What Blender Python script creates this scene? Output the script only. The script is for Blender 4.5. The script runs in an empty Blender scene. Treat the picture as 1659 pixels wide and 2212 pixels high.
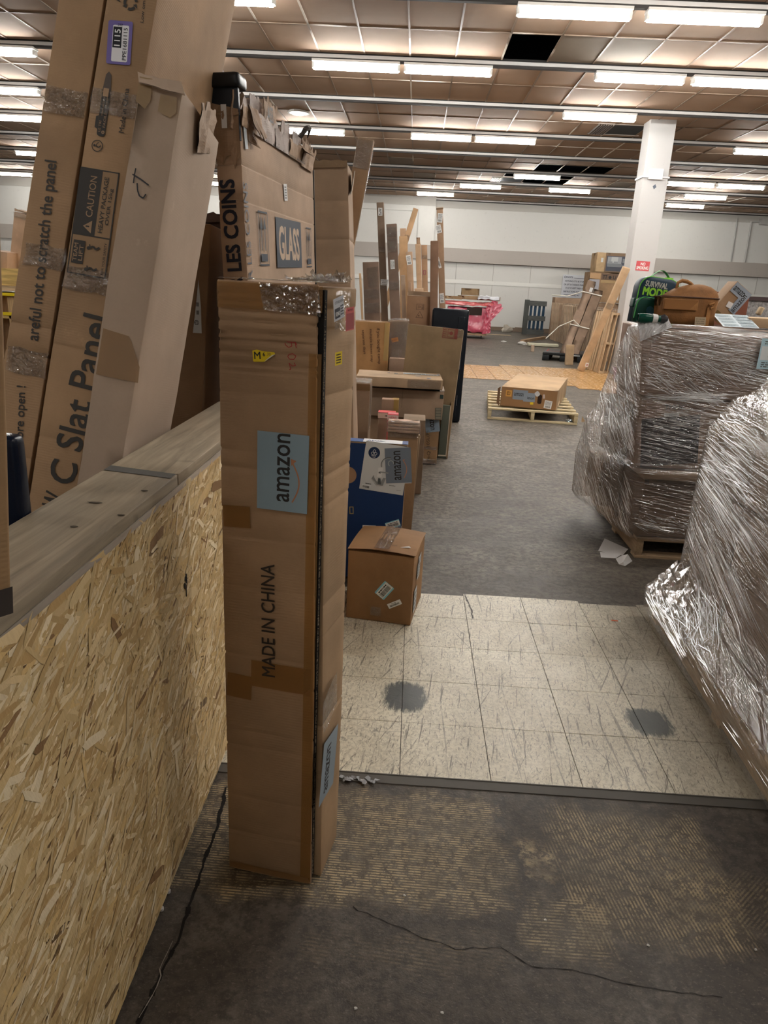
import bpy, bmesh, math, random
from mathutils import Vector, Matrix, noise, Euler

# ------------------------------------------------------------------ camera
CX, CY, F = 829.5, 1106.0, 1557.0
EYE = Vector((0, 0, 1.54))
dn = Vector((-250, 4900, F)).normalized()
fy = Vector((900 - CX, 612 - CY, F)); fy = (fy - dn * fy.dot(dn)).normalized()
fx = dn.cross(fy)
RW = Matrix((fx, fy, -dn))                     # camera (x right, y down, z forward) -> world
cam = bpy.data.objects.new('camera', bpy.data.cameras.new('camera'))
bpy.context.scene.collection.objects.link(cam)
cam.data.sensor_fit = 'HORIZONTAL'; cam.data.sensor_width = 36.0
cam.data.lens = F * 36.0 / 1659.0
cam.data.clip_start = 0.05; cam.data.clip_end = 200
cam.matrix_world = Matrix.Translation(EYE) @ (RW @ Matrix(((1, 0, 0), (0, -1, 0), (0, 0, -1)))).to_4x4()
SC = bpy.context.scene
SC.camera = cam
# ------------------------------------------------------------------ world, exposure
w = bpy.data.worlds.new('world'); SC.world = w; w.use_nodes = True
w.node_tree.nodes['Background'].inputs[0].default_value = (1, .95, .9, 1)
w.node_tree.nodes['Background'].inputs[1].default_value = 0.02
SC.view_settings.view_transform = 'Standard'; SC.view_settings.look = 'None'
SC.view_settings.gamma = 1.0; SC.view_settings.use_curve_mapping = False
SC.view_settings.exposure = 0.0
LAMP = 84.0            # strength of every fluorescent tube
SC.cycles.max_bounces = 7; SC.cycles.transparent_max_bounces = 24; SC.cycles.sample_clamp_indirect = 12
SC.cycles.caustics_reflective = False; SC.cycles.caustics_refractive = False

COL = SC.collection
def ray(p): return RW @ Vector((p[0] - CX, p[1] - CY, F))
def G(p, z=0.0):
    d = ray(p); return EYE + d * ((z - EYE.z) / d.z)
def PY(p, Y):
    d = ray(p); return EYE + d * (Y / d.y)
def PX(p, X):
    d = ray(p); return EYE + d * (X / d.x)
def PP(p, a, n):
    d = ray(p); return EYE + d * ((a - EYE).dot(n) / d.dot(n))

# ------------------------------------------------------------------ node helpers
MATS = {}
def newmat(name):
    m = bpy.data.materials.new(name); m.use_nodes = True
    nt = m.node_tree; nt.nodes.clear()
    out = nt.nodes.new('ShaderNodeOutputMaterial')
    return m, nt, out
class NB:
    def __init__(s, nt): s.nt = nt
    def n(s, t, **k):
        nd = s.nt.nodes.new('ShaderNode' + t)
        for a, b in k.items(): setattr(nd, a, b)
        return nd
    def l(s, a, b): s.nt.links.new(a, b)
    def val(s, sock, v):
        if isinstance(v, bpy.types.NodeSocket): s.l(v, sock)
        else: sock.default_value = v
    def coord(s, kind='Object'): return s.n('TexCoord').outputs[kind]
    def pos(s): return s.n('NewGeometry').outputs['Position']
    def map(s, v, scale=(1, 1, 1), rot=(0, 0, 0), loc=(0, 0, 0)):
        if any(rot) or any(loc):                       # turn first, then stretch
            m = s.n('Mapping'); s.l(v, m.inputs[0]); m.inputs[1].default_value = loc; m.inputs[2].default_value = rot; v = m.outputs[0]
        m = s.n('Mapping'); s.l(v, m.inputs[0]); m.inputs[3].default_value = scale; return m.outputs[0]
    def noise(s, v, scale=5, detail=3, rough=.5, dist=0):
        m = s.n('TexNoise'); s.l(v, m.inputs['Vector']); m.inputs['Scale'].default_value = scale
        m.inputs['Detail'].default_value = detail; m.inputs['Roughness'].default_value = rough
        m.inputs['Distortion'].default_value = dist; return m.outputs[0]
    def ramp(s, f, stops):
        r = s.n('ValToRGB'); s.l(f, r.inputs[0]); e = r.color_ramp.elements
        while len(e) < len(stops): e.new(.5)
        for i, (p, c) in enumerate(stops):
            e[i].position = p; e[i].color = (*c, 1) if len(c) == 3 else c
        return r.outputs[0]
    def step(s, f, a, b):
        return s.ramp(f, [(a, (0, 0, 0)), (b, (1, 1, 1))])
    def mix(s, f, a, b, mode='MIX'):
        m = s.n('Mix', data_type='RGBA', blend_type=mode)
        s.val(m.inputs[0], f)
        for i, v in ((6, a), (7, b)):
            s.val(m.inputs[i], v if isinstance(v, bpy.types.NodeSocket) else (*v[:3], 1))
        return m.outputs[2]
    def math(s, op, a, b=0.0, c=0.0):
        m = s.n('Math', operation=op); s.val(m.inputs[0], a); s.val(m.inputs[1], b); s.val(m.inputs[2], c)
        return m.outputs[0]
    def sep(s, v):
        m = s.n('SeparateXYZ'); s.l(v, m.inputs[0]); return m.outputs
    def comb(s, x, y, z):
        m = s.n('CombineXYZ'); s.val(m.inputs[0], x); s.val(m.inputs[1], y); s.val(m.inputs[2], z); return m.outputs[0]
    def bump(s, h, strength=.3, dist=.002, nrm=None):
        m = s.n('Bump'); s.l(h, m.inputs['Height']); m.inputs['Strength'].default_value = strength
        m.inputs['Distance'].default_value = dist
        if nrm is not None: s.l(nrm, m.inputs['Normal'])
        return m.outputs[0]
    def bsdf(s, col, rough=.6, metal=0, spec=.5, nrm=None, **k):
        b = s.n('BsdfPrincipled'); s.val(b.inputs['Base Color'], col if isinstance(col, bpy.types.NodeSocket) else (*col[:3], 1))
        s.val(b.inputs['Roughness'], rough); b.inputs['Metallic'].default_value = metal
        b.inputs['Specular IOR Level'].default_value = spec
        if nrm is not None: s.l(nrm, b.inputs['Normal'])
        for kk, v in k.items(): s.val(b.inputs[kk.replace('_', ' ')], v)
        return b.outputs[0]

def flat(c, rough=.6, metal=0, spec=.22):
    key = ('flat', tuple(round(x, 3) for x in c), rough, metal)
    if key not in MATS:
        m, nt, out = newmat('plain_%d' % len(MATS)); B = NB(nt)
        n = B.noise(B.map(B.coord(), (1, 1, 1)), 14, 3)
        col = B.mix(B.math('MULTIPLY', n, .22), c, tuple(x * .78 for x in c))
        B.l(B.bsdf(col, rough, metal, spec), out.inputs[0]); MATS[key] = m
    return MATS[key]

def card(c=(.30, .165, .08), flute=1, rough=.78, seed=0, var=.16, bump=.25):
    """corrugated board: kraft paper colour, faint flutes across the height, scuffs"""
    key = ('card', c, flute, seed, rough, var, bump)
    if key not in MATS:
        m, nt, out = newmat('cardboard_%d' % len(MATS)); B = NB(nt)
        co = B.coord(); co = B.map(co, loc=(seed * 3.1, seed * 1.7, seed * 2.3))
        big = B.noise(co, 3.2, 4, .6)
        fine = B.noise(co, 160, 2, .6)
        fib = B.noise(B.map(co, (60, 60, 300)), 1, 2)
        dk = tuple(x * (1 - 1.6 * var) for x in c); lt = tuple(min(1, x * (1 + var)) for x in c)
        col = B.mix(B.ramp(big, [(.3, (0, 0, 0)), (.7, (1, 1, 1))]), dk, lt)
        col = B.mix(B.math('MULTIPLY', fine, .22), col, tuple(x * .55 for x in c))
        scuff = B.step(B.noise(co, 11, 5, .75), .63, .72)
        col = B.mix(B.math('MULTIPLY', scuff, .28), col, tuple(min(1, x * 1.45 + .02) for x in c))
        wav = B.n('TexWave', wave_type='BANDS', bands_direction='Z' if flute == 1 else 'X')
        B.l(co, wav.inputs['Vector']); wav.inputs['Scale'].default_value = 42
        wav.inputs['Distortion'].default_value = 1.2; wav.inputs['Detail'].default_value = 1
        wm = B.math('MULTIPLY', wav.outputs[1], B.step(B.noise(co, 4.5, 3, .6), .46, .62))
        h = B.math('ADD', B.math('MULTIPLY', wm, .2), B.math('MULTIPLY', fib, .3))
        h = B.math('ADD', h, B.math('MULTIPLY', big, 2.0))
        B.l(B.bsdf(col, rough, 0, .3, B.bump(h, bump, .004)), out.inputs[0]); MATS[key] = m
    return MATS[key]

def tape_clear():
    if 'tc' not in MATS:
        m, nt, out = newmat('clear_tape'); B = NB(nt); co = B.coord()
        n1 = B.noise(B.map(co, (22, 22, 70), (0, .3, .3)), 1.5, 3, .6, .6)
        vo = B.n('TexVoronoi'); B.l(co, vo.inputs['Vector']); vo.inputs['Scale'].default_value = 95
        msk = B.step(B.noise(co, 16, 3, .7), .42, .60)
        nb = B.bump(B.math('ADD', n1, B.math('MULTIPLY', vo.outputs[0], B.math('MULTIPLY', msk, 1.1))), 1.0, .016)
        d = B.n('BsdfDiffuse'); d.inputs[0].default_value = (.6, .55, .5, 1)
        t = B.n('BsdfTransparent'); t.inputs[0].default_value = (.96, .94, .90, 1); mx = B.n('MixShader'); mx.inputs[0].default_value = .07
        B.l(t.outputs[0], mx.inputs[1]); B.l(d.outputs[0], mx.inputs[2])
        g = B.n('BsdfGlossy'); g.inputs['Roughness'].default_value = .10; B.l(nb, g.inputs['Normal'])
        lw = B.n('LayerWeight'); lw.inputs[0].default_value = .4; B.l(nb, lw.inputs['Normal'])
        m2 = B.n('MixShader'); B.l(B.math('ADD', B.math('MULTIPLY', lw.outputs[0], .5), .10), m2.inputs[0])
        B.l(mx.outputs[0], m2.inputs[1]); B.l(g.outputs[0], m2.inputs[2]); B.l(m2.outputs[0], out.inputs[0]); MATS['tc'] = m
    return MATS['tc']
def tape_brown(c=(.30, .135, .035), a=.72):
    k = ('tb', c, a)
    if k not in MATS:
        m, nt, out = newmat('brown_tape_%d' % len(MATS)); B = NB(nt); co = B.coord()
        nb = B.bump(B.noise(co, 22, 3, .6, .5), .3, .004)
        b = B.bsdf(c, .28, 0, .5, nb)
        t = B.n('BsdfTransparent'); t.inputs[0].default_value = (.9, .75, .5, 1); mx = B.n('MixShader'); mx.inputs[0].default_value = a
        B.l(t.outputs[0], mx.inputs[1]); B.l(b, mx.inputs[2]); B.l(mx.outputs[0], out.inputs[0]); MATS[k] = m
    return MATS[k]
def emis(c, s):
    k = ('em', c, s)
    if k not in MATS:
        m, nt, out = newmat('light_%d' % len(MATS)); e = nt.nodes.new('ShaderNodeEmission')
        e.inputs[0].default_value = (*c, 1); e.inputs[1].default_value = s
        nt.links.new(e.outputs[0], out.inputs[0]); MATS[k] = m
    return MATS[k]
def wood(c=(.55, .38, .2), seed=0, axis=0, rough=.7):
    k = ('wood', c, seed, axis)
    if k not in MATS:
        m, nt, out = newmat('wood_%d' % len(MATS)); B = NB(nt)
        sc = [14, 14, 14]; sc[axis] = 1.2
        co = B.map(B.coord(), tuple(sc), loc=(seed, seed * 2, seed * 3))
        g = B.noise(co, 2.2, 5, .6, .8)
        col = B.mix(B.ramp(g, [(.32, (0, 0, 0)), (.68, (1, 1, 1))]), tuple(x * .6 for x in c), tuple(min(1, x * 1.12) for x in c))
        kn = B.step(B.noise(B.map(B.coord(), loc=(seed, 0, 0)), 9, 2), .68, .74)
        col = B.mix(B.math('MULTIPLY', kn, .5), col, tuple(x * .35 for x in c))
        B.l(B.bsdf(col, rough, 0, .3, B.bump(g, .25, .003)), out.inputs[0]); MATS[k] = m
    return MATS[k]

# ------------------------------------------------------------------ object helpers
def link(o, parent=None):
    COL.objects.link(o)
    if parent is not None: o.parent = parent
    return o
def tag(o, label=None, cat=None, group=None, kind=None):
    if label: o['label'] = label
    if cat: o['category'] = cat
    if group: o['group'] = group
    if kind: o['kind'] = kind
    return o
def empty(name, M, label=None, cat=None, group=None):
    o = bpy.data.objects.new(name, None); link(o); o.empty_display_size = .05
    o.matrix_world = M if isinstance(M, Matrix) else Matrix.Translation(Vector(M))
    tag(o, label, cat, group); return o
def mesh_obj(name, me, parent=None, M=None):
    o = bpy.data.objects.new(name, me); link(o, parent)
    if M is not None: o.matrix_local = M
    return o
class MB:
    """collects polygons into one mesh"""
    def __init__(s): s.v = []; s.f = []; s.mi = []; s.mats = []; s.uv = None; s.cur = 0
    def m(s, mat):
        if mat not in s.mats: s.mats.append(mat)
        s.cur = s.mats.index(mat); return s
    def poly(s, pts, rev=False):
        b = len(s.v); s.v += [tuple(p) for p in pts]; f = list(range(b, b + len(pts)))
        s.f.append(f[::-1] if rev else f); s.mi.append(s.cur)
    def box(s, a, b, M=None):
        x0, y0, z0 = a; x1, y1, z1 = b
        p = [Vector(q) for q in ((x0, y0, z0), (x1, y0, z0), (x1, y1, z0), (x0, y1, z0), (x0, y0, z1), (x1, y0, z1), (x1, y1, z1), (x0, y1, z1))]
        if M is not None: p = [M @ q for q in p]
        k = len(s.v); s.v += [tuple(q) for q in p]
        for f in ((0, 3, 2, 1), (4, 5, 6, 7), (0, 1, 5, 4), (1, 2, 6, 5), (2, 3, 7, 6), (3, 0, 4, 7)):
            s.f.append([k + i for i in f]); s.mi.append(s.cur)
    def prism(s, pts, z0, z1, M=None):
        n = len(pts); k = len(s.v)
        for z in (z0, z1):
            for p in pts:
                q = Vector((p[0], p[1], z)); s.v.append(tuple(M @ q if M is not None else q))
        s.f.append([k + i for i in range(n)][::-1]); s.mi.append(s.cur)
        s.f.append([k + n + i for i in range(n)]); s.mi.append(s.cur)
        for i in range(n):
            j = (i + 1) % n; s.f.append([k + i, k + j, k + n + j, k + n + i]); s.mi.append(s.cur)
    def tube(s, pts, r, n=6, cap=True):
        pts = [Vector(p) for p in pts]; rr = r if isinstance(r, (list, tuple)) else [r] * len(pts)
        k = len(s.v); up = Vector((0, 0, 1))
        for i, p in enumerate(pts):
            t = (pts[min(i + 1, len(pts) - 1)] - pts[max(i - 1, 0)]).normalized()
            a = t.cross(up); a = a.normalized() if a.length > .01 else t.cross(Vector((1, 0, 0))).normalized()
            b = t.cross(a)
            for j in range(n):
                q = 2 * math.pi * j / n; s.v.append(tuple(p + (a * math.cos(q) + b * math.sin(q)) * rr[i]))
        for i in range(len(pts) - 1):
            for j in range(n):
                a, b = k + i * n + j, k + i * n + (j + 1) % n
                s.f.append([a, a + n, b + n, b]); s.mi.append(s.cur)
        if cap:
            s.f.append([k + j for j in range(n)]); s.mi.append(s.cur)
            e = k + (len(pts) - 1) * n; s.f.append([e + j for j in range(n)][::-1]); s.mi.append(s.cur)
    def me(s, name='m', smooth=False):
        m = bpy.data.meshes.new(name); m.from_pydata(s.v, [], s.f)
        for mt in s.mats: m.materials.append(mt)
        if s.mats:
            m.polygons.foreach_set('material_index', s.mi)
        if smooth: m.polygons.foreach_set('use_smooth', [True] * len(m.polygons))
        m.update(); return m
    def build(s, name, parent=None, M=None, smooth=False, **k):
        o = mesh_obj(name, s.me(name, smooth), parent)
        if M is not None:
            if parent is None: o.matrix_world = M
            else: o.matrix_local = M
        tag(o, **k); return o

def soft_me(W, D, H, mat, bev=.006, dent=.003, cell=.1, seed=0, creases=(), bulge=0, freq=3.0):
    """rounded, slightly dented box between (0,0,0) and (W,D,H); creases = [(z, depth)]"""
    dims = (W, D, H); cr = []
    for a, L in enumerate(dims):
        r = min(bev, L * .3); n = max(1, int(round((L - 2 * r) / cell))); n = min(n, 40)
        c = [0, r * .35, r] + [r + (L - 2 * r) * i / n for i in range(1, n)] + [L - r, L - r * .35, L]
        if a == 2:
            for z, d in creases: c += [z - .006, z - .002, z + .002, z + .006]
        c = sorted(c); o = [c[0]]
        for q in c[1:]:
            if q - o[-1] > .0006: o.append(q)
        cr.append(o)
    idx = {}; V = []; Fc = []
    rb = [min(bev, L * .3) for L in dims]; r = min(rb)
    def vert(p):
        k = tuple(round(q, 5) for q in p)
        if k in idx: return idx[k]
        q = Vector([min(max(p[i], r), dims[i] - r) for i in range(3)]); P = Vector(p); d = P - q
        nrm = d.normalized() if d.length > 1e-9 else Vector((0, 0, 1))
        P = q + nrm * r if d.length > 1e-9 else P
        if dent:
            nv = noise.noise(Vector((P.x * freq + seed * 7.3, P.y * freq + seed, P.z * freq * .8 - seed * 2)))
            nv2 = noise.noise(Vector((P.x * freq * 4 + seed, P.y * freq * 4, P.z * freq * 4)))
            P -= nrm * dent * (.5 + nv * .8 + .25 * nv2)
        if bulge:
            c = Vector((W / 2, D / 2, H / 2)); f = math.sin(math.pi * min(max(P.z / H, 0), 1))
            P += Vector(((P.x - c.x) / W, (P.y - c.y) / D, 0)) * 2 * bulge * f
        for z, dd in creases:
            if abs(P.z - z) < .0035: P -= nrm * dd * (.6 + .5 * math.sin(P.x * 40 + z * 50))
        idx[k] = len(V); V.append(tuple(P)); return idx[k]
    for a in range(3):
        b, c = (a + 1) % 3, (a + 2) % 3
        for side in (0, dims[a]):
            for i in range(len(cr[b]) - 1):
                for j in range(len(cr[c]) - 1):
                    q = []
                    for (u, v) in ((i, j), (i + 1, j), (i + 1, j + 1), (i, j + 1)):
                        p = [0, 0, 0]; p[a] = side; p[b] = cr[b][u]; p[c] = cr[c][v]; q.append(vert(p))
                    if side == 0: q = q[::-1]
                    Fc.append(q)
    m = bpy.data.meshes.new('box'); m.from_pydata(V, [], Fc); m.materials.append(mat)
    m.polygons.foreach_set('use_smooth', [True] * len(m.polygons)); m.update(); return m

class Fr:
    """box frame: o = front bottom left corner, x right, y away, z up the box"""
    def __init__(s, o, x, z, W, D, H):
        s.o = Vector(o); s.z = Vector(z).normalized(); x = Vector(x); s.x = (x - s.z * x.dot(s.z)).normalized()
        s.y = s.z.cross(s.x); s.W, s.D, s.H = W, D, H
    def M(s):
        m = Matrix((s.x, s.y, s.z)).transposed().to_4x4(); m.translation = s.o; return m
    def fc(s, face):
        W, D, H = s.W, s.D, s.H
        X, Y, Z = Vector((1, 0, 0)), Vector((0, 1, 0)), Vector((0, 0, 1)); O = Vector((0, 0, 0))
        return {'F': (O, X, Z), 'R': (Vector((W, 0, 0)), Y, Z), 'L': (Vector((0, D, 0)), -Y, Z),
                'T': (Vector((0, 0, H)), X, Y), 'K': (Vector((W, D, 0)), -X, Z)}[face]
    def px(s, face, p):
        o, S, T = s.fc(face); M = s.M(); wo = M @ o; R3 = M.to_3x3(); wS, wT = R3 @ S, R3 @ T
        q = PP(p, wo, wS.cross(wT)) - wo
        return q.dot(wS), q.dot(wT)
    def floor(s):
        """slide along z so that the lowest bottom corner touches z=0"""
        lo = min((s.o + s.x * a + s.y * b).z for a in (0, s.W) for b in (0, s.D))
        k = lo / s.z.z; s.o = s.o - s.z * k; s.H += k; return s

def qb(tl, tr, bl, Y, D, lean=0.0, dy=0.0, floor=True):
    TL, TR, BL = PY(tl, Y + lean), PY(tr, Y + lean + dy), PY(bl, Y)
    z = TL - BL; f = Fr(BL, TR - TL, z, 1, D, z.length)
    f.W = (TR - TL).dot(f.x)
    return f.floor() if floor else f
def ub(bl, br, H, D, z0=0.0, W=None):
    """upright box: front bottom corners given as floor points"""
    a, b = Vector((bl[0], bl[1], z0)), Vector((br[0], br[1], z0))
    return Fr(a, b - a, (0, 0, 1), W or (b - a).length, D, H)

def carton(name, label, f, mat, cat='box', group=None, plain=False, body='box_body', **k):
    me = soft_me(f.W, f.D, f.H, mat, **k)
    if plain:
        o = mesh_obj(name, me); o.matrix_world = f.M(); return tag(o, label, cat, group)
    r = empty(name, f.M(), label, cat, group)
    mesh_obj(body, me, r); r['_'] = 0
    return r

# ------------------------------------------------------------------ flat art (stickers, print)
_txt = {}
def text_polys(s, bold=0.0, italic=0.0, mono=False):
    key = (s, 0, italic)
    if key not in _txt:
        c = bpy.data.curves.new('t', 'FONT'); c.body = s; c.size = 1; c.shear = italic
        c.resolution_u = 3; c.fill_mode = 'FRONT'
        o = bpy.data.objects.new('t', c)
        COL.objects.link(o)
        m = bpy.data.meshes.new_from_object(o.evaluated_get(bpy.context.evaluated_depsgraph_get()))
        vs = [(v.co.x, v.co.y) for v in m.vertices]; fs = [list(p.vertices) for p in m.polygons]
        bpy.data.objects.remove(o); bpy.data.curves.remove(c); bpy.data.meshes.remove(m)
        xs = [v[0] for v in vs] or [0, 1]; ys = [v[1] for v in vs] or [0, 1]
        _txt[key] = (vs, fs, min(xs), max(xs), min(ys), max(ys))
    return _txt[key]
class Art:
    def __init__(s, w=1, h=1): s.mb = MB(); s.lay = 0; s.w, s.h = w, h
    hold = False
    def _z(s):
        if not s.hold: s.lay += 1
        return s.lay * .00022
    def _h(s): s.lay += 1; s.hold = True
    def poly(s, pts, col, rough=.6):
        s.mb.m(flat(col, rough)); z = s._z(); s.mb.poly([(x, y, z) for x, y in pts]); return s
    def rect(s, x, y, w, h, col, r=0, rough=.6):
        if r:
            p = []
            for cx, cy, a in ((x + w - r, y + h - r, 0), (x + r, y + h - r, 90), (x + r, y + r, 180), (x + w - r, y + r, 270)):
                for q in (0, 30, 60, 90): t = math.radians(a + q); p.append((cx + r * math.cos(t), cy + r * math.sin(t)))
            return s.poly(p, col, rough)
        return s.poly([(x, y), (x + w, y), (x + w, y + h), (x, y + h)], col, rough)
    def frame(s, x, y, w, h, t, col):
        s._h()
        for q in ((x, y, w, t), (x, y + h - t, w, t), (x, y, t, h), (x + w - t, y, t, h)): s.rect(*q, col)
        s.hold = False; return s
    def line(s, a, b, t, col):
        a, b = Vector(a), Vector(b); d = (b - a).normalized(); n = Vector((-d.y, d.x)) * t / 2
        return s.poly([a - n, b - n, b + n, a + n], col)
    def stroke(s, pts, t, col):
        s._h()
        for a, b in zip(pts, pts[1:]): s.line(a, b, t, col)
        s.hold = False; return s
    def disc(s, x, y, r, col, n=20):
        return s.poly([(x + r * math.cos(i * 2 * math.pi / n), y + r * math.sin(i * 2 * math.pi / n)) for i in range(n)], col)
    def ring(s, x, y, r, t, col, a0=0, a1=360, n=20):
        s.mb.m(flat(col)); z = s._z()
        for i in range(n):
            q = [math.radians(a0 + (a1 - a0) * (i + k) / n) for k in (0, 1)]
            s.mb.poly([(x + R * math.cos(a), y + R * math.sin(a), z) for R, a in ((r, q[0]), (r, q[1]), (r - t, q[1]), (r - t, q[0]))][::-1])
        return s
    def text(s, t, x, y, w, h, col, bold=.0, italic=0, rot=0):
        vs, fs, x0, x1, y0, y1 = text_polys(t, bold, italic)
        s.mb.m(flat(col)); z = s._z(); k = len(s.mb.v)
        em = (w if rot else h) * bold * .75                # bold = several slightly shifted copies
        for dx, dy in (((0, 0),) if bold <= 0 else ((-em, -em), (em, -em), (-em, em), (em, em))):
            k = len(s.mb.v); zc = (.00004 if dx > 0 else 0) + (.00008 if dy > 0 else 0)
            for a, b in vs:
                px, py = (a - x0) / (x1 - x0), (b - y0) / (y1 - y0)
                if rot == 90: px, py = 1 - py, px
                if rot == -90: px, py = py, 1 - px
                s.mb.v.append((x + px * w + dx, y + py * h + dy, z + zc))
            for f in fs: s.mb.f.append([k + i for i in f]); s.mb.mi.append(s.mb.cur)
        return s
    def bars(s, x, y, w, h, col=(.02, .02, .02), n=22, seed=1):
        rnd = random.Random(seed); q = x; s._h()
        while q < x + w * .98:
            bw = w / n * rnd.choice((.3, .5, .9)); s.rect(q, y, min(bw, x + w - q), h, col); q += bw + w / n * rnd.choice((.3, .6))
        s.hold = False; return s
    def scribble(s, x, y, w, h, col, rows=3, seed=1):
        """rows of print too small to read"""
        rnd = random.Random(seed); s._h()
        for i in range(rows):
            q = x; yy = y + h * (i + .2) / rows
            while q < x + w * .9:
                ww = w * rnd.uniform(.05, .2); s.rect(q, yy, min(ww, x + w - q), h / rows * .5, col); q += ww + w * .04
        s.hold = False; return s
    def put(s, parent, f, face, name, s0, t0, rot=0.0, n=.0012, label=None):
        o, S, T = f.fc(face); N = S.cross(T)
        M = Matrix((S, T, N)).transposed().to_4x4(); M.translation = o + S * s0 + T * t0 + N * n
        M = M @ Matrix.Rotation(rot, 4, 'Z')
        ob = s.mb.build(name, parent, M); tag(ob, label); return ob

def at(f, face, A, B, C):
    """pixel A = art's bottom left, B = bottom right, C = top left -> s,t,rot,w,h"""
    a, b, c = (Vector(f.px(face, p)) for p in (A, B, C))
    d = b - a; e = c - a; rot = math.atan2(d.y, d.x)
    h = abs(e.dot(Vector((-d.y, d.x)).normalized()))
    return a.x, a.y, rot, d.length, h
def stick(parent, f, face, name, A, B, C, fn, n=.0012, label=None):
    s0, t0, rot, w, h = at(f, face, A, B, C)
    a = Art(w, h); fn(a, w, h); return a.put(parent, f, face, name, s0, t0, rot, n, label)
def strip(parent, f, face, name, mat, s0, t0, w, h, n=.0009, rot=0, seed=0, rag=0, label=None):
    """tape patch with slightly uneven ends"""
    o, S, T = f.fc(face); N = S.cross(T); rnd = random.Random(seed)
    M = Matrix((S, T, N)).transposed().to_4x4(); M.translation = o + S * s0 + T * t0 + N * n
    M = M @ Matrix.Rotation(rot, 4, 'Z')
    mb = MB().m(mat); nx, ny = max(1, int(w / .03)), max(1, int(h / .03)); nx, ny = min(nx, 24), min(ny, 24)
    k = 0
    P = [[(w * i / nx + (rnd.uniform(-rag, rag) if i in (0, nx) else 0), h * j / ny + (rnd.uniform(-rag, rag) if j in (0, ny) else 0), rnd.uniform(0, .0012)) for j in range(ny + 1)] for i in range(nx + 1)]
    for i in range(nx + 1):
        for j in range(ny + 1): mb.v.append(P[i][j])
    for i in range(nx):
        for j in range(ny):
            a = i * (ny + 1) + j; mb.f.append([a, a + ny + 1, a + ny + 2, a + 1]); mb.mi.append(0)
    ob = mb.build(name, parent, M, smooth=True); tag(ob, label); return ob

# colours
INK = (.028, .026, .026); KRAFT = (.40, .245, .135); BLUEG = (.20, .27, .33); WHITE = (.78, .78, .76); GREYINK = (.10, .095, .09)
def a_zon(a, w, h, txt='amazon', base=BLUEG):
    a.rect(0, 0, w, h, base, rough=.35)
    a.text(txt, w * .09, h * .40, w * .82, h * .26, INK, .02)
    p = [(w * (.14 + .5 * t), h * (.30 - .12 * math.sin(math.pi * t) * 1.0)) for t in [i / 8 for i in range(9)]]
    a.stroke(p, h * .03, (.45, .2, .12)); a.poly([(w * .66, h * .33), (w * .60, h * .29), (w * .67, h * .24)], (.45, .2, .12))
def a_bar(a, w, h, edge=(.25, .55, .66), seed=2):
    a.rect(0, 0, w, h, edge, h * .08); a.rect(w * .02, h * .14, w * .96, h * .72, WHITE)
    a.bars(w * .1, h * .2, w * .8, h * .38, n=26, seed=seed); a.scribble(w * .15, h * .62, w * .7, h * .2, INK, 1, seed)
def a_bar2(a, w, h, seed=3):
    a.rect(0, 0, w, h, WHITE, h * .08); a.bars(w * .12, h * .2, w * .76, h * .38, n=22, seed=seed); a.scribble(w * .3, h * .66, w * .4, h * .2, INK, 1, seed)
def a_ship(a, w, h, seed=4):
    a.rect(0, 0, w, h, WHITE); a.bars(w * .15, h * .08, w * .7, h * .24, n=20, seed=seed)
    a.scribble(w * .1, h * .4, w * .8, h * .5, (.12, .12, .13), 6, seed)
def a_up(a, w, h, col=GREYINK):
    for q in (.28, .62):
        a.rect(w * (q - .03), h * .28, w * .08, h * .45, col); a.poly([(w * (q - .12), h * .68), (w * (q + .14), h * .68), (w * (q + .01), h * .95)], col)
    a.rect(w * .14, h * .08, w * .66, h * .14, col)
def rel(f, W, D, H, dx=0, dy=0, dz=0):
    g = Fr(f.o + f.x * dx + f.y * dy + f.z * dz, f.x, f.z, W, D, H); return g

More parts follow.
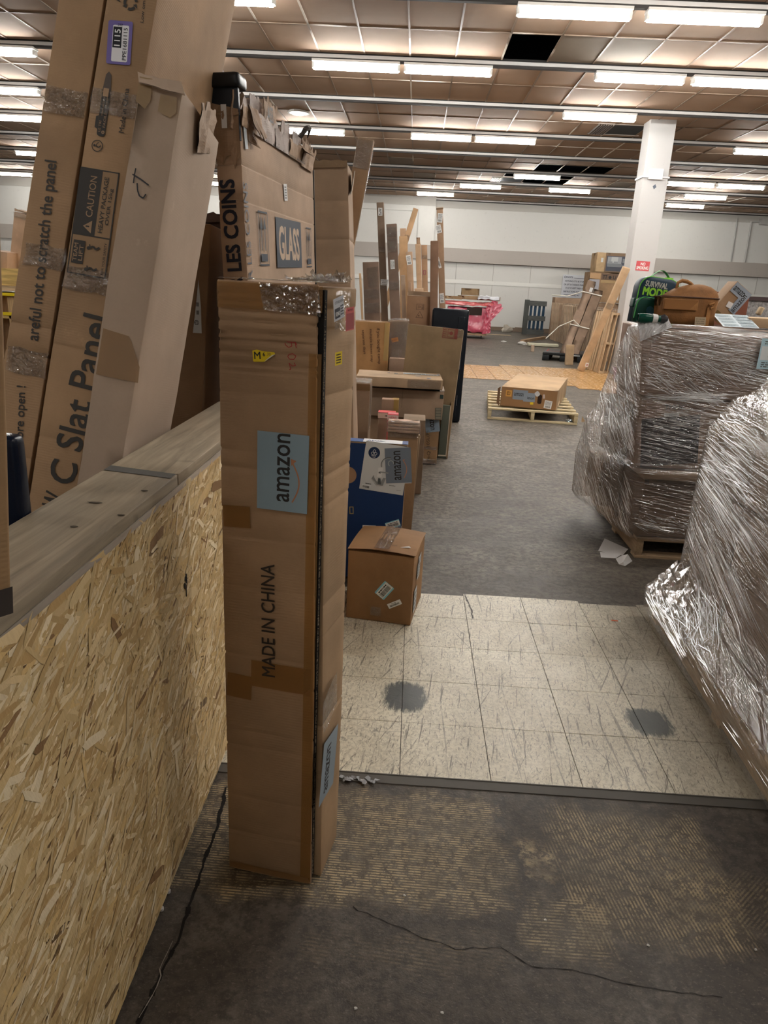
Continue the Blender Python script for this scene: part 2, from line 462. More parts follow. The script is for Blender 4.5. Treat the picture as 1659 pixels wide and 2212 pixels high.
# ================================================================== SETTING
def floor_mat():
    m, nt, out = newmat('stained_concrete'); B = NB(nt); P = B.pos(); x, y, z = B.sep(P)[:3]
    n1 = B.noise(P, 1.3, 5, .65, .6); n2 = B.noise(B.map(P, (1.0, 1.35, 1)), 2.1, 8, .78, .9); n3 = B.noise(P, 26, 4, .75); n4 = B.noise(P, 7, 5, .7, .8)
    col = B.mix(B.ramp(n1, [(.33, (0, 0, 0)), (.66, (1, 1, 1))]), (.040, .031, .023), (.080, .065, .051))
    col = B.mix(B.math('MULTIPLY', B.ramp(n2, [(.5, (0, 0, 0)), (.70, (1, 1, 1))]), .45), col, (.21, .185, .155))
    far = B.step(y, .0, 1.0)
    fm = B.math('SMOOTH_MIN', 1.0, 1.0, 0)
    farf = B.n('MapRange'); B.l(y, farf.inputs[0]); farf.inputs[1].default_value = 1.6; farf.inputs[2].default_value = 6.0; farf.inputs[3].default_value = 0; farf.inputs[4].default_value = 1  # paler with distance; the dim foreground is partly put into the colour
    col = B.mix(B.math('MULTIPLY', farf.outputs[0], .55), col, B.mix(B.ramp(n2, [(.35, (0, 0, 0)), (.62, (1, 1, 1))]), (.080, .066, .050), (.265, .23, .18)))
    dark = B.ramp(n3, [(.42, (1, 1, 1)), (.56, (0, 0, 0))])
    col = B.mix(B.math('MULTIPLY', dark, .72), col, (.028, .022, .018))
    fl = B.step(B.noise(B.map(P, (1, 1.6, 1)), 75, 4, .8), .56, .66)
    col = B.mix(B.math('MULTIPLY', fl, .6), col, (.16, .132, .105))
    spots = B.step(n4, .60, .68)
    col = B.mix(B.math('MULTIPLY', spots, .35), col, (.05, .042, .036))
    # ---- ridges of old tile adhesive
    def box(x0, x1, y0, y1, e=.05, ns=9):
        wob = B.math('MULTIPLY', B.math('SUBTRACT', B.noise(P, ns, 4, .7), .5), .22)
        xa = B.math('ADD', x, wob); ya = B.math('ADD', y, wob)
        f = None
        for v, a, b in ((xa, x0, x1), (ya, y0, y1)):
            for sgn, lim in ((1, a), (-1, b)):
                q = B.n('MapRange'); q.clamp = True
                B.l(v, q.inputs[0]); q.inputs[1].default_value = lim; q.inputs[2].default_value = lim + sgn * e
                f = q.outputs[0] if f is None else B.math('MULTIPLY', f, q.outputs[0])
        return f
    def stripes(ang, sc, wig=.5):
        v = B.map(P, rot=(0, 0, ang)); sx, sy, sz = B.sep(v)[:3]
        w_ = B.noise(P, 2.2, 2); ph = B.math('ADD', B.math('MULTIPLY', sy, sc), B.math('MULTIPLY', w_, wig))
        return B.ramp(B.math('MULTIPLY', B.math('ADD', B.math('SINE', ph), 1), .5), [(.38, (0, 0, 0)), (.62, (1, 1, 1))])
    wear = B.ramp(B.noise(P, 34, 5, .8), [(.44, (0, 0, 0)), (.54, (1, 1, 1))])
    wear2 = B.ramp(B.noise(P, 6, 4, .7), [(.36, (.15, .15, .15)), (.6, (1, 1, 1))])
    glue = (.40, .305, .175)
    zs = ((box(-.60, .36, 1.46, 1.93), stripes(.02, 700), .95), (box(.48, .98, 1.40, 1.92), stripes(1.42, 620, 3), .66),
          (box(.36, .60, 1.33, 1.56), stripes(.0, 650), .6), (box(.75, 1.15, 1.45, 1.70), stripes(-.75, 640), .35),
          (box(.37, .50, 1.58, 1.76, .02), wear2, .55), (box(-.2, .35, 1.28, 1.42), stripes(.1, 600), .16))
    for bx, st, k in zs:
        f = B.math('MULTIPLY', B.math('MULTIPLY', bx, st), B.math('MULTIPLY', B.math('MULTIPLY', wear, wear2), k * 1.25))
        f2 = B.math('MULTIPLY', bx, .22 * k)
        col = B.mix(f2, col, (.20, .16, .10)); col = B.mix(f, col, glue)
    scr = B.step(B.noise(B.map(P, (3, 26, 1), (0, 0, .9)), 3, 3, .7), .70, .74)
    col = B.mix(B.math('MULTIPLY', scr, .35), col, (.3, .27, .23))
    hb = B.math('ADD', B.math('MULTIPLY', n3, .7), n4)
    rough = B.math('ADD', B.math('MULTIPLY', n4, .35), .42)
    B.l(B.bsdf(col, rough, 0, .36, B.bump(hb, .45, .006)), out.inputs[0]); return m

def tile_mat():
    m, nt, out = newmat('worn_cream_vinyl'); B = NB(nt); P = B.pos(); x, y, z = B.sep(P)[:3]
    mott = B.noise(P, 70, 3, .7); big = B.noise(P, 2.0, 4, .6, .6)
    col = B.mix(B.ramp(big, [(.3, (0, 0, 0)), (.7, (1, 1, 1))]), (.58, .53, .41), (.80, .75, .61))
    sp = B.ramp(mott, [(.42, (1, 1, 1)), (.55, (0, 0, 0))])
    col = B.mix(B.math('MULTIPLY', sp, .38), col, (.30, .26, .19))
    for i, (ang, sx, sy, sc, lo, k) in enumerate(((1.45, 2.2, 46, 1.3, .605, .85), (1.15, 1.6, 50, 1.2, .63, .8), (1.95, 1.2, 60, 1.2, .64, .75), (.1, 1.2, 60, 1.1, .66, .5), (1.5, 12, 70, 2.0, .585, .7), (1.0, 14, 60, 2.0, .60, .6), (2.0, 12, 60, 2.0, .61, .5), (1.6, .8, 30, 1.0, .62, .6))):
        n = B.noise(B.map(P, (sx, sy, 1), (0, 0, -ang), (i * 4.1, i * 2.3, 0)), sc, 4, .7, .25)
        col = B.mix(B.math('MULTIPLY', B.step(n, lo, lo + .03), k), col, (.13, .11, .085))
    blot = B.step(B.noise(P, 14, 6, .8, .3), .62, .66)
    col = B.mix(B.math('MULTIPLY', blot, .65), col, (.14, .12, .1))
    # grime trail by the right edge
    gr = B.n('MapRange'); B.l(B.math('ADD', x, B.math('MULTIPLY', B.noise(B.map(P, (6, 1.2, 1)), 1.6, 4, .7), .5)), gr.inputs[0])
    gr.inputs[1].default_value = 1.15; gr.inputs[2].default_value = 1.5
    col = B.mix(B.math('MULTIPLY', gr.outputs[0], .62), col, (.15, .125, .095))
    # two rubbed black patches
    def patch(px, rx, ry, k):
        g = G(px); nz = B.math('MULTIPLY', B.math('SUBTRACT', B.noise(B.map(P, (26, 6, 1)), 3, 5, .75), .5), 2.2)
        dx = B.math('DIVIDE', B.math('SUBTRACT', x, g.x), rx); dy = B.math('DIVIDE', B.math('SUBTRACT', y, g.y), ry)
        d = B.math('ADD', B.math('ADD', B.math('POWER', B.math('ABSOLUTE', dx), 3), B.math('POWER', B.math('ABSOLUTE', dy), 3)), nz)
        return B.math('MULTIPLY', B.ramp(d, [(.45, (1, 1, 1)), (1.0, (0, 0, 0))]), k)
    col = B.mix(patch((875, 1506), .092, .115, .98), col, (.032, .037, .037))
    col = B.mix(patch((1402, 1562), .090, .10, .96), col, (.045, .052, .05))
    rough = B.math('ADD', B.math('MULTIPLY', B.noise(P, 9, 4, .7), .4), .24)
    B.l(B.bsdf(col, rough, 0, .5, B.bump(B.math('ADD', mott, B.noise(P, 12, 3)), .22, .003)), out.inputs[0]); return m

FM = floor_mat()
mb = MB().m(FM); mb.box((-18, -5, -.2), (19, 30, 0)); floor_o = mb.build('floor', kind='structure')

# cream vinyl tiles let into the floor (0.30 m grid measured off the picture)
TM = tile_mat(); T0 = .30
rnd = random.Random(3)
tile_me = {}
for j in range(5):
    for i in range(-3, 9):
        x0 = .04 + i * T0; y0 = 2.0 + j * T0
        if j == 4 and i in (0, 3): top = .27
        else: top = .297
        key = (top,)
        if key not in tile_me:
            b = MB().m(TM); b.box((.0014, .0014, 0), (.2986, top + .0022, .0035)); tile_me[key] = b.me('floor_tile')
        o = mesh_obj('floor_tile', tile_me[key], floor_o, Matrix.Translation((x0, y0, rnd.uniform(-.0004, .0006))))
b = MB().m(flat((.09, .082, .072), .6)); b.box((-.9, 1.955, 0), (2.8, 1.998, .0028)); b.box((-.9, 1.996, 0), (2.8, 2.0005, .0045))
b.build('edge_strip', floor_o)
# torn grey tape bits on the edge strip
b = MB().m(flat((.32, .33, .35), .35)); r_ = random.Random(5); g0 = G((742, 1683))
for k in range(16):
    cx = g0.x - .005 + k * .0075; cy = g0.y + r_.uniform(-.012, .012) - k * .0006
    p = [(cx + r_.uniform(.004, .012) * math.cos(a), cy + r_.uniform(.004, .012) * math.sin(a), .004 + r_.uniform(0, .006)) for a in (0, 1.2, 2.3, 3.5, 4.9)]
    b.poly(p)
tag(b.build('torn_tape_scrap'), 'crumpled grey torn tape scrap on the strip below the cream tiles', 'scrap')

# orange-tan ceramic tiles further back
def ctile_mat():
    m, nt, out = newmat('tan_ceramic'); B = NB(nt); P = B.pos()
    n = B.noise(P, 1.1, 3); n2 = B.noise(P, 18, 3, .7)
    c = B.mix(B.ramp(B.sep(P)[0], [(.0, (0, 0, 0)), (1, (1, 1, 1))]), (.52, .30, .17), (.55, .32, .12))
    c = B.mix(B.math('MULTIPLY', n2, .35), c, (.36, .19, .08)); c = B.mix(B.math('MULTIPLY', B.step(n, .5, .7), .3), c, (.62, .47, .33))
    B.l(B.bsdf(c, B.math('ADD', B.math('MULTIPLY', n2, .2), .16), 0, .5), out.inputs[0]); return m
CM = ctile_mat(); b = MB().m(CM); b.box((.006, .006, 0), (.324, .324, .008)); cme = b.me('ceramic_tile')
b = MB().m(flat((.2, .12, .07), .8)); k = 0
for j in range(-3, 8):
    for i in range(0, 13):
        x0, y0 = .85 + i * .33, 12.98 + j * .33
        if j < 0 and i < 5 - (j < -1) * 0 + (-j - 1): continue
        if j > 6 and i < 3: continue
        mesh_obj('ceramic_tile', cme, floor_o, Matrix.Translation((x0, y0, 0)))
        b.box((x0, y0, 0), (x0 + .33, y0 + .33, .004))
b.build('tile_bed', floor_o)
# cracks and saw joint
def ribbon(pts, w, name, mat, z=.0012, seed=0, parent=None):
    r = random.Random(seed); b = MB().m(mat); P = []
    for a, c in zip(pts, pts[1:]):
        n = max(2, int((c - a).length / .02))
        for i in range(n): P.append(a.lerp(c, i / n) + Vector((r.uniform(-1, 1) * .003, r.uniform(-1, 1) * .003, 0)))
    P.append(pts[-1])
    for i in range(len(P) - 1):
        d = (P[i + 1] - P[i]).normalized(); nn = Vector((-d.y, d.x, 0)); w0 = w * r.uniform(.5, 1.2); 
        b.poly([(P[i] - nn * w0).xy[:] + (z,), (P[i] + nn * w0).xy[:] + (z,), (P[i + 1] + nn * w0).xy[:] + (z,), (P[i + 1] - nn * w0).xy[:] + (z,)][::-1])
    return b.build(name, parent)
blk = flat((.012, .010, .009), .9)
ribbon([G(p) for p in ((760, 1960), (900, 2020), (985, 2050), (1080, 2048), (1150, 2090), (1240, 2098), (1330, 2120), (1430, 2140), (1560, 2155))], .0011, 'floor_crack', blk, seed=2, parent=floor_o)
ribbon([G(p) for p in ((489, 1700), (468, 1790), (444, 1850), (418, 1930), (390, 2020), (350, 2100), (300, 2212), (270, 2290))], .0055, 'saw_joint', blk, seed=4, parent=floor_o)
ribbon([G(p) for p in ((372, 2035), (350, 2080), (345, 2110), (330, 2150), (300, 2200))], .0012, 'joint_lip', flat((.3, .27, .23)), z=.002, seed=5, parent=floor_o)
ribbon([G(p) for p in ((1003, 1283), (1018, 1320), (1021, 1338))], .004, 'tile_split', flat((.09, .08, .07)), z=.0045, seed=6, parent=floor_o)

# ---- litter on the floor
def blob(name, p, r, mat, label, cat='litter', seed=0, h=.5, group=None, z=0.0):
    me = bpy.data.meshes.new(name); bm = bmesh.new(); bmesh.ops.create_icosphere(bm, subdivisions=2, radius=1)
    for v in bm.verts:
        q = 1 + .55 * noise.noise(v.co * 1.7 + Vector((seed * 3.3, 0, 0)))
        v.co = Vector((v.co.x * r * q, v.co.y * r * q * .8, max(-.0, v.co.z * r * h * q + r * h * .5)))
    bm.to_mesh(me); bm.free(); me.materials.append(mat)
    o = mesh_obj(name, me); o.location = (p.x, p.y, z); return tag(o, label, cat, group)
for i, p in enumerate(((1178, 1988), (768, 2179), (1632, 2052), (955, 2188), (873, 1935), (1400, 2043), (700, 1700))):
    blob('plaster_crumb', G(p), .004, flat((.6, .58, .54)), 'tiny white plaster crumb on the dark concrete floor', 'crumb', i, .6, 'white crumbs on the concrete')
def sheet(name, pts, mat, label, cat, th=.0012, sub=0):
    b = MB().m(mat)
    b.poly(pts); b.poly([Vector(p) + Vector((0, 0, -th)) for p in pts][::-1])
    for i in range(len(pts)):
        a, c = Vector(pts[i]), Vector(pts[(i + 1) % len(pts)]); t = Vector((0, 0, -th)); b.poly([a, a + t, c + t, c])
    return tag(b.build(name), label, cat)
a, c = G((1320, 1342)), G((1358, 1346))
r0 = empty('sticker_scrap', (a.x, a.y, .004), 'small orange and white sticker scrap on the cream tiles', 'sticker')
A = Art(); A.rect(0, 0, .033, .012, (.75, .16, .06)); A.rect(.033, 0, .012, .012, (.5, .62, .6)); A.rect(.004, .006, .03, .001, (.1, .05, .04)); A.mb.build('paper', r0, Matrix.Translation((0, -.004, .0008)) @ Matrix.Rotation(-.1, 4, 'Z'))
pw = flat((.62, .61, .60), .7)
b = MB().m(pw)
def pt(p, z): q = G(p, z); return (q.x, q.y, z)
b.poly([pt((1292, 1190), .002), pt((1345, 1200), .003), pt((1357, 1186), .012), pt((1306, 1163), .045)])
b.poly([pt((1296, 1192), .001), pt((1298, 1204), .001), pt((1330, 1206), .001), pt((1345, 1196), .006)])
tag(b.build('paper_sheet'), 'folded sheet of white paper beside the wrapped pallet corner', 'paper')
b = MB().m(pw)
b.poly([pt((1330, 1207), .002), pt((1343, 1200), .03), pt((1356, 1197), .05), pt((1346, 1214), .02)][::-1]); b.poly([pt((1356, 1197), .05), pt((1366, 1212), .004), pt((1350, 1223), .002), pt((1346, 1214), .02)][::-1])
b.poly([pt((1330, 1207), .002), pt((1346, 1214), .02), pt((1350, 1223), .002), pt((1337, 1219), .001)][::-1])
tag(b.build('crumpled_paper'), 'crumpled ball of white paper in front of the wrapped pallet', 'paper')

# ------------------------------------------------------------------ walls
def wall_mat(c, seed=0):
    m, nt, out = newmat('wall_paint_%d' % seed); B = NB(nt); P = B.pos()
    n = B.noise(B.map(P, loc=(seed, 0, 0)), .9, 4, .6); n2 = B.noise(P, 9, 3, .7)
    col = B.mix(B.math('MULTIPLY', n, .3), c, tuple(x * .75 for x in c)); col = B.mix(B.math('MULTIPLY', B.step(n2, .62, .7), .15), col, tuple(x * .5 for x in c))
    B.l(B.bsdf(col, .55, 0, .3, B.bump(n2, .1, .01)), out.inputs[0]); return m
WW = wall_mat((.68, .67, .635), 1); WB = wall_mat((.44, .40, .36), 2); WG = wall_mat((.50, .48, .44), 3)
YB = 28.8; HC = 4.6
b = MB().m(WW); b.box((-18, YB, 0), (19, YB + .2, 5.4)); wall_back = b.build('wall_back', kind='structure')
def seg(name, a, c, mat, parent=wall_back): q = MB().m(mat); q.box(a, c); return q.build(name, parent)
seg('upper_band', (.5, YB - .03, 4.28), (19, YB, 5.0), WG)
seg('beam_band', (.5, YB - .22, 2.42), (19, YB, 2.90), WB)
seg('beam_band', (-18, YB - .42, 2.46), (.5, YB - .1, 2.96), WB)
seg('projecting_pier', (-18, YB - .32, 0), (.53, YB, 2.5), WW); seg('projecting_pier', (-18, YB - .32, 2.9), (.53, YB, 5.0), WW)
seg('upper_band', (-18, YB - .36, 4.30), (.53, YB - .31, 5.0), WG)
q = MB().m(WW)
for a, c in (((-2.4, 0, 4.10), (.02, .05, 4.28)), ((-.08, 0, 2.96), (.02, .05, 4.10))): q.box((a[0], YB - .38, a[2]), (c[0], YB - .31, c[2]))
q.build('panel_frame', wall_back)
for i in range(13):
    seg('panel_joint', (1.45 + i * 1.4, YB - .012, 0.1), (1.465 + i * 1.4, YB + .001, 2.42), flat((.42, .40, .37)))
seg('pale_wall_strip', (.53, YB - .025, 1.66), (19, YB, 1.80), wall_mat((.80, .79, .75), 9))  # raised strip along the wall, paler than the wall paint
seg('pale_wall_strip', (-18, YB - .38, 1.66), (.53, YB - .31, 1.80), flat((.80, .79, .76)))
for k, (n_, a, c) in enumerate((('wall_left', (-18.2, -5, 0), (-18, 29, 5.4)), ('wall_right', (19, -5, 0), (19.2, 29, 5.4)), ('wall_front', (-18, -5.2, 0), (19, -5, 5.4)))):
    b = MB().m(WW); b.box(a, c); b.build(n_, kind='structure')
b = MB().m(flat((.20, .15, .11))); rr = random.Random(8); xx = .55
while xx < 19: wd = rr.uniform(.4, 1.6); b.box((xx, YB - .02, 0), (xx + wd, YB, rr.uniform(.13, .2))); xx += wd
b.build('baseboard_back', kind='structure')
# conduit pipes and small lamp on the back wall
b = MB().m(flat((.45, .44, .42), .4)); b.tube([(11.55, YB - .07, 2.91), (11.5, YB - .07, 4.4)], .022); 
tag(b.build('conduit_pipe'), 'thin grey vertical conduit pipe on the back wall, the left one', 'pipe')
b = MB().m(flat((.45, .44, .42), .4)); b.tube([(12.05, YB - .08, 2.91), (12.02, YB - .08, 4.3)], .03); b.tube([(12.0, YB - .08, 4.3), (12.35, YB - .08, 4.33), (12.45, YB - .12, 4.3)], .03); b.box((12.3, YB - .27, 4.22), (12.55, YB - .06, 4.4))
tag(b.build('conduit_pipe'), 'grey vertical conduit pipe with a small box on top, the right one', 'pipe')

# the printed notice on the wall
f = Fr(PY((1211, 642), YB - .10), (1, 0, 0), (0, 0, 1), .9, .02, .82)
r0 = empty('wall_notice', f.M(), 'large white printed notice hanging on the back wall behind the cartons', 'sign')
q = MB().m(flat((.66, .68, .72))); q.box((0, 0, 0), (f.W, .02, f.H)); q.build('board', r0)
A = Art(); A.text('CROFTS', .12, .70, .25, .06, (.06, .07, .12), .03); A.ring(.09, .73, .04, .015, (.06, .07, .12)); A.rect(.42, .70, .44, .01, (.06, .07, .12))
for i, (t, x0, ww) in enumerate((('NOTHING IS TO BE STORED', .10, .78), ('OR LEFT IN THE BACK PASSAGE', .07, .82), ('IT IS TO KEPT FREE OF', .14, .68), ('OBSTRUCTIONS AND ANY', .07, .74), ('TRANSFERRED AT', .1, .6))):
    A.text(t, x0, .565 - i * .125, ww, .055, (.05, .05, .08), .03)
A.put(r0, f, 'F', 'printed_text', 0, 0, n=.002)

# ------------------------------------------------------------------ ceiling
def pan_mat(c, seed):
    m, nt, out = newmat('ceiling_panel_%d' % seed); B = NB(nt); P = B.pos()
    n = B.noise(B.map(P, loc=(seed * 5, 0, 0)), .8, 4, .6, .5); n2 = B.noise(P, 22, 4, .75)
    col = B.mix(B.ramp(n, [(.35, (0, 0, 0)), (.7, (1, 1, 1))]), tuple(x * .86 for x in c), c); col = B.mix(B.math('MULTIPLY', B.step(n2, .6, .72), .10), col, tuple(x * .6 for x in c))
    B.l(B.bsdf(col, .8, 0, .2, B.bump(n2, .12, .01)), out.inputs[0]); return m
PC = (.46, .325, .235)
PMS = [pan_mat(PC, 0), pan_mat(tuple(x * 1.05 for x in PC), 1), pan_mat(tuple(x * .94 for x in PC), 2)]
PST = pan_mat((.33, .28, .23), 3)
b = MB().m(flat((.010, .014, .024), .9)); b.box((-18, -5, 5.2), (19, 29, 5.4)); ceiling = b.build('ceiling', kind='structure')  # slab painted near black as the darkness above missing panels
R0, RP = 9.26, 2.43
rails = [R0 + RP * k for k in range(-5, 9)]
pm = {}
for q, mt in enumerate(PMS + [PST]):
    bb = MB().m(mt); bb.box((.012, 0, 0), (.628, 1, .012)); pm[q] = bb.me('ceiling_panel')
holes = set()
cells = []; rp = random.Random(11)
for k, ry in enumerate(rails):
    for half in (0, 1):
        y0 = ry + .065 + half * 1.16; 
        for i in range(-29, 28):
            x0 = 1.0 + .64 * i
            cells.append((x0, y0, k, half, i))
def is_hole(x0, y0):
    for hx0, hx1, hy0, hy1 in ((.9, 1.1, 10.2, 10.8), (2.85, 3.7, 20.0, 20.4), (2.2, 3.7, 21.2, 22.8), (4.1, 4.3, 20., 20.4)):
        if hx0 <= x0 <= hx1 and hy0 <= y0 <= hy1: return True
    return False
def project(p):
    c = RW.transposed() @ (Vector(p) - EYE); return (CX + F * c.x / c.z, CY + F * c.y / c.z) if c.z > .1 else None
vis = []
for c in cells:
    p = project((c[0] + .3, c[1] + .5, HC))
    inn = p and -60 < p[0] < 1720 and -80 < p[1] < 460
    dist = math.hypot(c[0], c[1]); vis.append((0 if inn else 1, dist, c))
vis.sort(key=lambda t: (t[0], t[1]))
rest = MB()
for n_, (inn, dist, (x0, y0, k, half, i)) in enumerate(vis):
    if is_hole(x0, y0): continue
    if y0 + 1.09 > YB: continue
    vent = (3.2 < x0 < 3.4 or 3.8 < x0 < 4.1) and 15. < y0 < 16
    if vent: continue
    q = rp.choice((0, 0, 1, 2))
    if (1.6 < x0 < 1.7 and 10.2 < y0 < 10.8) or rp.random() < .02: q = 3
    if n_ < 295 and not inn:
        M = Matrix.Translation((x0, y0, HC + rp.uniform(0, .006))) @ Matrix.Diagonal((1, 1.13, 1, 1)) @ Matrix.Rotation(rp.uniform(-.004, .004), 4, 'Y')
        mesh_obj('ceiling_panel', pm[q], ceiling, M)
    else:
        rest.m((PMS + [PST])[q]); rest.box((x0 + .012, y0, HC + rp.uniform(0, .006)), (x0 + .628, y0 + 1.13, HC + .02))
rest.build('ceiling_panel_field', ceiling, kind='stuff')
# T-bars: grubby most of the way, bright where they were cleaned
def tbar_mat():
    m, nt, out = newmat('ceiling_bar'); B = NB(nt); P = B.pos(); n = B.noise(P, .55, 2, .5)
    col = B.mix(B.step(n, .575, .61), (.27, .195, .14), (.80, .73, .65)); B.l(B.bsdf(col, .5, 0, .3), out.inputs[0]); return m
TBM = tbar_mat(); b = MB().m(TBM)
for ry in rails:
    if ry > YB - 1: continue
    b.box((-18, ry + 1.198, HC - .008), (19, ry + 1.222, HC + .002))
    for i in range(-29, 28):
        x0 = 1.0 + .64 * i; b.box((x0 - .012, ry + .1, HC - .008), (x0 + .012, ry + 2.33, HC + .002))
b.build('ceiling_grid', ceiling, kind='stuff')
# lighting trunking rails
RM1 = flat((.72, .70, .68), .3, 0); RM2 = flat((.045, .04, .038), .5)
for k, ry in enumerate(rails):
    if k < 4 or ry > YB: pass
    if ry > YB - .05: continue
    b = MB().m(RM1); b.box((-18, ry - .06, HC - .055), (19, ry + .06, HC + .02)); b.m(RM2); b.box((-18, ry - .045, HC - .085), (19, ry + .02, HC - .055))
    b.m(flat((.03, .028, .026), .35)); b.box((-18, ry - .066, HC - .012), (19, ry - .060, HC + .02))
    b.build('lighting_rail', ceiling)
# lamps
LM = emis((1.0, .975, .925), LAMP); HS = flat((.7, .69, .66), .4)
lb = MB().m(HS); lb.box((.0, -.085, .045), (1.25, .085, .075)); lb.box((.0, -.05, -.03), (.03, .05, .04)); lb.box((1.22, -.05, -.03), (1.25, .05, .04)); lamp_h = lb.me('lamp_housing')  # top plate wider than a real batten, shaped to shield the ceiling
lb = MB().m(LM); lb.tube([(.02, 0, 0), (1.23, 0, 0)], .048, 10); lamp_t = lb.me('lamp_tube', True)  # tube made thicker so its shape takes in the glare
ordn = ['nearest', 'second', 'third', 'fourth', 'fifth', 'sixth', 'seventh', 'eighth', 'ninth', 'tenth', 'eleventh']
LAMPS = {9.26: [.92, 2.33, -3.0], 11.68: [-6.93, -4.30, -1.67, -.36, 2.34, 3.70, 6.4, 9.0], 14.11: [-8.10, -5.05, 2.36, 8.8], 16.54: [-9.1, -7.78, -2.92, -.30, 1.02, 6.3],
         21.40: [-11.2, -9.9, 2.44, 6.55, 7.87], 23.83: [-9., 1.12, 3.80, 7.85], 26.26: [-14.5, -13.2, -7.5, -.18, 8.1], 6.83: [-4.6, .9, 2.2, 6.2], 4.40: [-6.0, 2.6, 3.9, 7.8], 1.97: [-4.5, 2.4, 3.7], -.46: [-5, 5.0], -2.89: [-2.2]}  # nearer and rear rows are out of view, added to light the foreground
RAILY = [r for r in rails]
for ry in sorted(LAMPS):
    for j, x0 in enumerate(sorted(LAMPS[ry])):
        p = project((x0 + .6, ry, HC - .13)); seen = p and -40 < p[0] < 1700 and -30 < p[1] < 500
        yy = ry if ry not in (25.9,) else 26.26
        kk = sorted(q for q in LAMPS if LAMPS[q] and q >= 9).index(ry) if ry >= 9 else -1
        n_ = len(LAMPS[ry])
        pos = 'first' if j == 0 else ordn[j] if j < n_ - 1 or n_ < 3 else 'last'
        lab = ('glowing fluorescent tube on the %s lamp rail from the camera, %s from the left' % (ordn[kk], 'first' if j == 0 else ordn[j])) if kk >= 0 else \
              ('fluorescent tube of the unseen %s row, %s from the left' % ({6.83: 'next nearer', 4.4: 'second nearer', 1.97: 'overhead', -.46: 'rear', -2.89: 'rearmost'}[ry], 'first' if j == 0 else ordn[j]))
        r0 = empty('fluorescent_lamp', (x0, yy, HC - .155), lab, 'lamp', 'fluorescent lamps under the ceiling rails')
        mesh_obj('housing', lamp_h, r0); mesh_obj('tube', lamp_t, r0)
# round ceiling lamp
r0 = empty('round_ceiling_lamp', G((645, 241), HC), 'small round white disc light in the ceiling above the glass carton', 'lamp')
b = MB().m(flat((.75, .73, .7))); b.tube([(0, 0, 0), (0, 0, -.03)], .21, 24); b.build('rim', r0); b = MB().m(emis((1, .95, .88), 2.2)); b.tube([(0, 0, -.03), (0, 0, -.06)], [.18, .1], 24); b.build('diffuser', r0)
# air vents
for nm, x0, y0, lab in (('air_vent', 3.56, 15.33, 'dark louvred air vent in the ceiling left of the white column'), ('air_vent', 2.30, 22.75, 'slatted air vent in the ceiling beside the far missing panels')):
    r0 = empty(nm, (x0, y0, HC), lab, 'vent'); b = MB().m(flat((.05, .06, .07))); b.box((0, 0, .0), (.64, .9, .03)); b.build('backing', r0)
    for i in range(7):
        b = MB().m(flat((.3, .28, .26), .4)); b.box((-.3 + i * .045, 0, -.03), (-.29 + i * .045, .9, 0)); b.build('slat', r0)
    b = MB().m(flat((.35, .3, .26))); b.box((-.32, -.04, -.015), (.7, 0, .01)); b.box((-.32, .9, -.015), (.7, .94, .01)); b.build('frame', r0)

# ------------------------------------------------------------------ column
CM_ = wall_mat((.56, .55, .54), 6)
b = MB().m(CM_); b.box((4.06, 14.77, 0), (4.52, 15.2, HC)); col_o = tag(b.build('column'), 'square white painted column rising to the ceiling', 'column')
f = Fr((4.06, 14.77, 0), (1, 0, 0), (0, 0, 1), .46, .43, HC)
o = stick(None, f, 'F', 'sign_plate', (1372, 584), (1401, 586), (1372, 563), lambda a, w, h: (a.rect(0, 0, w, h, (.60, .10, .11)), a.text('NO', w * .33, h * .56, w * .34, h * .3, WHITE, .04), a.text('SMOKING', w * .07, h * .14, w * .86, h * .32, WHITE, .04)), n=.004)
o.parent = col_o; o.matrix_local = f.M() @ o.matrix_basis; o['label'] = 'red and white NO SMOKING sign'
o = stick(None, f, 'F', 'column_sticker', (1408, 408), (1416, 410), (1408, 396), lambda a, w, h: a.poly([(w / 2, 0), (w, h / 2), (w / 2, h), (0, h / 2)], (.12, .14, .18)), n=.004); o.parent = col_o; o.matrix_local = f.M() @ o.matrix_basis
b = MB().m(flat((.7, .7, .72), .25)); b.box((4.04, 14.74, 3.63), (4.54, 15.22, 3.66)); b.box((4.15, 14.70, 3.60), (4.40, 14.77, 3.78)); b.build('bracket', col_o)

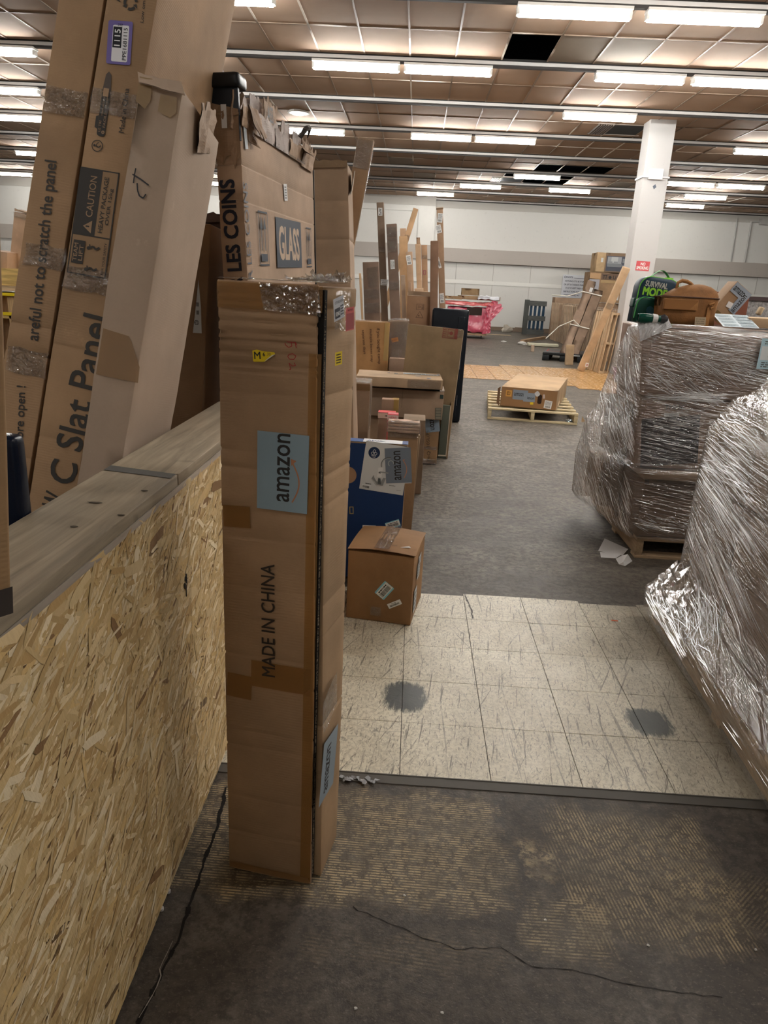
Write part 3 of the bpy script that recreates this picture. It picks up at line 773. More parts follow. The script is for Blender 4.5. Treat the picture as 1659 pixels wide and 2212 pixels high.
# ================================================================== OSB HALF WALL
def osb():
    r0 = empty('board_half_wall', (-.55, 1.5, 0), 'waist-high half wall clad in oriented strand board with a grey plank cap', 'partition')
    Y0, Y1, ZT = -1.0, 2.74, 1.045
    mb = MB().m(flat((.30, .19, .075), .7)); mb.box((-.015, Y0 - 1.5, .012), (0, Y1 - 1.5, ZT)); pan = mb.build('strand_board', r0)
    # individual strands pressed into the face: too many to count
    rnd = random.Random(12); V = []; Fs = []; cols = []
    pal = [(.66, .48, .235), (.70, .54, .29), (.55, .385, .175), (.80, .65, .40), (.66, .49, .26), (.50, .33, .14), (.60, .44, .22), (.74, .57, .32), (.68, .48, .215), (.90, .76, .52)]
    N = 30000
    for n in range(N):
        y = rnd.uniform(.25, 2.72); z = rnd.uniform(.0, ZT)
        big = rnd.random() < .07
        L = rnd.uniform(.025, .105) if not big else rnd.uniform(.08, .15); Wd = min(.016, L * rnd.uniform(.07, .24)) if not big else rnd.uniform(.016, .034)
        a = rnd.gauss(.30, .42) if rnd.random() < .88 else rnd.uniform(0, 3.14)
        c, s = math.cos(a), math.sin(a); h = rnd.uniform(.0002, .0016) * (1 if n < N * .8 else 1.6); tl = rnd.uniform(-.0006, .0006)
        k = len(V); pts = []
        m = rnd.choice((5, 6, 6, 7))
        for i in range(m):
            q = 2 * math.pi * (i + rnd.uniform(-.25, .25)) / m
            px = L / 2 * (abs(math.cos(q)) ** .55) * (1 if math.cos(q) > 0 else -1) * rnd.uniform(.75, 1); py = Wd / 2 * (abs(math.sin(q)) ** .6) * (1 if math.sin(q) > 0 else -1) * rnd.uniform(.7, 1)
            yy = y + px * c - py * s; zz = z + px * s + py * c
            zz = min(max(zz, .012), ZT); V.append((h + tl * px / L, yy - 1.5, zz))
        Fs.append([k + i for i in range(m)]); q = rnd.random()
        if q < .022: col = (.24, .135, .06)
        elif q < .027: col = (.13, .08, .04)
        else: col = pal[rnd.randrange(len(pal))]
        f = rnd.uniform(.88, 1.10); cols += [(col[0] * f, col[1] * f, col[2] * f, 1)] * m
    me = bpy.data.meshes.new('strands'); me.from_pydata(V, [], Fs)
    at_ = me.color_attributes.new('Col', 'FLOAT_COLOR', 'CORNER')
    at_.data.foreach_set('color', [x for c_ in cols for x in c_])
    m, nt, out = newmat('wood_strands'); B = NB(nt); ca = nt.nodes.new('ShaderNodeVertexColor'); ca.layer_name = 'Col'
    P = B.pos(); g = B.noise(B.map(P, (1, 40, 8), (-.35, 0, 0)), 5, 4, .7)
    col = B.mix(B.math('MULTIPLY', g, .35), ca.outputs[0], (.25, .15, .06), 'MIX')
    B.l(B.bsdf(col, .6, 0, .32, B.bump(g, .4, .003)), out.inputs[0]); me.materials.append(m)
    # make normals face the aisle
    bm = bmesh.new(); bm.from_mesh(me)
    for f in bm.faces:
        if f.normal.x < 0: f.normal_flip()
    bm.to_mesh(me); bm.free()
    o = mesh_obj('strands', me, pan); o['kind'] = 'stuff'
    # studs behind, cap planks on top
    w1 = wood((.33, .265, .185), 3, 1); w2 = wood((.31, .25, .175), 5, 1)
    jt = [Y0, .55, 1.665, Y1]
    for i in range(3):
        me = soft_me(.185, jt[i + 1] - jt[i] - .004, .03, (w1, w2)[i % 2], bev=.003, dent=.001, cell=.2, seed=i)
        q = mesh_obj('cap_plank', me, r0); q.location = (-.182, jt[i] - 1.5, ZT + .002)
    q = MB().m(wood((.4, .34, .28), 7, 1)); q.box((-.03, Y0 - 1.5, ZT - .013), (.0022, Y1 - 1.5, ZT + .002)); q.build('edge_batten', r0)
    q = MB().m(flat((.10, .095, .085), .8)); Z = ZT + .0328
    q.poly([(-.178, 1.66 - 1.5, Z), (-.001, 1.62 - 1.5, Z), (-.001, 1.66 - 1.5, Z), (-.178, 1.705 - 1.5, Z)]); q.build('dark_stripe', r0)
    q = MB().m(flat((.09, .07, .05), .8))
    for p in ((262, 1115), (205, 1088), (312, 1062), (160, 1140)):
        g = G(p, ZT + .03); q.prism([(g.x + .55 + .008 * math.cos(a) * (2 if p[0] == 205 else 1), g.y - 1.5 + .004 * math.sin(a)) for a in (0, 1, 2, 3, 4, 5)], ZT + .0325, ZT + .0332)
    q.build('nail_marks', r0)
    q = MB().m(wood((.4, .28, .15), 2, 2))
    for y in (-.6, .1, .8, 1.5, 2.2, 2.65): q.box((-.10, y - 1.5, .0), (-.016, y - 1.46, ZT))
    q.box((-.10, Y0 - 1.5, 0), (-.016, Y1 - 1.5, .04)); q.build('stud_frame', r0)
    q = MB().m(flat((.10, .08, .06), .85)); q.box((-.185, Y0 - 1.5, 0.0), (-.17, Y1 - 1.5, ZT)); q.build('rear_board', r0)
    # black scorch knot
    q = MB().m(flat((.012, .01, .01), .6)); g = PX((400, 1265), -.55); oy, oz = g.y - 1.5, g.z
    for (u, v) in ((-.006, .022), (.002, .026), (.004, .01), (-.004, .0), (-.012, .006), (.003, .018)):
        q.prism([(0, 0)] * 0 or [(oy + u + .006 * math.cos(a), oz + v + .007 * math.sin(a)) for a in (0, 1.3, 2.2, 3.6, 5)], 0, .001, Matrix(((0, 0, 1, .0025), (1, 0, 0, 0), (0, 1, 0, 0), (0, 0, 0, 1))))
    q.prism([(oy - .002, oz - .03), (oy + .002, oz - .03), (oy + .001, oz + .004), (oy - .004, oz + .002)], 0, .001, Matrix(((0, 0, 1, .0025), (1, 0, 0, 0), (0, 1, 0, 0), (0, 0, 0, 1))))
    q.build('dark_knot', pan)
osb()
# two white foam discs by the foot of the wall
for i, p in enumerate(((364, 1930), (349, 1968))):
    g = G(p); q = MB().m(flat((.50, .47, .46), .7)); q.tube([(g.x, g.y, .004), (g.x, g.y, .011)], .006, 12)
    tag(q.build('foam_disc'), ('small pale round cap lying at the foot of the half wall, the farther one', 'small pale round cap lying at the foot of the half wall, the nearer one')[i], 'cap')

# ================================================================== TALL BOX IN FRONT
TB = Fr((-.418, 1.563, 0), (.257, -.043, 0), (0, 0, 1), .248, .168, 1.532)
tb = empty('tall_carton', TB.M(), 'tall narrow carton standing upright in the foreground, printed MADE IN CHINA', 'box')
CK = card((.34, .215, .125), seed=1, bump=.32)  # front board darker than the side, its shade put into the colour
cre = [(.13, .0018), (.245, .0012), (.40, .0016), (.445, .002), (.585, .0016), (.66, .0022), (.84, .001), (.965, .0018), (1.03, .003), (1.13, .0028), (1.17, .002), (1.30, .001), (1.345, .003), (1.36, .004), (1.385, .003), (1.41, .004), (1.425, .005), (1.45, .006), (1.472, .006), (1.49, .005), (1.505, .004)]
me = soft_me(.235, .014, TB.H, CK, bev=.004, dent=.0035, cell=.03, seed=3, creases=cre); mesh_obj('front_panel', me, tb)
for v in me.vertices: v.co.x *= 1 - .055 * v.co.z / TB.H
q = MB().m(flat((.012, .010, .009), .95)); q.box((.003, .013, .01), (.232, .034, TB.H - .012)); q.build('gap_shade', tb)  # near-black filler drawn as the shade inside the open seam
me = soft_me(.255, .160, TB.H - .006, card((.40, .262, .150), seed=2), bev=.005, dent=.004, cell=.03, seed=5, creases=[(.33, .002), (.47, .003), (.50, .002), (.72, .0015), (.80, .0025), (1.05, .003), (1.12, .004), (1.16, .003), (1.30, .004), (1.44, .003), (1.48, .003)])
mesh_obj('inner_carton', me, tb, Matrix.Translation((0, .032, 0)))
for v in me.vertices: v.co.x -= .025 * (v.co.z / TB.H) * (1 - v.co.y / .160) * max(0, v.co.x / .255)
# loose paper fibres / foam edge showing in the open corner
q = MB().m(flat((.22, .17, .12), .9)); r_ = random.Random(4)
for i in range(900):
    z = r_.uniform(.02, 1.5); q.box((.224, .015 + r_.uniform(0, .008), z), (.2325 + r_.uniform(0, .0015), .0165 + r_.uniform(0, .006), z + r_.uniform(.0006, .0025)))
q.build('torn_flute_edge', tb, kind='stuff')
TBR = rel(TB, .255, .160, TB.H, dy=.032)
_y = (TB.x * .021 + TB.y * .160).normalized(); _z = (TB.z - TB.x * .0163 * .5).normalized(); TBT = Fr(TB.o + TB.y * .032 + TB.x * .2547, _y.cross(_z), _z, .255, .160, TB.H); TBT.o -= TB.x * (.0105)
lay = .0022
BT = tape_brown((.25, .115, .035), .72); BT2 = tape_brown((.33, .175, .065), .45)
strip(tb, TB, 'F', 'brown_tape_edge', BT2, .2050, .012, .028, 1.38, lay - .001, label='brown tape down the right edge')
strip(tb, TB, 'F', 'brown_tape', BT2, .002, 1.475, .23, .052, lay - .0008, seed=1)
def tpx(face, f, A, Bp, C, mt, nm='brown_tape', n=lay - .0006, **k):
    s0, t0, rot, w, h = at(f, face, A, Bp, C); return strip(tb, f, face, nm, mt, s0, t0, w, h, n, rot, **k)
tpx('F', TB, (484, 1136), (542, 1141), (484, 1090), BT)
tpx('F', TB, (543, 1480), (670, 1502), (545, 1425), BT)
tpx('F', TB, (490, 1500), (543, 1512), (490, 1450), BT)
tpx('F', TB, (497, 1870), (668, 1908), (497, 1858), tape_brown((.34, .19, .09), .5))
tc = tape_clear()
s = strip(tb, TB, 'F', 'clear_tape', tc, .100, 1.470, .130, .056, lay, seed=2, rag=.006)
def a_tb(a, w, h):
    a.rect(0, 0, w, h, (.235, .315, .37), rough=.45)
    a.text('amazon', w * .13, h * .36, w * .86, h * .245, INK, .025)
    P = [(w * (.13 + .50 * t), h * (.30 - .13 * math.sin(math.pi * t))) for t in [i / 10 for i in range(11)]]
    a.stroke(P, h * .028, (.42, .19, .10)); a.poly([(w * .69, h * .34), (w * .60, h * .33), (w * .67, h * .23)], (.42, .19, .10))
stick(tb, TB, 'F', 'blue_label', (664, 1110), (669, 941), (556, 1095), a_tb, n=lay + .0006, label='blue-grey sticker with black lettering and a curved arrow')
stick(tb, TB, 'F', 'printed_text', (595, 1462), (594, 1219), (567, 1459), lambda a, w, h: a.text('MADE IN CHINA', 0, 0, w, h, (.03, .022, .018), .012), n=lay + .001, label='black MADE IN CHINA print')
def a_M(a, w, h):
    Yc = (.80, .58, .02)
    a.poly([(0, h * .06), (w * .03, 0), (w * .52, 0), (w * 1.0, h * .62), (w * .95, h * .78), (w * .5, h * .85), (w * .2, h), (0, h * .92)], Yc)
    a.poly([(w * .50, 0), (w * 1.0, h * .62), (w * .85, h * .55), (w * .62, h * .22)], (.7, .68, .6)); a.text('M', w * .07, h * .22, w * .27, h * .60, INK, .02); a.text('6', w * .45, h * .45, w * .1, h * .32, INK, .02); a.text('.30', w * .6, h * .5, w * .2, h * .24, (.2, .15, .05), .0)
stick(tb, TB, 'F', 'yellow_sticker', (548, 781), (597, 781), (547, 755), a_M, n=lay + .0006, label='torn yellow sticker with a black M')
def a_5(a, w, h):
    R = (.33, .03, .03)
    a.stroke([(w * .0, h * .18), (w * .02, h * .85), (w * .10, h * .9)], w * .028, R); a.stroke([(w * .02, h * .82), (w * .22, h * .88)], w * .028, R)
    a.stroke([(w * .0, h * .5), (w * .15, h * .55), (w * .2, h * .3), (w * .12, h * .08), (w * .04, h * .02)], w * .028, R)
    a.stroke([(w * .45, h * .3), (w * .42, h * .6), (w * .5, h * .85), (w * .62, h * .7), (w * .62, h * .35), (w * .52, h * .2), (w * .45, h * .32)], w * .028, R)
    a.stroke([(w * .74, h * .68), (w * .84, h * .8), (w * .86, h * .55), (w * .76, h * .3), (w * .98, h * .42), (w * 1.0, h * .3)], w * .028, R)
stick(tb, TB, 'F', 'red_handwriting', (616, 738), (618, 798), (644, 740), a_5, n=lay + .0008, label='red handwritten 502')
def stick_t(nm, A_, B_, C_, fn, n=.003):
    s0, t0, rot, w, h = at(TBT, 'R', A_, B_, C_); a = Art(w, h); fn(a, w, h)
    o = a.put(None, TBT, 'R', nm, s0, t0, rot, n); M = TB.M().inverted() @ TBT.M() @ o.matrix_basis
    TR_ = Fr((0, 0, 0), (1, 0, 0), (0, 0, 1), TBT.W, TBT.D, TBT.H)
    o.parent = tb; o.matrix_basis = M @ Matrix.Translation((0, 0, 0)); o.location = M.translation
a_w = lambda a, w, h: (a.rect(0, 0, w, h, (.50, .50, .52)), a.rect(w * .1, h * .1, w * .5, h * .45, (.04, .04, .05)), a.text('1040', w * .14, h * .2, w * .42, h * .2, WHITE, .01), a.scribble(w * .62, h * .15, w * .3, h * .5, INK, 4), a.text('CT1002X040', w * .1, h * .75, w * .8, h * .12, GREYINK))
stick_t('inventory_label', (717, 696), (739, 684), (717, 646), a_w, n=.003)
stick_t('red_sticker', (742, 716), (760, 711), (744, 665), lambda a, w, h: (a.rect(0, 0, w, h, (.55, .12, .11)), a.rect(w * .05, h * .05, w * .9, h * .7, (.33, .075, .075)), a.text('NOTICE', w * .2, h * .85, w * .6, h * .08, (.2, .04, .04), .02)), n=.003)
stick_t('yellow_sticker', (719, 790), (734, 786), (720, 761), lambda a, w, h: (a.rect(0, 0, w, h, (.72, .52, .02)), a.scribble(w * .15, h * .1, w * .7, h * .8, INK, 4, 7)), n=.003)
stick(tb, TBR, 'R', 'blue_label', (724, 1675), (735, 1548), (696, 1702), lambda a, w, h: (a.rect(0, 0, w, h, (.25, .30, .34)), a.text('amazon', w * .1, h * .45, w * .75, h * .28, INK, .02)), n=.003, label='grey-blue sticker with black lettering on the side')
s0, t0, rot, w_, h_ = at(TBR, 'R', (712, 640), (770, 628), (712, 575)); strip(tb, TBR, 'R', 'clear_tape', tc, .0, 1.44, .125, .085, .003, seed=5, rag=.006)
strip(tb, TBR, 'R', 'clear_tape', tc, .0, .47, .125, .10, .003, seed=6, rot=.15, rag=.004)
# top: crumpled wrap
for k, (x0, y0, ww, dd) in enumerate(((.0, .0, .25, .155), (.13, .04, .12, .12), (.17, .06, .085, .095))):
    V = []; n = 14; q = MB().m(tc)
    for i in range(n + 1):
        for j in range(n + 1):
            x, y = x0 + ww * i / n, y0 + dd * j / n
            q.v.append((x, y, TB.H + .002 + .002 * k + (.002 + .007 * k) * abs(noise.noise(Vector((x * 60, y * 60, k * 5)))) * 2))
    for i in range(n):
        for j in range(n): a = i * (n + 1) + j; q.f.append([a, a + n + 1, a + n + 2, a + 1]); q.mi.append(0)
    q.build('crumpled_film', tb, smooth=(k == 0))
q = Art(); q.rect(0, 0, .04, .05, (.55, .5, .5)); q.put(tb, TB, 'T', 'paper_label', .10, .02, n=.004)

# ================================================================== LONG BOXES LEANING BEHIND THE HALF WALL
AX = Vector((.151, .217, 1)).normalized()
def leanbox(bot, ax, xd, W, D, H):
    """bot: a point of the right front edge; extend down to the floor"""
    x = Vector(xd); f = Fr(Vector(bot), x, ax, W, D, H); f.o = f.o - f.x * W
    return f.floor()
KA = card((.37, .232, .130), seed=4); KB = card((.385, .242, .135), seed=5); KC = card((.42, .315, .235), seed=6, var=.08, bump=.1)
fB = leanbox((-.9535, 2.0, .951), AX, (1, -.02, 0), .140, .60, 2.05)
fA = Fr(fB.o - fB.x * .135, fB.x, fB.z, .128, .60, fB.H); fA.o = fA.o + fB.z * .0
bB = carton('slat_panel_carton', 'very long brown carton printed Slat Panel with a purple sticker leaning behind the half wall', fB, KB, bev=.004, dent=.003, cell=.06, seed=2, creases=[(.95, .002), (1.22, .003), (1.47, .002)])
bA = carton('slat_panel_carton', 'very long brown carton printed careful not to scratch the panel, leftmost leaning one', fA.floor(), KA, bev=.004, dent=.003, cell=.06, seed=3, creases=[(.9, .003), (1.2, .004), (1.28, .003), (1.9, .002), (2.3, .002)])
TXB = (.045, .040, .036)
def ptext(par, f, face, t, A, Bp, C, bold=.02, col=TXB, **k):
    return stick(par, f, face, 'printed_text', A, Bp, C, lambda a, w, h: a.text(t, 0, 0, w, h, col, bold), n=.0016, **k)
ptext(bB, fB, 'F', 'C Slat Panel', (160, 1050), (238, 690), (104, 1040), .02, label='large black Slat Panel print')
ptext(bB, fB, 'F', 'W', (140, 1108), (150, 1078), (88, 1100), .02)
ptext(bA, fA, 'F', 'areful not to scratch the panel', (91, 738), (131, 350), (58, 735), .015)
ptext(bA, fA, 'F', 'before open !', (55, 980), (62, 835), (30, 978), .015)
def a_caut(a, w, h):
    a.rect(0, 0, w, h, (.3, .19, .105)); a.frame(0, 0, w, h, w * .012, TXB)
    a.rect(w * .37, h * .42, w * .63, h * .56, TXB); a.rect(w * .37, 0, w * .012, h * .98, TXB)
    a.text('CAUTION', w * .55, h * .54, w * .38, h * .17, (.34, .22, .13), .01)
    a.poly([(w * .40, h * .52), (w * .52, h * .52), (w * .46, h * .74)], (.34, .22, .13)); a.rect(w * .453, h * .58, w * .014, h * .09, TXB)
    a.text('HEAVY PACKAGE', w * .42, h * .24, w * .52, h * .11, TXB, .02); a.text('OVER 15kg', w * .50, h * .08, w * .34, h * .11, TXB, .02)
    a.rect(w * .10, h * .62, w * .22, h * .30, TXB); a.text('TEAM', w * .12, h * .79, w * .17, h * .1, (.34, .22, .13), .02); a.text('LIFT', w * .13, h * .65, w * .15, h * .1, (.34, .22, .13), .02)
    for x in (.04, .24):   # two lifting figures
        a.disc(w * (x + .02), h * .52, w * .016, TXB); a.stroke([(w * (x + .02), h * .50), (w * (x + .04), h * .40), (w * (x + .015), h * .32), (w * (x + .04), h * .24)], w * .018, TXB); a.stroke([(w * (x + .02), h * .47), (w * (x + .055), h * .50)], w * .012, TXB)
    a.text('FOR YOUR SAFETY', w * .03, h * .06, w * .30, h * .06, TXB, .01)
stick(bB, fB, 'F', 'caution_print', (228, 603), (259, 374), (146, 580), a_caut, n=.0014, label='black CAUTION heavy package print')
def a_purp(a, w, h):
    a.rect(0, 0, w, h, (.165, .13, .36), h * .08); a.rect(w * .06, h * .14, w * .84, h * .66, (.78, .77, .80), h * .06)
    a.rect(w * .38, h * .42, w * .48, h * .36, (.015, .015, .02)); a.text('1115', w * .42, h * .48, w * .38, h * .23, (.85, .85, .85), .02)
    a.text('PPE1681115', w * .10, h * .19, w * .74, h * .16, INK, .012); a.text('763', w * .87, h * .4, w * .06, h * .2, INK)
stick(bB, fB, 'F', 'purple_label', (282, 142), (288, 48), (230, 133), a_purp, n=.002, label='purple sticker printed 1115')
def a_recy(a, w, h):
    a.rect(0, h * .18, w * .66, h * .62, TXB, h * .2); a.poly([(w * .1, h * .80), (w * .3, h * .80), (w * .28, h), (w * .12, h)], TXB)
    a.poly([(w * .66, h * .18), (w * .9, h * .3), (w * .95, h * .5), (w * .9, h * .68), (w * .66, h * .8)], (.09, .07, .06))
    K = (.34, .22, .13); a.disc(w * .06, h * .35, h * .12, K); a.text('+', w * .045, h * .29, w * .03, h * .12, TXB, .03)
    a.text('FACILE', w * .13, h * .24, w * .22, h * .17, K, .01); a.text('LE TRI', w * .06, h * .55, w * .16, h * .16, K, .01); a.text('POINTS DE COLLECTE', w * .30, h * .52, w * .34, h * .1, K); a.text('PLUS DE CONSIGNE', w * .40, h * .3, w * .26, h * .08, K)
    a.rect(w * .58, h * .3, w * .12, h * .4, K)
stick(bB, fB, 'F', 'recycling_print', (232, 297), (252, 150), (203, 290), a_recy, n=.0014)
def a_man(a, w, h):
    a.ring(w / 2, h / 2, w * .5, w * .07, TXB); a.disc(w * .55, h * .74, w * .1, TXB); a.stroke([(w * .5, h * .62), (w * .35, h * .38), (w * .5, h * .15)], w * .09, TXB); a.stroke([(w * .45, h * .6), (w * .7, h * .5), (w * .75, h * .3)], w * .06, TXB)
stick(bB, fB, 'F', 'man_symbol', (223, 328), (222, 302), (199, 326), a_man, n=.0014)
ptext(bB, fB, 'F', 'Made in China', (268, 288), (280, 192), (257, 285), .01)
ptext(bB, fB, 'F', 'Low emission', (310, 50), (318, -30), (303, 48), .005)
def a_loop(a, w, h):
    for k in range(3):
        q = [math.radians(90 + 120 * k + d) for d in (-45, 38)]; c = (w / 2, h / 2)
        a.ring(c[0], c[1], w * .46, w * .17, TXB, 90 + 120 * k - 45, 90 + 120 * k + 25, 6)
        e = math.radians(90 + 120 * k + 30); a.poly([(c[0] + w * .56 * math.cos(e), c[1] + w * .56 * math.sin(e)), (c[0] + w * .2 * math.cos(e), c[1] + w * .2 * math.sin(e)), (c[0] + w * .4 * math.cos(e + .5), c[1] + w * .4 * math.sin(e + .5))], TXB)
stick(bB, fB, 'F', 'recycling_symbol', (296, 28), (302, -8), (263, 22), a_loop, n=.0014)
ptext(bB, fB, 'F', 'APU', (260, 5), (268, -40), (238, 2), .01)
# tape bands across both
for par, f, A, Bp, C in ((bA, fA, (92, 240), (180, 262), (100, 184)), (bA, fA, (50, 570), (140, 592), (56, 522)), (bA, fA, (12, 800), (112, 822), (18, 745)), (bB, fB, (188, 240), (280, 258), (206, 190)), (bB, fB, (135, 620), (228, 640), (146, 572))):
    s0, t0, rot, w_, h_ = at(f, 'F', A, Bp, C); strip(par, f, 'F', 'clear_tape', tc, max(.002, s0), t0, f.W - .008, h_, .0024, 0, seed=int(A[1]), rag=.004)
# grey carton in front of them, with its torn top
fC = Fr((-.0, 0, 0), (1, -.02, 0), (.15, .2, 1), .128, .36, 1)
c0 = Vector((-.818, 2.0, 1.028)); fC.o = c0 - fC.x * .128; top = Vector((-.669, 2.2, 2.02)); fC.H = (top - c0).dot(fC.z); fC.floor()
fC.o += fC.x * .004
bC = carton('grey_faced_carton', 'grey-tan carton with handwritten ct and a brown tape patch, leaning behind the half wall', fC, KC, bev=.005, dent=.006, cell=.05, seed=7)
A = Art()
for pts, t_ in ((((294, 364), (291, 380), (289, 396)), .0035), (((287, 377), (305, 388), (322, 401)), .004), (((297, 396), (298, 412), (302, 424), (310, 429), (316, 420)), .004)):
    A.stroke([fC.px('F', p) for p in pts], t_, (.03, .03, .035))
A.put(bC, fC, 'F', 'handwriting', 0, 0, 0, .0022, 'black handwritten ct')
s0, t0, rot, w_, h_ = at(fC, 'F', (205, 808), (294, 835), (220, 712)); 
A = Art(); A.mb.m(tape_brown((.27, .155, .07), .85)); z_ = .0; A.mb.poly([(0, 0, 0), (.0, h_ * 1.04, 0), (w_ * .62, h_ * .98, 0), (w_ * .70, h_ * .86, 0), (w_ * .98, h_ * .35, 0), (w_ * 1.0, 0, 0)][::-1]); A.put(bC, fC, 'F', 'brown_tape_patch', s0 + .004, t0, 0, .0022)
for A_, B_, C_ in (((292, 232), (322, 240), (300, 165)), ((340, 250), (378, 262), (352, 205))):
    s0, t0, rot, w_, h_ = at(fC, 'F', A_, B_, C_); q = Art(); q.mb.m(tape_brown((.33, .22, .11), .7)); q.mb.poly([(0, h_ * .2, 0), (w_ * .7, 0, 0), (w_, h_ * .3, 0), (w_ * .9, h_, 0), (0, h_, 0)]); q.put(bC, fC, 'F', 'brown_tape_patch', max(.002, s0), t0, 0, .0022)
# bulging torn flap on the right shoulder of the grey carton
def crumple(parent, pts, mat, name, n=10, amp=.012, seed=0, th=.003, M=None, rag=.45):
    """bilinear patch of 4 corner points, crumpled, with thickness"""
    q = MB().m(mat); a, b_, c, d = [Vector(p) for p in pts]; nn = (b_ - a).cross(d - a).normalized()
    for side in (0, 1):
        k = len(q.v)
        for i in range(n + 1):
            for j in range(n + 1):
                u, v = i / n, j / n; p = a.lerp(b_, u).lerp(d.lerp(c, u), v)
                e = noise.noise(p * 18 + Vector((seed, 0, 0))) + .5 * noise.noise(p * 45 + Vector((0, seed, 0)))
                if v > .8: p = p + (d - a) * (v - .8) * 5 * rag * (noise.noise(Vector((u * 7 + seed, 0, 0))) + .6 * noise.noise(Vector((u * 23 + seed, 3, 0))))
                q.v.append(tuple(p + nn * (amp * e + side * th)))
        for i in range(n):
            for j in range(n):
                f = [k + i * (n + 1) + j, k + (i + 1) * (n + 1) + j, k + (i + 1) * (n + 1) + j + 1, k + i * (n + 1) + j + 1]
                q.f.append(f if side else f[::-1]); q.mi.append(0)
    return q.build(name, parent, M)
iM = fC.M().inverted()
def loc(f, p, Y): return f.M().inverted() @ PY(p, Y)
crumple(bC, [loc(fC, (300, 178), 2.19), loc(fC, (400, 208), 2.17), loc(fC, (392, 180), 2.20), loc(fC, (298, 158), 2.22)], KC, 'torn_flap', 6, .004, 3)
crumple(bC, [loc(fC, (425, 330), 2.32), loc(fC, (455, 330), 2.5), loc(fC, (468, 240), 2.56), loc(fC, (430, 220), 2.30)], card((.36, .25, .17), seed=7), 'torn_flap', 8, .012, 5)
# carton with the certification label, then a very dark one
fD = Fr(PY((446, 700), 2.86) - Vector((.22, 0, 0)), (1, 0, 0), (.06, .05, 1), .22, .3, .62); z0 = fD.o.z; fD.H = .38; fD.floor()
bD = carton('brown_carton', 'brown carton with a white round certification label, squeezed behind the grey-tan carton', fD, card((.27, .165, .09), seed=9), dent=.003, cell=.12, seed=4)
def a_etl(a, w, h):
    a.poly([(0, 0), (w, 0), (w * .95, h * .5), (w * .72, h), (w * .45, h * .6)], (.50, .51, .50)); a.ring(w * .45, h * .20, w * .26, w * .05, INK); a.text('ETL', w * .26, h * .165, w * .38, h * .065, INK, .02)
    a.scribble(w * .45, h * .32, w * .3, h * .3, GREYINK, 2)
stick(bD, fD, 'F', 'white_label', (417, 719), (436, 720), (417, 603), a_etl, n=.002, label='white label with round mark')
fE = Fr(PY((488, 700), 3.25) - Vector((.40, 0, 0)), (1, 0, 0), (.01, .02, 1), .40, .12, 1.0); e0 = PY((470, 460), 3.27); fE.H = e0.z - fE.o.z; fE.floor()
bE = carton('dark_carton', 'dark red-brown carton with a ragged top in the gap behind the half wall', fE, card((.050, .027, .018), seed=3, bump=.5), dent=.004, cell=.08, seed=8)  # very dark red-brown, with the shade of the gap put into the colour
crumple(bE, [(.20, -.004, fE.H - .05), (.40, -.004, fE.H - .03), (.40, -.006, fE.H - .01), (.20, -.01, fE.H + .03)], card((.08, .045, .03), seed=3), 'torn_rim', 8, .006, 9)
strip(bE, fE, 'F', 'clear_tape', tc, .26, .85, .12, .2, .003, seed=3)

# ================================================================== GLASS CARTON with the torn top
c1 = PY((530, 569), 2.8); ztop = 2.17
near = Vector((-.560, 2.80, 0)); farp = Vector((-.452, 3.90, 0))
dirv = (farp - near).normalized(); Dg = (farp - near).length
# here x runs along the wide face (towards the back), y points left
fG = Fr(near, dirv, (-.045, .0, 1), Dg, .098, ztop)
KG = card((.455, .315, .215), seed=11, bump=.2); KGd = card((.30, .19, .115), seed=12, flute=2, bump=.5)
bG = empty('glass_carton', fG.M(), 'large flat carton printed GLASS with a badly torn top and black corner', 'box')
me = soft_me(fG.W, fG.D, fG.H - .07, KG, bev=.005, dent=.006, cell=.06, seed=9, creases=[(1.92, .003), (1.80, .002)]); mesh_obj('box_body', me, bG)
TG = (.030, .038, .055)
def a_les(a, w, h): a.text('ER LES COINS', 0, 0, w, h, (.02, .022, .035), .05)
# narrow side facing the camera is the L face (normal -x)
stick(bG, fG, 'L', 'printed_text', (527, 640), (505, 388), (498, 642), a_les, n=.0012, label='black protect-the-corners print on the narrow side')
stick(bG, fG, 'F', 'printed_text', (547, 620), (533, 395), (538, 620), lambda a, w, h: a.text('ER LES COINS', 0, 0, w, h, (.12, .13, .16), .0), n=.0012)
def a_glass(a, w, h):
    a.rect(0, 0, w, h, TG); a.text('GLASS', w * .10, h * .17, w * .80, h * .66, (.50, .36, .25), .035)
stick(bG, fG, 'F', 'glass_print', (599, 578), (652, 578), (590, 467), a_glass, n=.0012, label='dark block printed GLASS')
def a_up2(a, w, h): a.frame(0, 0, w, h, w * .05, TG); a_up(a, w, h, TG)
stick(bG, fG, 'F', 'arrow_print', (562, 574), (582, 574), (551, 453), a_up2, n=.0012)
stick(bG, fG, 'F', 'arrow_print', (663, 577), (674, 577), (657, 490), a_up2, n=.0012)
stick(bG, fG, 'F', 'white_label', (614, 434), (621, 434), (610, 397), lambda a, w, h: (a.rect(0, 0, w, h, (.66, .65, .64)), a.scribble(w * .2, h * .1, w * .6, h * .8, GREYINK, 5)), n=.0012)
stick(bG, fG, 'F', 'white_label', (528, 322), (534, 322), (523, 272), lambda a, w, h: a.rect(0, 0, w, h, (.60, .64, .68)), n=.004)
def a_vent(a, w, h):
    a.mb.m(blk)
    for i in range(40): a.rect(w * i / 40, 0, w / 90, h, (.03, .025, .02))
s0, t0 = fG.px('F', (574, 305)); s1, t1 = fG.px('F', (655, 365)); A = Art(); a_vent(A, abs(s1 - s0), .006); A.put(bG, fG, 'F', 'perforated_line', s0, t0, 0, .003)
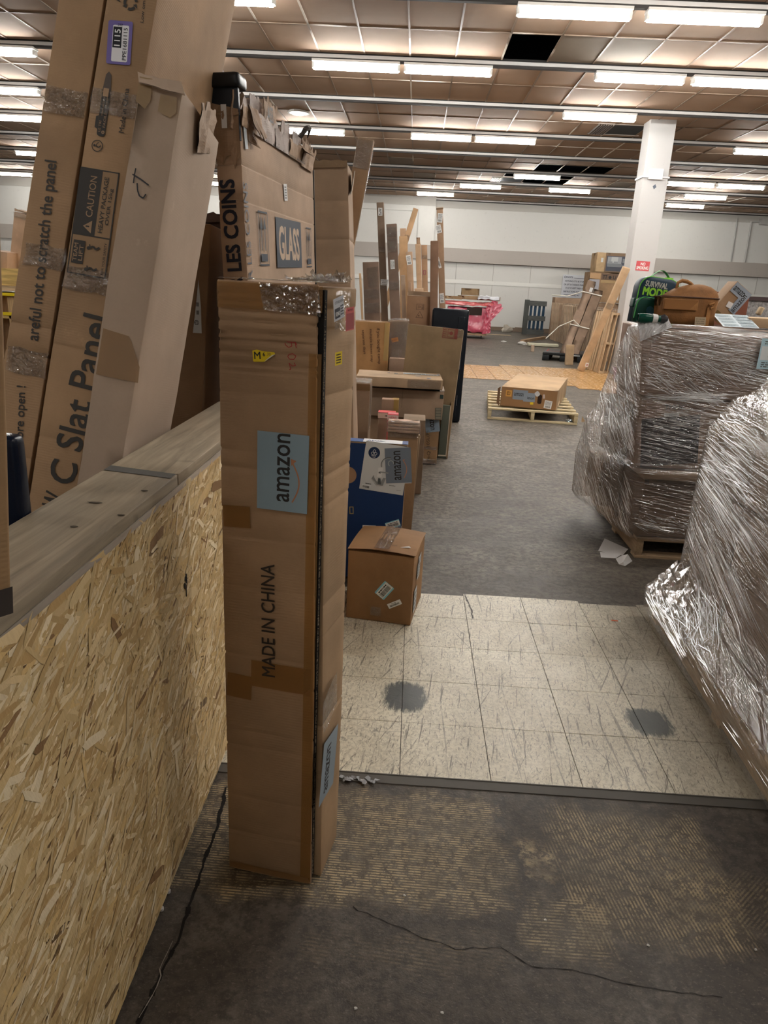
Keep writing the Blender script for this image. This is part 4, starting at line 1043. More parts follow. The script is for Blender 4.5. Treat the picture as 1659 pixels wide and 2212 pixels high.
# torn strips: inner grey-white liner, outer brown liner bent outwards, black corner cap
LN = card((.52, .44, .40), seed=14, flute=2, bump=.4)
H0 = fG.H - .075; r_ = random.Random(7)
q = MB().m(flat((.015, .015, .018), .8)); q.box((.01, .012, H0 - .06), (fG.W - .01, .088, H0 + .012)); q.build('inside_shade', bG)  # near-black box painted as the shade inside the torn top
for i, (xa, xb, za, zb, ya, yb, mt) in enumerate((
        (.02, .20, -.02, .115, .050, .062, LN), (.17, .34, -.02, .10, .055, .070, LN), (.30, .45, -.02, .12, .060, .055, LN), (.40, .58, -.01, .125, .045, .030, KG), (.55, .72, -.02, .09, .055, .060, LN), (.70, .84, -.02, .10, .050, .045, LN), (.82, .98, -.03, .09, .040, .030, LN), (.95, 1.09, -.06, .07, .010, .012, KGd),
        (.0, .22, -.05, .015, -.004, -.012, KG), (.18, .44, -.05, .028, -.003, -.006, LN), (.42, .66, -.05, .018, -.004, -.010, LN), (.62, .86, -.05, .012, -.003, -.016, KG), (.84, 1.07, -.06, .03, -.004, -.022, KG),
        (.06, .17, .03, -.07, -.012, -.05, KGd), (.80, .90, .03, -.02, -.004, -.06, KGd))):
    crumple(bG, [(xa, ya, H0 + za), (xb, ya, H0 + za), (xb, yb, H0 + zb), (xa, yb, H0 + zb)], mt, 'torn_flap', 10, .006, i * 3.1, .0025, rag=.3)
stick(bG, fG, 'F', 'printed_text', (585, 262), (597, 268), (580, 225), lambda a, w, h: a.text('ASS', 0, 0, w, h, TG, .02), n=-.012)
crumple(bG, [(-.006, .002, H0 - .15), (-.006, .10, H0 - .17), (-.008, .10, H0 + .02), (-.008, .002, H0 - .0)][::-1], KGd, 'torn_side', 9, .006, 20)
crumple(bG, [(-.02, .03, H0 - .06), (.16, -.02, H0 - .10), (.13, -.012, H0 - .05), (-.01, .02, H0 + .06)], card((.34, .22, .14), seed=15), 'torn_flap', 9, .012, 31)
crumple(bG, [(-.012, .0, H0 - .02), (-.012, .09, H0 - .02), (.03, .09, H0 + .07), (.06, .0, H0 + .06)], KGd, 'torn_flap', 9, .012, 41)
me = soft_me(.10, .125, .05, flat((.012, .013, .015), .35), bev=.018, dent=.002, cell=.02); mesh_obj('black_corner_cap', me, bG, Matrix.Translation((-.025, -.012, H0 + .065)))
me = soft_me(.02, .10, .17, flat((.016, .02, .028), .4), bev=.004, dent=.001, cell=.05); mesh_obj('black_lining', me, bG, Matrix.Translation((-.006, .0, H0 - .10)))
q = Art(); q.rect(0, 0, .02, .075, (.62, .62, .62)); q.put(bG, fG, 'L', 'white_scrap', .035, H0 - .06, 0, .012)
me = soft_me(.012, .035, .62, flat((.02, .018, .016), .5), bev=.004, dent=.003, cell=.03); mesh_obj('black_edge', me, bG, Matrix.Translation((fG.W - .004, -.004, H0 - .66)))
q = MB().m(flat((.05, .04, .035))); pts = [Vector((.86, .02, H0 + .06)) + Vector((0, -.02 - .03 * math.sin(t), 0)) + Vector((.05 * (1 - math.cos(t)), 0, .05 * math.sin(t))) for t in [i * .35 for i in range(9)]]; q.tube(pts, [.009, .011, .012, .012, .011, .01, .008, .006, .002]); q.build('curled_strip', bG)

# carton behind it and the slender carton
fF = qb((683, 345), (752, 358), (683, 575), 4.3, .45); fF.W = PY((757, 575), 4.3).x - PY((683, 575), 4.3).x + .02
fF = Fr(PY((683, 575), 4.3), (1, -.05, 0), (-.0, .02, 1), .175, .30, PY((752, 358), 4.3).z - PY((683, 575), 4.3).z).floor()
fF.z = Vector((-.06, 0, 1)).normalized()
fF = Fr(PY((757, 575), 4.3) - Vector((.205, 0, 0)), (1, 0, 0), (-.06, .02, 1), .205, .30, .52).floor()
bF = carton('brown_carton', 'tall plain brown carton with a sagging top edge just behind the torn glass carton', fF, card((.375, .255, .165), seed=16), dent=.006, cell=.07, seed=12, creases=[(1.3, .003), (1.75, .003), (1.95, .002)])
crumple(bF, [(0, -.004, fF.H - .02), (.2, -.004, fF.H - .02), (.2, -.012, fF.H + .012), (0, -.012, fF.H + .02)], card((.33, .22, .13), seed=17), 'crushed_rim', 9, .004, 3)
crumple(bF, [(.208, .02, fF.H - .16), (.208, .22, fF.H - .1), (.222, .22, fF.H + .0), (.235, .02, fF.H - .04)], card((.50, .40, .30), seed=18), 'open_flap', 5, .003, 5)
fS = Fr(PY((755, 580), 4.72) - Vector((.10, 0, 0)), (1, 0, 0), (.165, .02, 1), .10, .05, .75); fS.H = (PY((805, 295), 4.74) - PY((755, 580), 4.72)).length; fS.floor()
bS = carton('slender_carton', 'slender long brown carton leaning with taped top, right of the torn glass carton', fS, card((.36, .225, .13), seed=19), dent=.002, cell=.08, seed=13)
strip(bS, fS, 'F', 'clear_tape', tc, .002, fS.H - .17, .096, .165, .002, seed=9)
strip(bS, fS, 'R', 'clear_tape', tc, .002, fS.H - .55, .046, .5, .002, seed=10)
# dark rounded case squeezed in at far left and the carton at the very left edge
q = soft_me(.10, .05, .60, flat((.006, .008, .014), .25), bev=.022, dent=0, cell=.1)
o = mesh_obj('dark_plastic_case', q); p = G((26, 1126), 1.075); o.location = (p.x - .115 + .012, p.y + .02, .0); o.data = soft_me(.11, .05, PX((30, 940), p.x).z, flat((.006, .010, .022), .25), bev=.022, dent=0, cell=.1)
tag(o, 'dark glossy rounded case standing just behind the half wall at the left edge', 'case')
p0 = G((28, 1330), 1.079)
fL = Fr(p0 - Vector((.5, .86, 0)) * .22, (.5, .86, 0), (.085, .0, 1), .22, .2, .80); fL.o.z = 1.0795; k_ = min((fL.o + fL.y * b_).z for b_ in (0, fL.D)); fL.o.z += 1.0795 - min(k_, (fL.o + fL.x * fL.W).z) 
bL = carton('brown_carton', 'brown carton with dark bottom band on the half wall cap at the left edge', fL, card((.31, .19, .095), seed=21), dent=.002, cell=.08, seed=15)
A = Art(); A.rect(0, 0, .218, .040, (.055, .045, .04)); A.text('53', .17, .012, .022, .018, (.12, .1, .09), .02); A.put(bL, fL, 'F', 'dark_band', .001, .004, 0, .0015)
A = Art(); A.rect(0, 0, .035, .04, (.6, .6, .6)); A.put(bL, fL, 'F', 'white_label', fL.W - .085, .07, 0, .002)

# ================================================================== MIDDLE ROW OF CARTONS
def floorbox(bl, br): return G(bl), G(br)
# square carton standing on the cream tiles
fM = ub((-.245, 3.134), (.066, 3.086), .345, .345); ZT_ = .0045; fM.o.z = ZT_
KM = card((.315, .175, .082), seed=22, bump=.12)
bM = carton('square_carton', 'square brown carton with two barcode stickers and bowed flaps standing on the cream tiles', fM, KM, bev=.004, dent=.003, cell=.05, seed=20, body='box_body')
def flap(parent, f, x0, x1, name, mat, lift, sag=.0):
    q = MB().m(mat); n = 12
    for s_ in (0, 1):
        k = len(q.v)
        for i in range(n + 1):
            for j in range(n + 1):
                u, v = i / n, j / n; x = x0 + (x1 - x0) * u; y = f.D * v
                h = lift * (math.sin(math.pi * u * .5) if x0 < f.W * .4 else math.sin(math.pi * (1 - u) * .5)) + sag * math.sin(math.pi * v) + .004
                q.v.append((x, y, f.H + h + s_ * .003))
        for i in range(n):
            for j in range(n):
                a = k + i * (n + 1) + j; fc = [a, a + n + 1, a + n + 2, a + 1]; q.f.append(fc if s_ else fc[::-1]); q.mi.append(0)
    return q.build(name, parent, smooth=True)
flap(bM, fM, -.002, fM.W * .50, 'flap', KM, .012, .008); flap(bM, fM, fM.W * .505, fM.W + .003, 'flap', KM, .010, .010)
q = MB().m(tc); n = 14
for i in range(n + 1):
    for j in range(n + 1):
        x = fM.W * (.39 + .23 * i / n); y = fM.D * j / n; q.v.append((x, y, fM.H + .0275 + .004 * math.sin(i * 1.9) * math.sin(j * .7)))
for i in range(n):
    for j in range(n): a = i * (n + 1) + j; q.f.append([a, a + n + 1, a + n + 2, a + 1]); q.mi.append(0)
q.build('clear_tape', bM, smooth=True)
stick(bM, fM, 'F', 'barcode_label', (829, 1296), (852, 1271), (811, 1277), a_bar, n=.002); stick(bM, fM, 'F', 'barcode_label', (841, 1315), (869, 1304), (836, 1305), a_bar2, n=.002)
A = Art(); A.poly([(0, 0), (.05, .008), (.038, .03)], (.6, .58, .55)); A.put(bM, fM, 'T', 'white_scrap', .235, .06, 0, .02)
A = Art(); A.text('102A', 0, 0, .03, .014, (.14, .09, .05), .01); A.put(bM, fM, 'T', 'printed_text', .19, .06, 0, .024)
for t_, h_ in ((.19, .08), (.04, .12), (.25, .05)): A = Art(); A.rect(0, 0, .08, h_, (.55, .56, .56)); A.scribble(.01, .01, .06, h_ - .02, GREYINK, 4); A.put(bM, fM, 'R', 'paper_label', .03 + t_ * .4, t_, 0, .003)
strip(bM, fM, 'F', 'clear_tape', tc, .12, .03, .05, .045, .002)

# blue carton
cB = PY((869, 1145), 3.62); fb = Fr((cB.x - .46, 3.62, 0), (1, 0, 0), (.012, .045, 1), .46, .115, .755).floor()
fb.o.x += PY((882, 957), 3.62 + .035).x - (fb.o + fb.x * fb.W + fb.z * fb.H).x
KB_ = flat((.012, .045, .17), .5)
bb = carton('blue_carton', 'dark blue carton with a white picture panel and grey-blue sticker behind the square carton', fb, card((.34, .22, .12), seed=23), bev=.005, dent=.002, cell=.1, seed=21)
A = Art(); A.rect(.002, .002, fb.W - .006, fb.H - .008, (.010, .034, .115), rough=.5); A.put(bb, fb, 'F', 'blue_print', 0, 0, 0, .0012)
A = Art(); A.rect(.002, .002, fb.W - .07, .10, (.02, .07, .24)); A.put(bb, fb, 'T', 'blue_print', 0, 0, 0, .0012)
A = Art(); A.rect(0, 0, .235, .108, (.70, .71, .73), rough=.35); A.text('AEV', .02, .035, .06, .035, (.10, .13, .25), .02); A.poly([(.06, .03), (.12, .03), (.09, .07)], (.2, .23, .3)); A.rect(.205, .0, .03, .108, (.05, .09, .25)); A.put(bb, fb, 'T', 'picture_panel', fb.W - .235 + .0, 0.003, 0, .002)
def a_faucet(a, w, h):
    a.rect(0, 0, w, h, (.60, .62, .62), rough=.4); a.rect(w * .02, h * .55, w * .9, h * .02, (.5, .52, .52)) if 0 else None
    D_ = (.015, .03, .08); a.disc(w * .215, h * .78, h * .118, D_, 26); 
    for x, y in ((.215, .815), (.18, .765), (.25, .765)): a.ring(w * x, h * y, h * .03, h * .008, (.7, .72, .75), n=12)
    a.text('eco', w * .165, h * .71, w * .10, h * .022, (.7, .72, .75), .02); a.text('CARE', w * .175, h * .68, w * .08, h * .018, (.7, .72, .75))
    K = (.12, .13, .13); a.ring(w * .58, h * .58, h * .16, h * .016, K, 80, 205, 16); a.ring(w * .58, h * .58, h * .135, h * .008, (.4, .42, .42), 80, 205, 16)
    a.rect(w * .36, h * .30, w * .10, h * .20, (.72, .73, .73)); a.rect(w * .38, h * .38, w * .05, h * .03, K); a.rect(w * .40, h * .40, w * .2, h * .025, (.3, .32, .32))
    a.poly([(w * .28, h * .33), (w * .24, h * .25), (w * .32, h * .20), (w * .38, h * .14), (w * .52, h * .14), (w * .56, h * .30), (w * .50, h * .30), (w * .46, h * .19), (w * .36, h * .21), (w * .30, h * .28)], (.25, .26, .26))
    a.poly([(w * .40, h * .16), (w * .47, h * .16), (w * .44, h * .28), (w * .39, h * .28)], (.08, .09, .09))
    a.ring(w * .62, h * .62, h * .06, h * .012, (.42, .45, .45), 0, 250, 14)
    a.rect(w * .05, h * .03, w * .2, h * .08, (.7, .72, .72)); a.bars(w * .07, h * .04, w * .15, h * .045, INK, 14); a.scribble(w * .12, h * .12, w * .14, h * .03, INK, 1)
    a.scribble(w * .66, h * .16, w * .14, h * .02, INK, 1, 5); a.scribble(w * .84, h * .08, w * .1, h * .03, (.35, .36, .36), 1, 6)
stick(bb, fb, 'F', 'picture_panel', (776, 1055), (870, 1070), (789, 951), a_faucet, n=.0024, label='white panel with a printed tap')
stick(bb, fb, 'F', 'blue_label', (890, 1042), (887, 966), (834, 1038), lambda a, w, h: (a.rect(-w * .02, h * .02, w, h, (.6, .6, .6)), a_zon(a, w, h, base=(.165, .20, .25))), n=.0036, label='grey-blue sticker with black lettering')
stick(bb, fb, 'F', 'barcode_label', (836, 1144), (866, 1135), (828, 1131), a_bar, n=.0026); stick(bb, fb, 'F', 'barcode_label', (783, 1143), (812, 1144), (784, 1134), a_bar2, n=.0026)
A = Art(); A.disc(0, 0, .045, (.33, .20, .115), 28); A.put(bb, fb, 'F', 'brown_disc_print', fb.px('F', (752, 1020))[0], fb.px('F', (752, 1026))[1], 0, .0024)
stick(bb, fb, 'F', 'small_mark', (755, 1110), (764, 1110), (755, 1094), lambda a, w, h: a.frame(0, 0, w, h, w * .2, (.4, .3, .12)), n=.0026)
strip(bb, fb, 'R', 'clear_tape', tc, .002, .55, .11, .19, .002, seed=3)

# bubble-wrapped stack just behind, and thin board beside it
fn = Fr((-.13, 4.32, 0), (1, 0, 0), (.012, .03, 1), .19, .10, .675).floor(); fn.o.x += PY((904, 945), 4.34).x - (fn.o + fn.x * fn.W + fn.z * fn.H).x
bN = carton('taped_carton', 'flat brown carton with a shiny plastic-wrapped ribbed top directly behind the blue carton', fn, card((.30, .185, .10), seed=24), dent=.003, cell=.06, seed=22)
for k in range(4):
    me = soft_me(.20, .125 - k * .012, .018, card((.55, .36, .26), seed=25), bev=.007, dent=.004, cell=.02, seed=30 + k, freq=14); mesh_obj('wrapped_layer', me, bN, Matrix.Translation((-.004, -.012 + k * .012, fn.H + .0 + k * .017)))
strip(bN, fn, 'F', 'clear_tape', tc, -.004, fn.H - .03, .2, .03, .004, seed=8); 
q = soft_me(.212, .135, .074, tc, bev=.01, dent=.006, cell=.02, seed=5, freq=16); mesh_obj('clear_film', q, bN, Matrix.Translation((-.01, -.018, fn.H - .003)))
fn2 = Fr((.005, 4.66, 0), (1, .1, 0), (.03, .02, 1), .062, .045, .60).floor()
carton('thin_carton', 'thin upright brown board carton beside the wrapped stack, at the aisle edge', fn2, card((.27, .19, .115), seed=26), plain=True, dent=.002, seed=24)

# grey-brown tall carton and the red ones
def pbox(name, label, tl, tr, bl, Y, D, col, seed, floor=True, zb=None, **k):
    f = qb(tl, tr, bl, Y, D, floor=floor); f = Fr(f.o, (1, 0, 0), (0, 0, 1), f.W, D, f.H) if k.pop('up', True) else f
    if zb is not None: top = f.o.z + f.H; f.o.z = zb; f.H = top - zb
    return f, carton(name, label, f, card(col, seed=seed), seed=seed, **k)
fT, bT = pbox('brown_carton', 'narrow tall brown carton with a pale taped top peeking out beside the tall foreground carton', (745, 826), (803, 835), (740, 935), 5.2, .30, (.27, .18, .115), 31, dent=.003)
strip(bT, fT, 'T', 'clear_tape', tc, 0, 0, fT.W, .29, .003, seed=3); strip(bT, fT, 'R', 'clear_tape', tc, .01, .5, .25, fT.H - .52, .003, seed=4); strip(bT, fT, 'F', 'brown_tape', tape_brown((.2, .12, .06), .6), .0, fT.H - .05, fT.W, .045, .002)
fU, bU = pbox('small_carton', 'small brown carton with amber tape on its corner, above the red-topped one', (804, 862), (842, 870), (806, 890), 5.75, .10, (.38, .24, .16), 32, floor=True, dent=.003)
strip(bU, fU, 'F', 'brown_tape', tape_brown((.55, .38, .12), .5), fU.W - .04, fU.H - .30, .04, .3, .002); strip(bU, fU, 'T', 'brown_tape', tape_brown((.55, .38, .12), .5), fU.W - .05, 0, .05, .09, .002)
fV, bV = pbox('red_topped_carton', 'grey-brown carton with a bright red and white top strip, left of the small red carton', (798, 891), (836, 899), (800, 935), 4.95, .10, (.31, .24, .17), 33, dent=.003)
A = Art(); A.rect(0, 0, fV.W, .095, (.62, .03, .03)); A.put(bV, fV, 'T', 'red_top', 0, 0, 0, .002)
A = Art(); A.rect(0, 0, fV.W, .036, (.62, .50, .40)); A.scribble(fV.W * .4, .01, fV.W * .4, .016, INK, 1); A.put(bV, fV, 'F', 'white_band', 0, fV.H - .037, 0, .002)
fW = Fr(PY((836, 915), 4.78), (1, 0, 0), (0, 0, 1), .074, .10, .12); t_ = PY((836, 895), 4.78).z; fW.o.z = 0; fW.H = t_
bW = carton('red_carton', 'small red carton with white lettering 975604 between the brown ones', fW, flat((.50, .03, .035), .45), dent=.001, cell=.05, seed=34)
A = Art(); A.rect(0, 0, .074, .03, (.75, .62, .58)); A.text('HENI', .01, .006, .05, .016, (.7, .1, .1), .02); A.put(bW, fW, 'F', 'white_band', 0, fW.H - .034, 0, .002)
A = Art(); A.text('975604', .004, 0, .058, .020, (.85, .7, .68), .03); A.put(bW, fW, 'F', 'lettering', 0, fW.H - .066, 0, .002)
A = Art(); A.rect(.004, .02, .066, .04, (.75, .15, .18)); A.scribble(.01, .03, .05, .02, (.8, .5, .5), 2); A.put(bW, fW, 'T', 'printed_top', 0, 0, 0, .002)
fY, bY = pbox('brown_carton', 'low brown carton whose open top edge shows behind the wrapped ribbed stack', (862, 905), (911, 909), (862, 930), 5.35, .25, (.24, .165, .105), 35, dent=.003)
# leaning narrow carton with the second sticker
fP = Fr(G((906, 1003)), (1, .06, 0), (.0, .05, 1), .155, .14, PY((948, 905), 6.35).z + .09).floor(); fP.o.x += .0
bP = carton('narrow_carton', 'narrow brown carton with an upside-down blue-grey sticker standing at the aisle edge', fP, card((.295, .178, .088), seed=36), dent=.003, cell=.05, seed=36)
stick(bP, fP, 'F', 'blue_label', (917, 905), (920, 935), (948, 905), lambda a, w, h: (a.rect(0, 0, w, h, (.24, .30, .36)), a.text('azon', w * .05, h * .35, w * .8, h * .28, INK, .02)), n=.002, label='blue-grey sticker with upside-down lettering')
stick(bP, fP, 'F', 'printed_text', (932, 995), (929, 930), (923, 996), lambda a, w, h: a.text('PhQ  10SL(P)', 0, 0, w, h, (.09, .06, .04), .0), n=.002)
strip(bP, fP, 'F', 'clear_tape', tc, .0, .0, .155, .045, .002, seed=2); strip(bP, fP, 'F', 'clear_tape', tc, .0, .13, .155, .03, .002, seed=3)
# frame panel right of it
fR2 = Fr(G((950, 990)) + Vector((-.02, .0, 0)), (1, .03, 0), (.02, .03, 1), .085, .05, .50).floor()
bR2 = carton('framed_panel', 'slim panel with pale beaded edging and green-grey face between the aisle cartons', fR2, flat((.12, .13, .10), .5), dent=.0, cell=.2, seed=3)
q = MB().m(flat((.62, .52, .40), .5)); q.box((fR2.W - .014, -.004, .02), (fR2.W - .006, 0, fR2.H)); q.box((0, -.004, .02), (fR2.W - .006, 0, .03)); q.build('pale_edging', bR2)
q = MB().m(card((.30, .2, .11), seed=3)); q.box((fR2.W - .006, -.003, 0), (fR2.W + .008, .05, fR2.H + .03)); q.build('edge_board', bR2)

# big smile-side carton with the long carton on top
fQ = Fr(PY((955, 905), 6.25) - Vector((.66, 0, 0)), (1, 0, 0), (.012, 0, 1), .66, .34, .25); fQ.o.z = .43; fQ.H = PY((962, 845), 6.25).z - .43
for zz in (1,):
    fQb = Fr((fQ.o.x + .02, 6.30, 0), (1, 0, 0), (0, 0, 1), .42, .30, .427)
    carton('brown_carton', 'brown carton hidden low under the wide white-flapped carton', fQb, card((.28, .18, .11), seed=37), plain=True, seed=37)
bQ = carton('wide_carton', 'wide tan carton with grey recycling boxes and a white side edge, below the long carton', fQ, card((.36, .25, .17), seed=38, bump=.1), dent=.004, cell=.08, seed=38)
def a_box5(a, w, h):
    a.rect(0, 0, w, h, (.09, .10, .075)); 
    for i in range(4): a.rect(w * .08, h * (.04 + .245 * i), w * .84, h * .20, (.22, .20, .15))
stick(bQ, fQ, 'F', 'printed_symbols', (940, 906), (953, 906), (942, 881), a_box5, n=.002)
A = Art(); A.rect(0, 0, .03, .035, (.03, .05, .045)); A.put(bQ, fQ, 'F', 'printed_mark', fQ.W - .035, fQ.H - .06, 0, .002)
A = Art(); A.rect(0, 0, .003, fQ.H - .09, (.2, .15, .1)); A.put(bQ, fQ, 'F', 'seam', .30, .09, 0, .002)
q = MB().m(flat((.015, .014, .013))); q.box((.0, .02, fQ.H), (fQ.W - .02, fQ.D - .02, fQ.H + .022)); q.build('black_liner', bQ)
q = MB().m(card((.60, .50, .42), seed=39)); q.prism([(fQ.W - .04, .0), (fQ.W, 0), (fQ.W, .3), (fQ.W - .04, .3)], fQ.H, fQ.H + .012); q.build('pale_flap', bQ)
fS2 = Fr((fQ.o.x - .13, 6.12, fQ.o.z + fQ.H + .0225), (1, .02, 0), (0, 0, 1), .725, .47, .085)
fS2.o.x = PY((957, 830), 6.12).x - .735; fS2.W = .735
bS2 = carton('long_carton', 'long flat tan carton with blue-white stickers lying on top of the wide carton', fS2, card((.44, .305, .19), seed=40), dent=.005, cell=.05, seed=40)
for s_, t_, w_, h_, c_ in ((.40, .20, .20, .08, (.50, .58, .64)), (.56, .19, .15, .06, (.62, .66, .68)), (.32, .17, .03, .07, (.12, .12, .12)), (.26, .21, .02, .04, (.10, .08, .07)), (.50, .11, .05, .05, (.3, .3, .3)), (.60, .02, .035, .06, (.27, .27, .30)), (.70, .20, .02, .10, (.25, .25, .26))):
    A = Art(); A.rect(0, 0, w_, h_, c_); A.scribble(.005, .005, w_ - .01, h_ - .01, (.2, .2, .2), 2, int(s_ * 100)); A.put(bS2, fS2, 'T', 'sticker', s_, t_ * 1.45, 0, .002)
strip(bS2, fS2, 'F', 'clear_tape', tc, .44, .005, .28, .07, .002, seed=4, rag=.005); strip(bS2, fS2, 'R', 'clear_tape', tc, .0, .0, .3, .08, .002, seed=5)

# big flat fragile carton and the black panel
fR = Fr(G((965, 990)) - Vector((.50, 0, 0)), (1, 0, 0), (.055, .035, 1), .50, .07, PY((1003, 705), 6.66).z); fR.floor()
bR = carton('flat_carton', 'large flat brown carton with a red fragile glass mark leaning at the aisle', fR, card((.275, .19, .105), seed=41), dent=.003, cell=.08, seed=41)
A = Art(); A.rect(0, 0, .49, .012, (.45, .36, .26)); A.put(bR, fR, 'T', 'top_edge', .002, .002, 0, .002)
q = MB().m(card((.5, .38, .26), seed=42)); q.box((fR.W - .001, .004, .02), (fR.W + .004, .05, fR.H - .01)); q.build('pale_edge', bR)
def a_frag(a, w, h):
    R = (.23, .06, .045); a.frame(0, 0, w, h, h * .05, R); a.rect(w * .80, 0, w * .2, h, R); a.frame(w * .32, h * .12, w * .46, h * .76, h * .04, R)
    a.disc(w * .57, h * .52, h * .18, R); a.rect(w * .40, h * .50, w * .12, h * .06, R); a.rect(w * .38, h * .36, w * .03, h * .34, R); a.scribble(w * .05, h * .1, w * .22, h * .8, R, 4)
stick(bR, fR, 'F', 'fragile_mark', (955, 729), (987, 733), (957, 707), a_frag, n=.002, label='red fragile glass mark')
strip(bR, fR, 'F', 'clear_tape', tc, fR.W - .05, fR.H - .07, .05, .07, .003, seed=6)
# black moulded panel
Yk = 8.5; k0 = G((993, 915)); kt = PY((1015, 668), 8.55)
fK = Fr((k0.x - .42, 8.5, 0), (1, .02, 0), (.012, .05, 1), .42, .09, kt.z).floor()
bK = empty('moulded_board', fK.M(), 'tall black moulded plastic board with recesses standing behind the flat carton', 'board')
BKM = flat((.006, .008, .012), .28)
mesh_obj('panel_shell', soft_me(fK.W, fK.D, fK.H, BKM, bev=.03, dent=.001, cell=.1), bK)
for x0, z0, w_, h_ in ((.30, fK.H - .34, .08, .26), (.31, .50, .06, .30), (.27, .05, .09, .22)):
    mesh_obj('raised_rib', soft_me(w_, .03, h_, BKM, bev=.012, dent=0, cell=.1), bK, Matrix.Translation((x0, -.012, z0)))
q = MB().m(flat((.3, .31, .33), .3))
for z0 in (.62, .20): q.box((.36, -.016, z0), (.363, -.012, z0 + .12))
q.build('moulding_line', bK)

# text carton, wrapped carton, low one beneath
fZ = Fr(PY((838, 780), 7.55) - Vector((.42, 0, 0)), (1, 0, 0), (0, 0, 1), .42, .30, 1); fZ.H = 1; fZ.o.z = 0; fZ.H = PY((833, 697), 7.55).z
bZ = carton('printed_carton', 'orange-brown carton with rotated black print about separate days', fZ, card((.44, .235, .095), seed=43), dent=.004, cell=.07, seed=43)
for t_, a_, b__, c_ in (('if you bought comp', (812, 709), (815, 786), (826, 709)), ('multiple boxes may', (797, 711), (800, 782), (808, 711)), ('separate days', (780, 713), (784, 765), (792, 713))):
    stick(bZ, fZ, 'F', 'printed_text', a_, b__, c_, lambda a, w, h, t_=t_: a.text(t_, 0, 0, w, h * .62, (.10, .05, .03), .01), n=.002)
strip(bZ, fZ, 'T', 'clear_tape', tc, 0, 0, .42, .29, .003, seed=11); strip(bZ, fZ, 'F', 'brown_tape', tape_brown((.6, .45, .2), .5), .37, fZ.H - .38, .05, .38, .002)
A = Art(); A.rect(0, 0, .07, .045, (.6, .62, .64)); A.put(bZ, fZ, 'T', 'paper_label', .09, .2, 0, .004)
fZ2 = Fr(PY((883, 778), 7.65) - Vector((.20, 0, 0)), (1, 0, 0), (-.05, 0, 1), .20, .28, 1); fZ2.o.z = 0; fZ2.H = 1.17; fZ2.floor(); fZ2.o.x = PY((882, 700), 7.65).x - .20 + .05 * 1.1
bZ2 = carton('film_wrapped_carton', 'film-wrapped grey-brown carton with a small orange sticker, right of the printed carton', fZ2, card((.30, .205, .135), seed=44), dent=.004, cell=.07, seed=44)
stick(bZ2, fZ2, 'F', 'orange_sticker', (847, 740), (861, 737), (846, 731), lambda a, w, h: (a.rect(0, 0, w, h, (.85, .30, .04)), a.text('4', w * .05, h * .1, w * .15, h * .6, INK), a.scribble(w * .3, h * .3, w * .6, h * .4, (.5, .15, .02), 2)), n=.003)
q = soft_me(fZ2.W + .02, fZ2.D + .02, .42, tape_clear(), bev=.012, dent=.008, cell=.03, seed=3, freq=14); mesh_obj('film', q, bZ2, Matrix.Translation((-.01, -.012, fZ2.H - .40)))
fZ3 = Fr(PY((883, 792), 7.35) - Vector((.20, 0, 0)), (1, 0, 0), (0, 0, 1), .20, .14, 1); fZ3.o.z = 0; fZ3.H = PY((883, 776), 7.35).z
carton('low_carton', 'low brown carton directly below the film-wrapped one', fZ3, card((.30, .2, .14), seed=45), plain=True, dent=.003, seed=45)

# ================================================================== FORWARD-PLACED TALL CARTONS FURTHER BACK
def tallc(name, label, tl, tr, bl, Y, D, col, seed, art=None, **k):
    f = qb(tl, tr, bl, Y, D); r = carton(name, label, f, card(col, seed=seed), dent=.003, cell=.12, seed=seed, bev=.006, **k)
    if art: art(r, f)
    return f, r
def tapes(r, f, n=3, seed=1):
    q = random.Random(seed)
    for i in range(n): strip(r, f, 'F', 'clear_tape', tc, .002, f.H - q.uniform(.02, 1.2) - .1, f.W - .004, q.uniform(.04, .16), .003, seed=seed + i, rag=.003)
tallc('brown_carton', 'squat dark brown carton with a crumpled clear tape patch, leftmost of the tall group', (783, 566), (818, 566), (787, 684), 8.55, .16, (.225, .155, .115), 51, lambda r, f: (tapes(r, f, 2, 3), strip(r, f, 'F', 'clear_tape', tc, .05, f.H - .27, .12, .22, .004, seed=5, rag=.01)))
tallc('slender_carton', 'slender dark brown carton with a small white top label, tallest of the left pair', (813, 437), (829, 438), (823, 684), 8.3, .08, (.215, .15, .105), 52, lambda r, f: (tapes(r, f, 2, 7), stick(r, f, 'F', 'white_label', (817, 449), (817, 466), (826, 449), lambda a, w, h: (a.rect(0, 0, w, h, (.6, .6, .58)), a.text('AFS', w * .1, h * .2, w * .8, h * .6, INK, .02)), n=.003), stick(r, f, 'F', 'white_label', (822, 616), (837, 617), (822, 603), lambda a, w, h: (a.rect(0, 0, w, h, (.68, .68, .68)), a.text('This is a', w * .06, h * .68, w * .85, h * .2, INK, .01), a.text('BS-001', w * .2, h * .4, w * .6, h * .18, INK, .01), a.text('heavy', w * .1, h * .1, w * .8, h * .2, INK, .01)), n=.003)))
tallc('slender_carton', 'dark brown upright carton with a barcode label, right one of the dark pair', (834, 484), (857, 481), (843, 684), 8.15, .10, (.20, .135, .10), 53, lambda r, f: (tapes(r, f, 3, 9), stick(r, f, 'F', 'barcode_label', (853, 581), (852, 561), (844, 581), a_ship, n=.003)))
tallc('brown_carton', 'pale brown carton corner rising behind the upright brown pair', (862, 510), (880, 510), (864, 640), 10.6, .2, (.48, .30, .16), 54)
tallc('tilted_carton', 'long narrow tan carton tilted to the right with a taped top end', (893, 448), (904, 452), (873, 512), 11.0, .10, (.47, .30, .17), 55, lambda r, f: strip(r, f, 'F', 'clear_tape', tc, .0, f.H - .45, f.W, .08, .003))
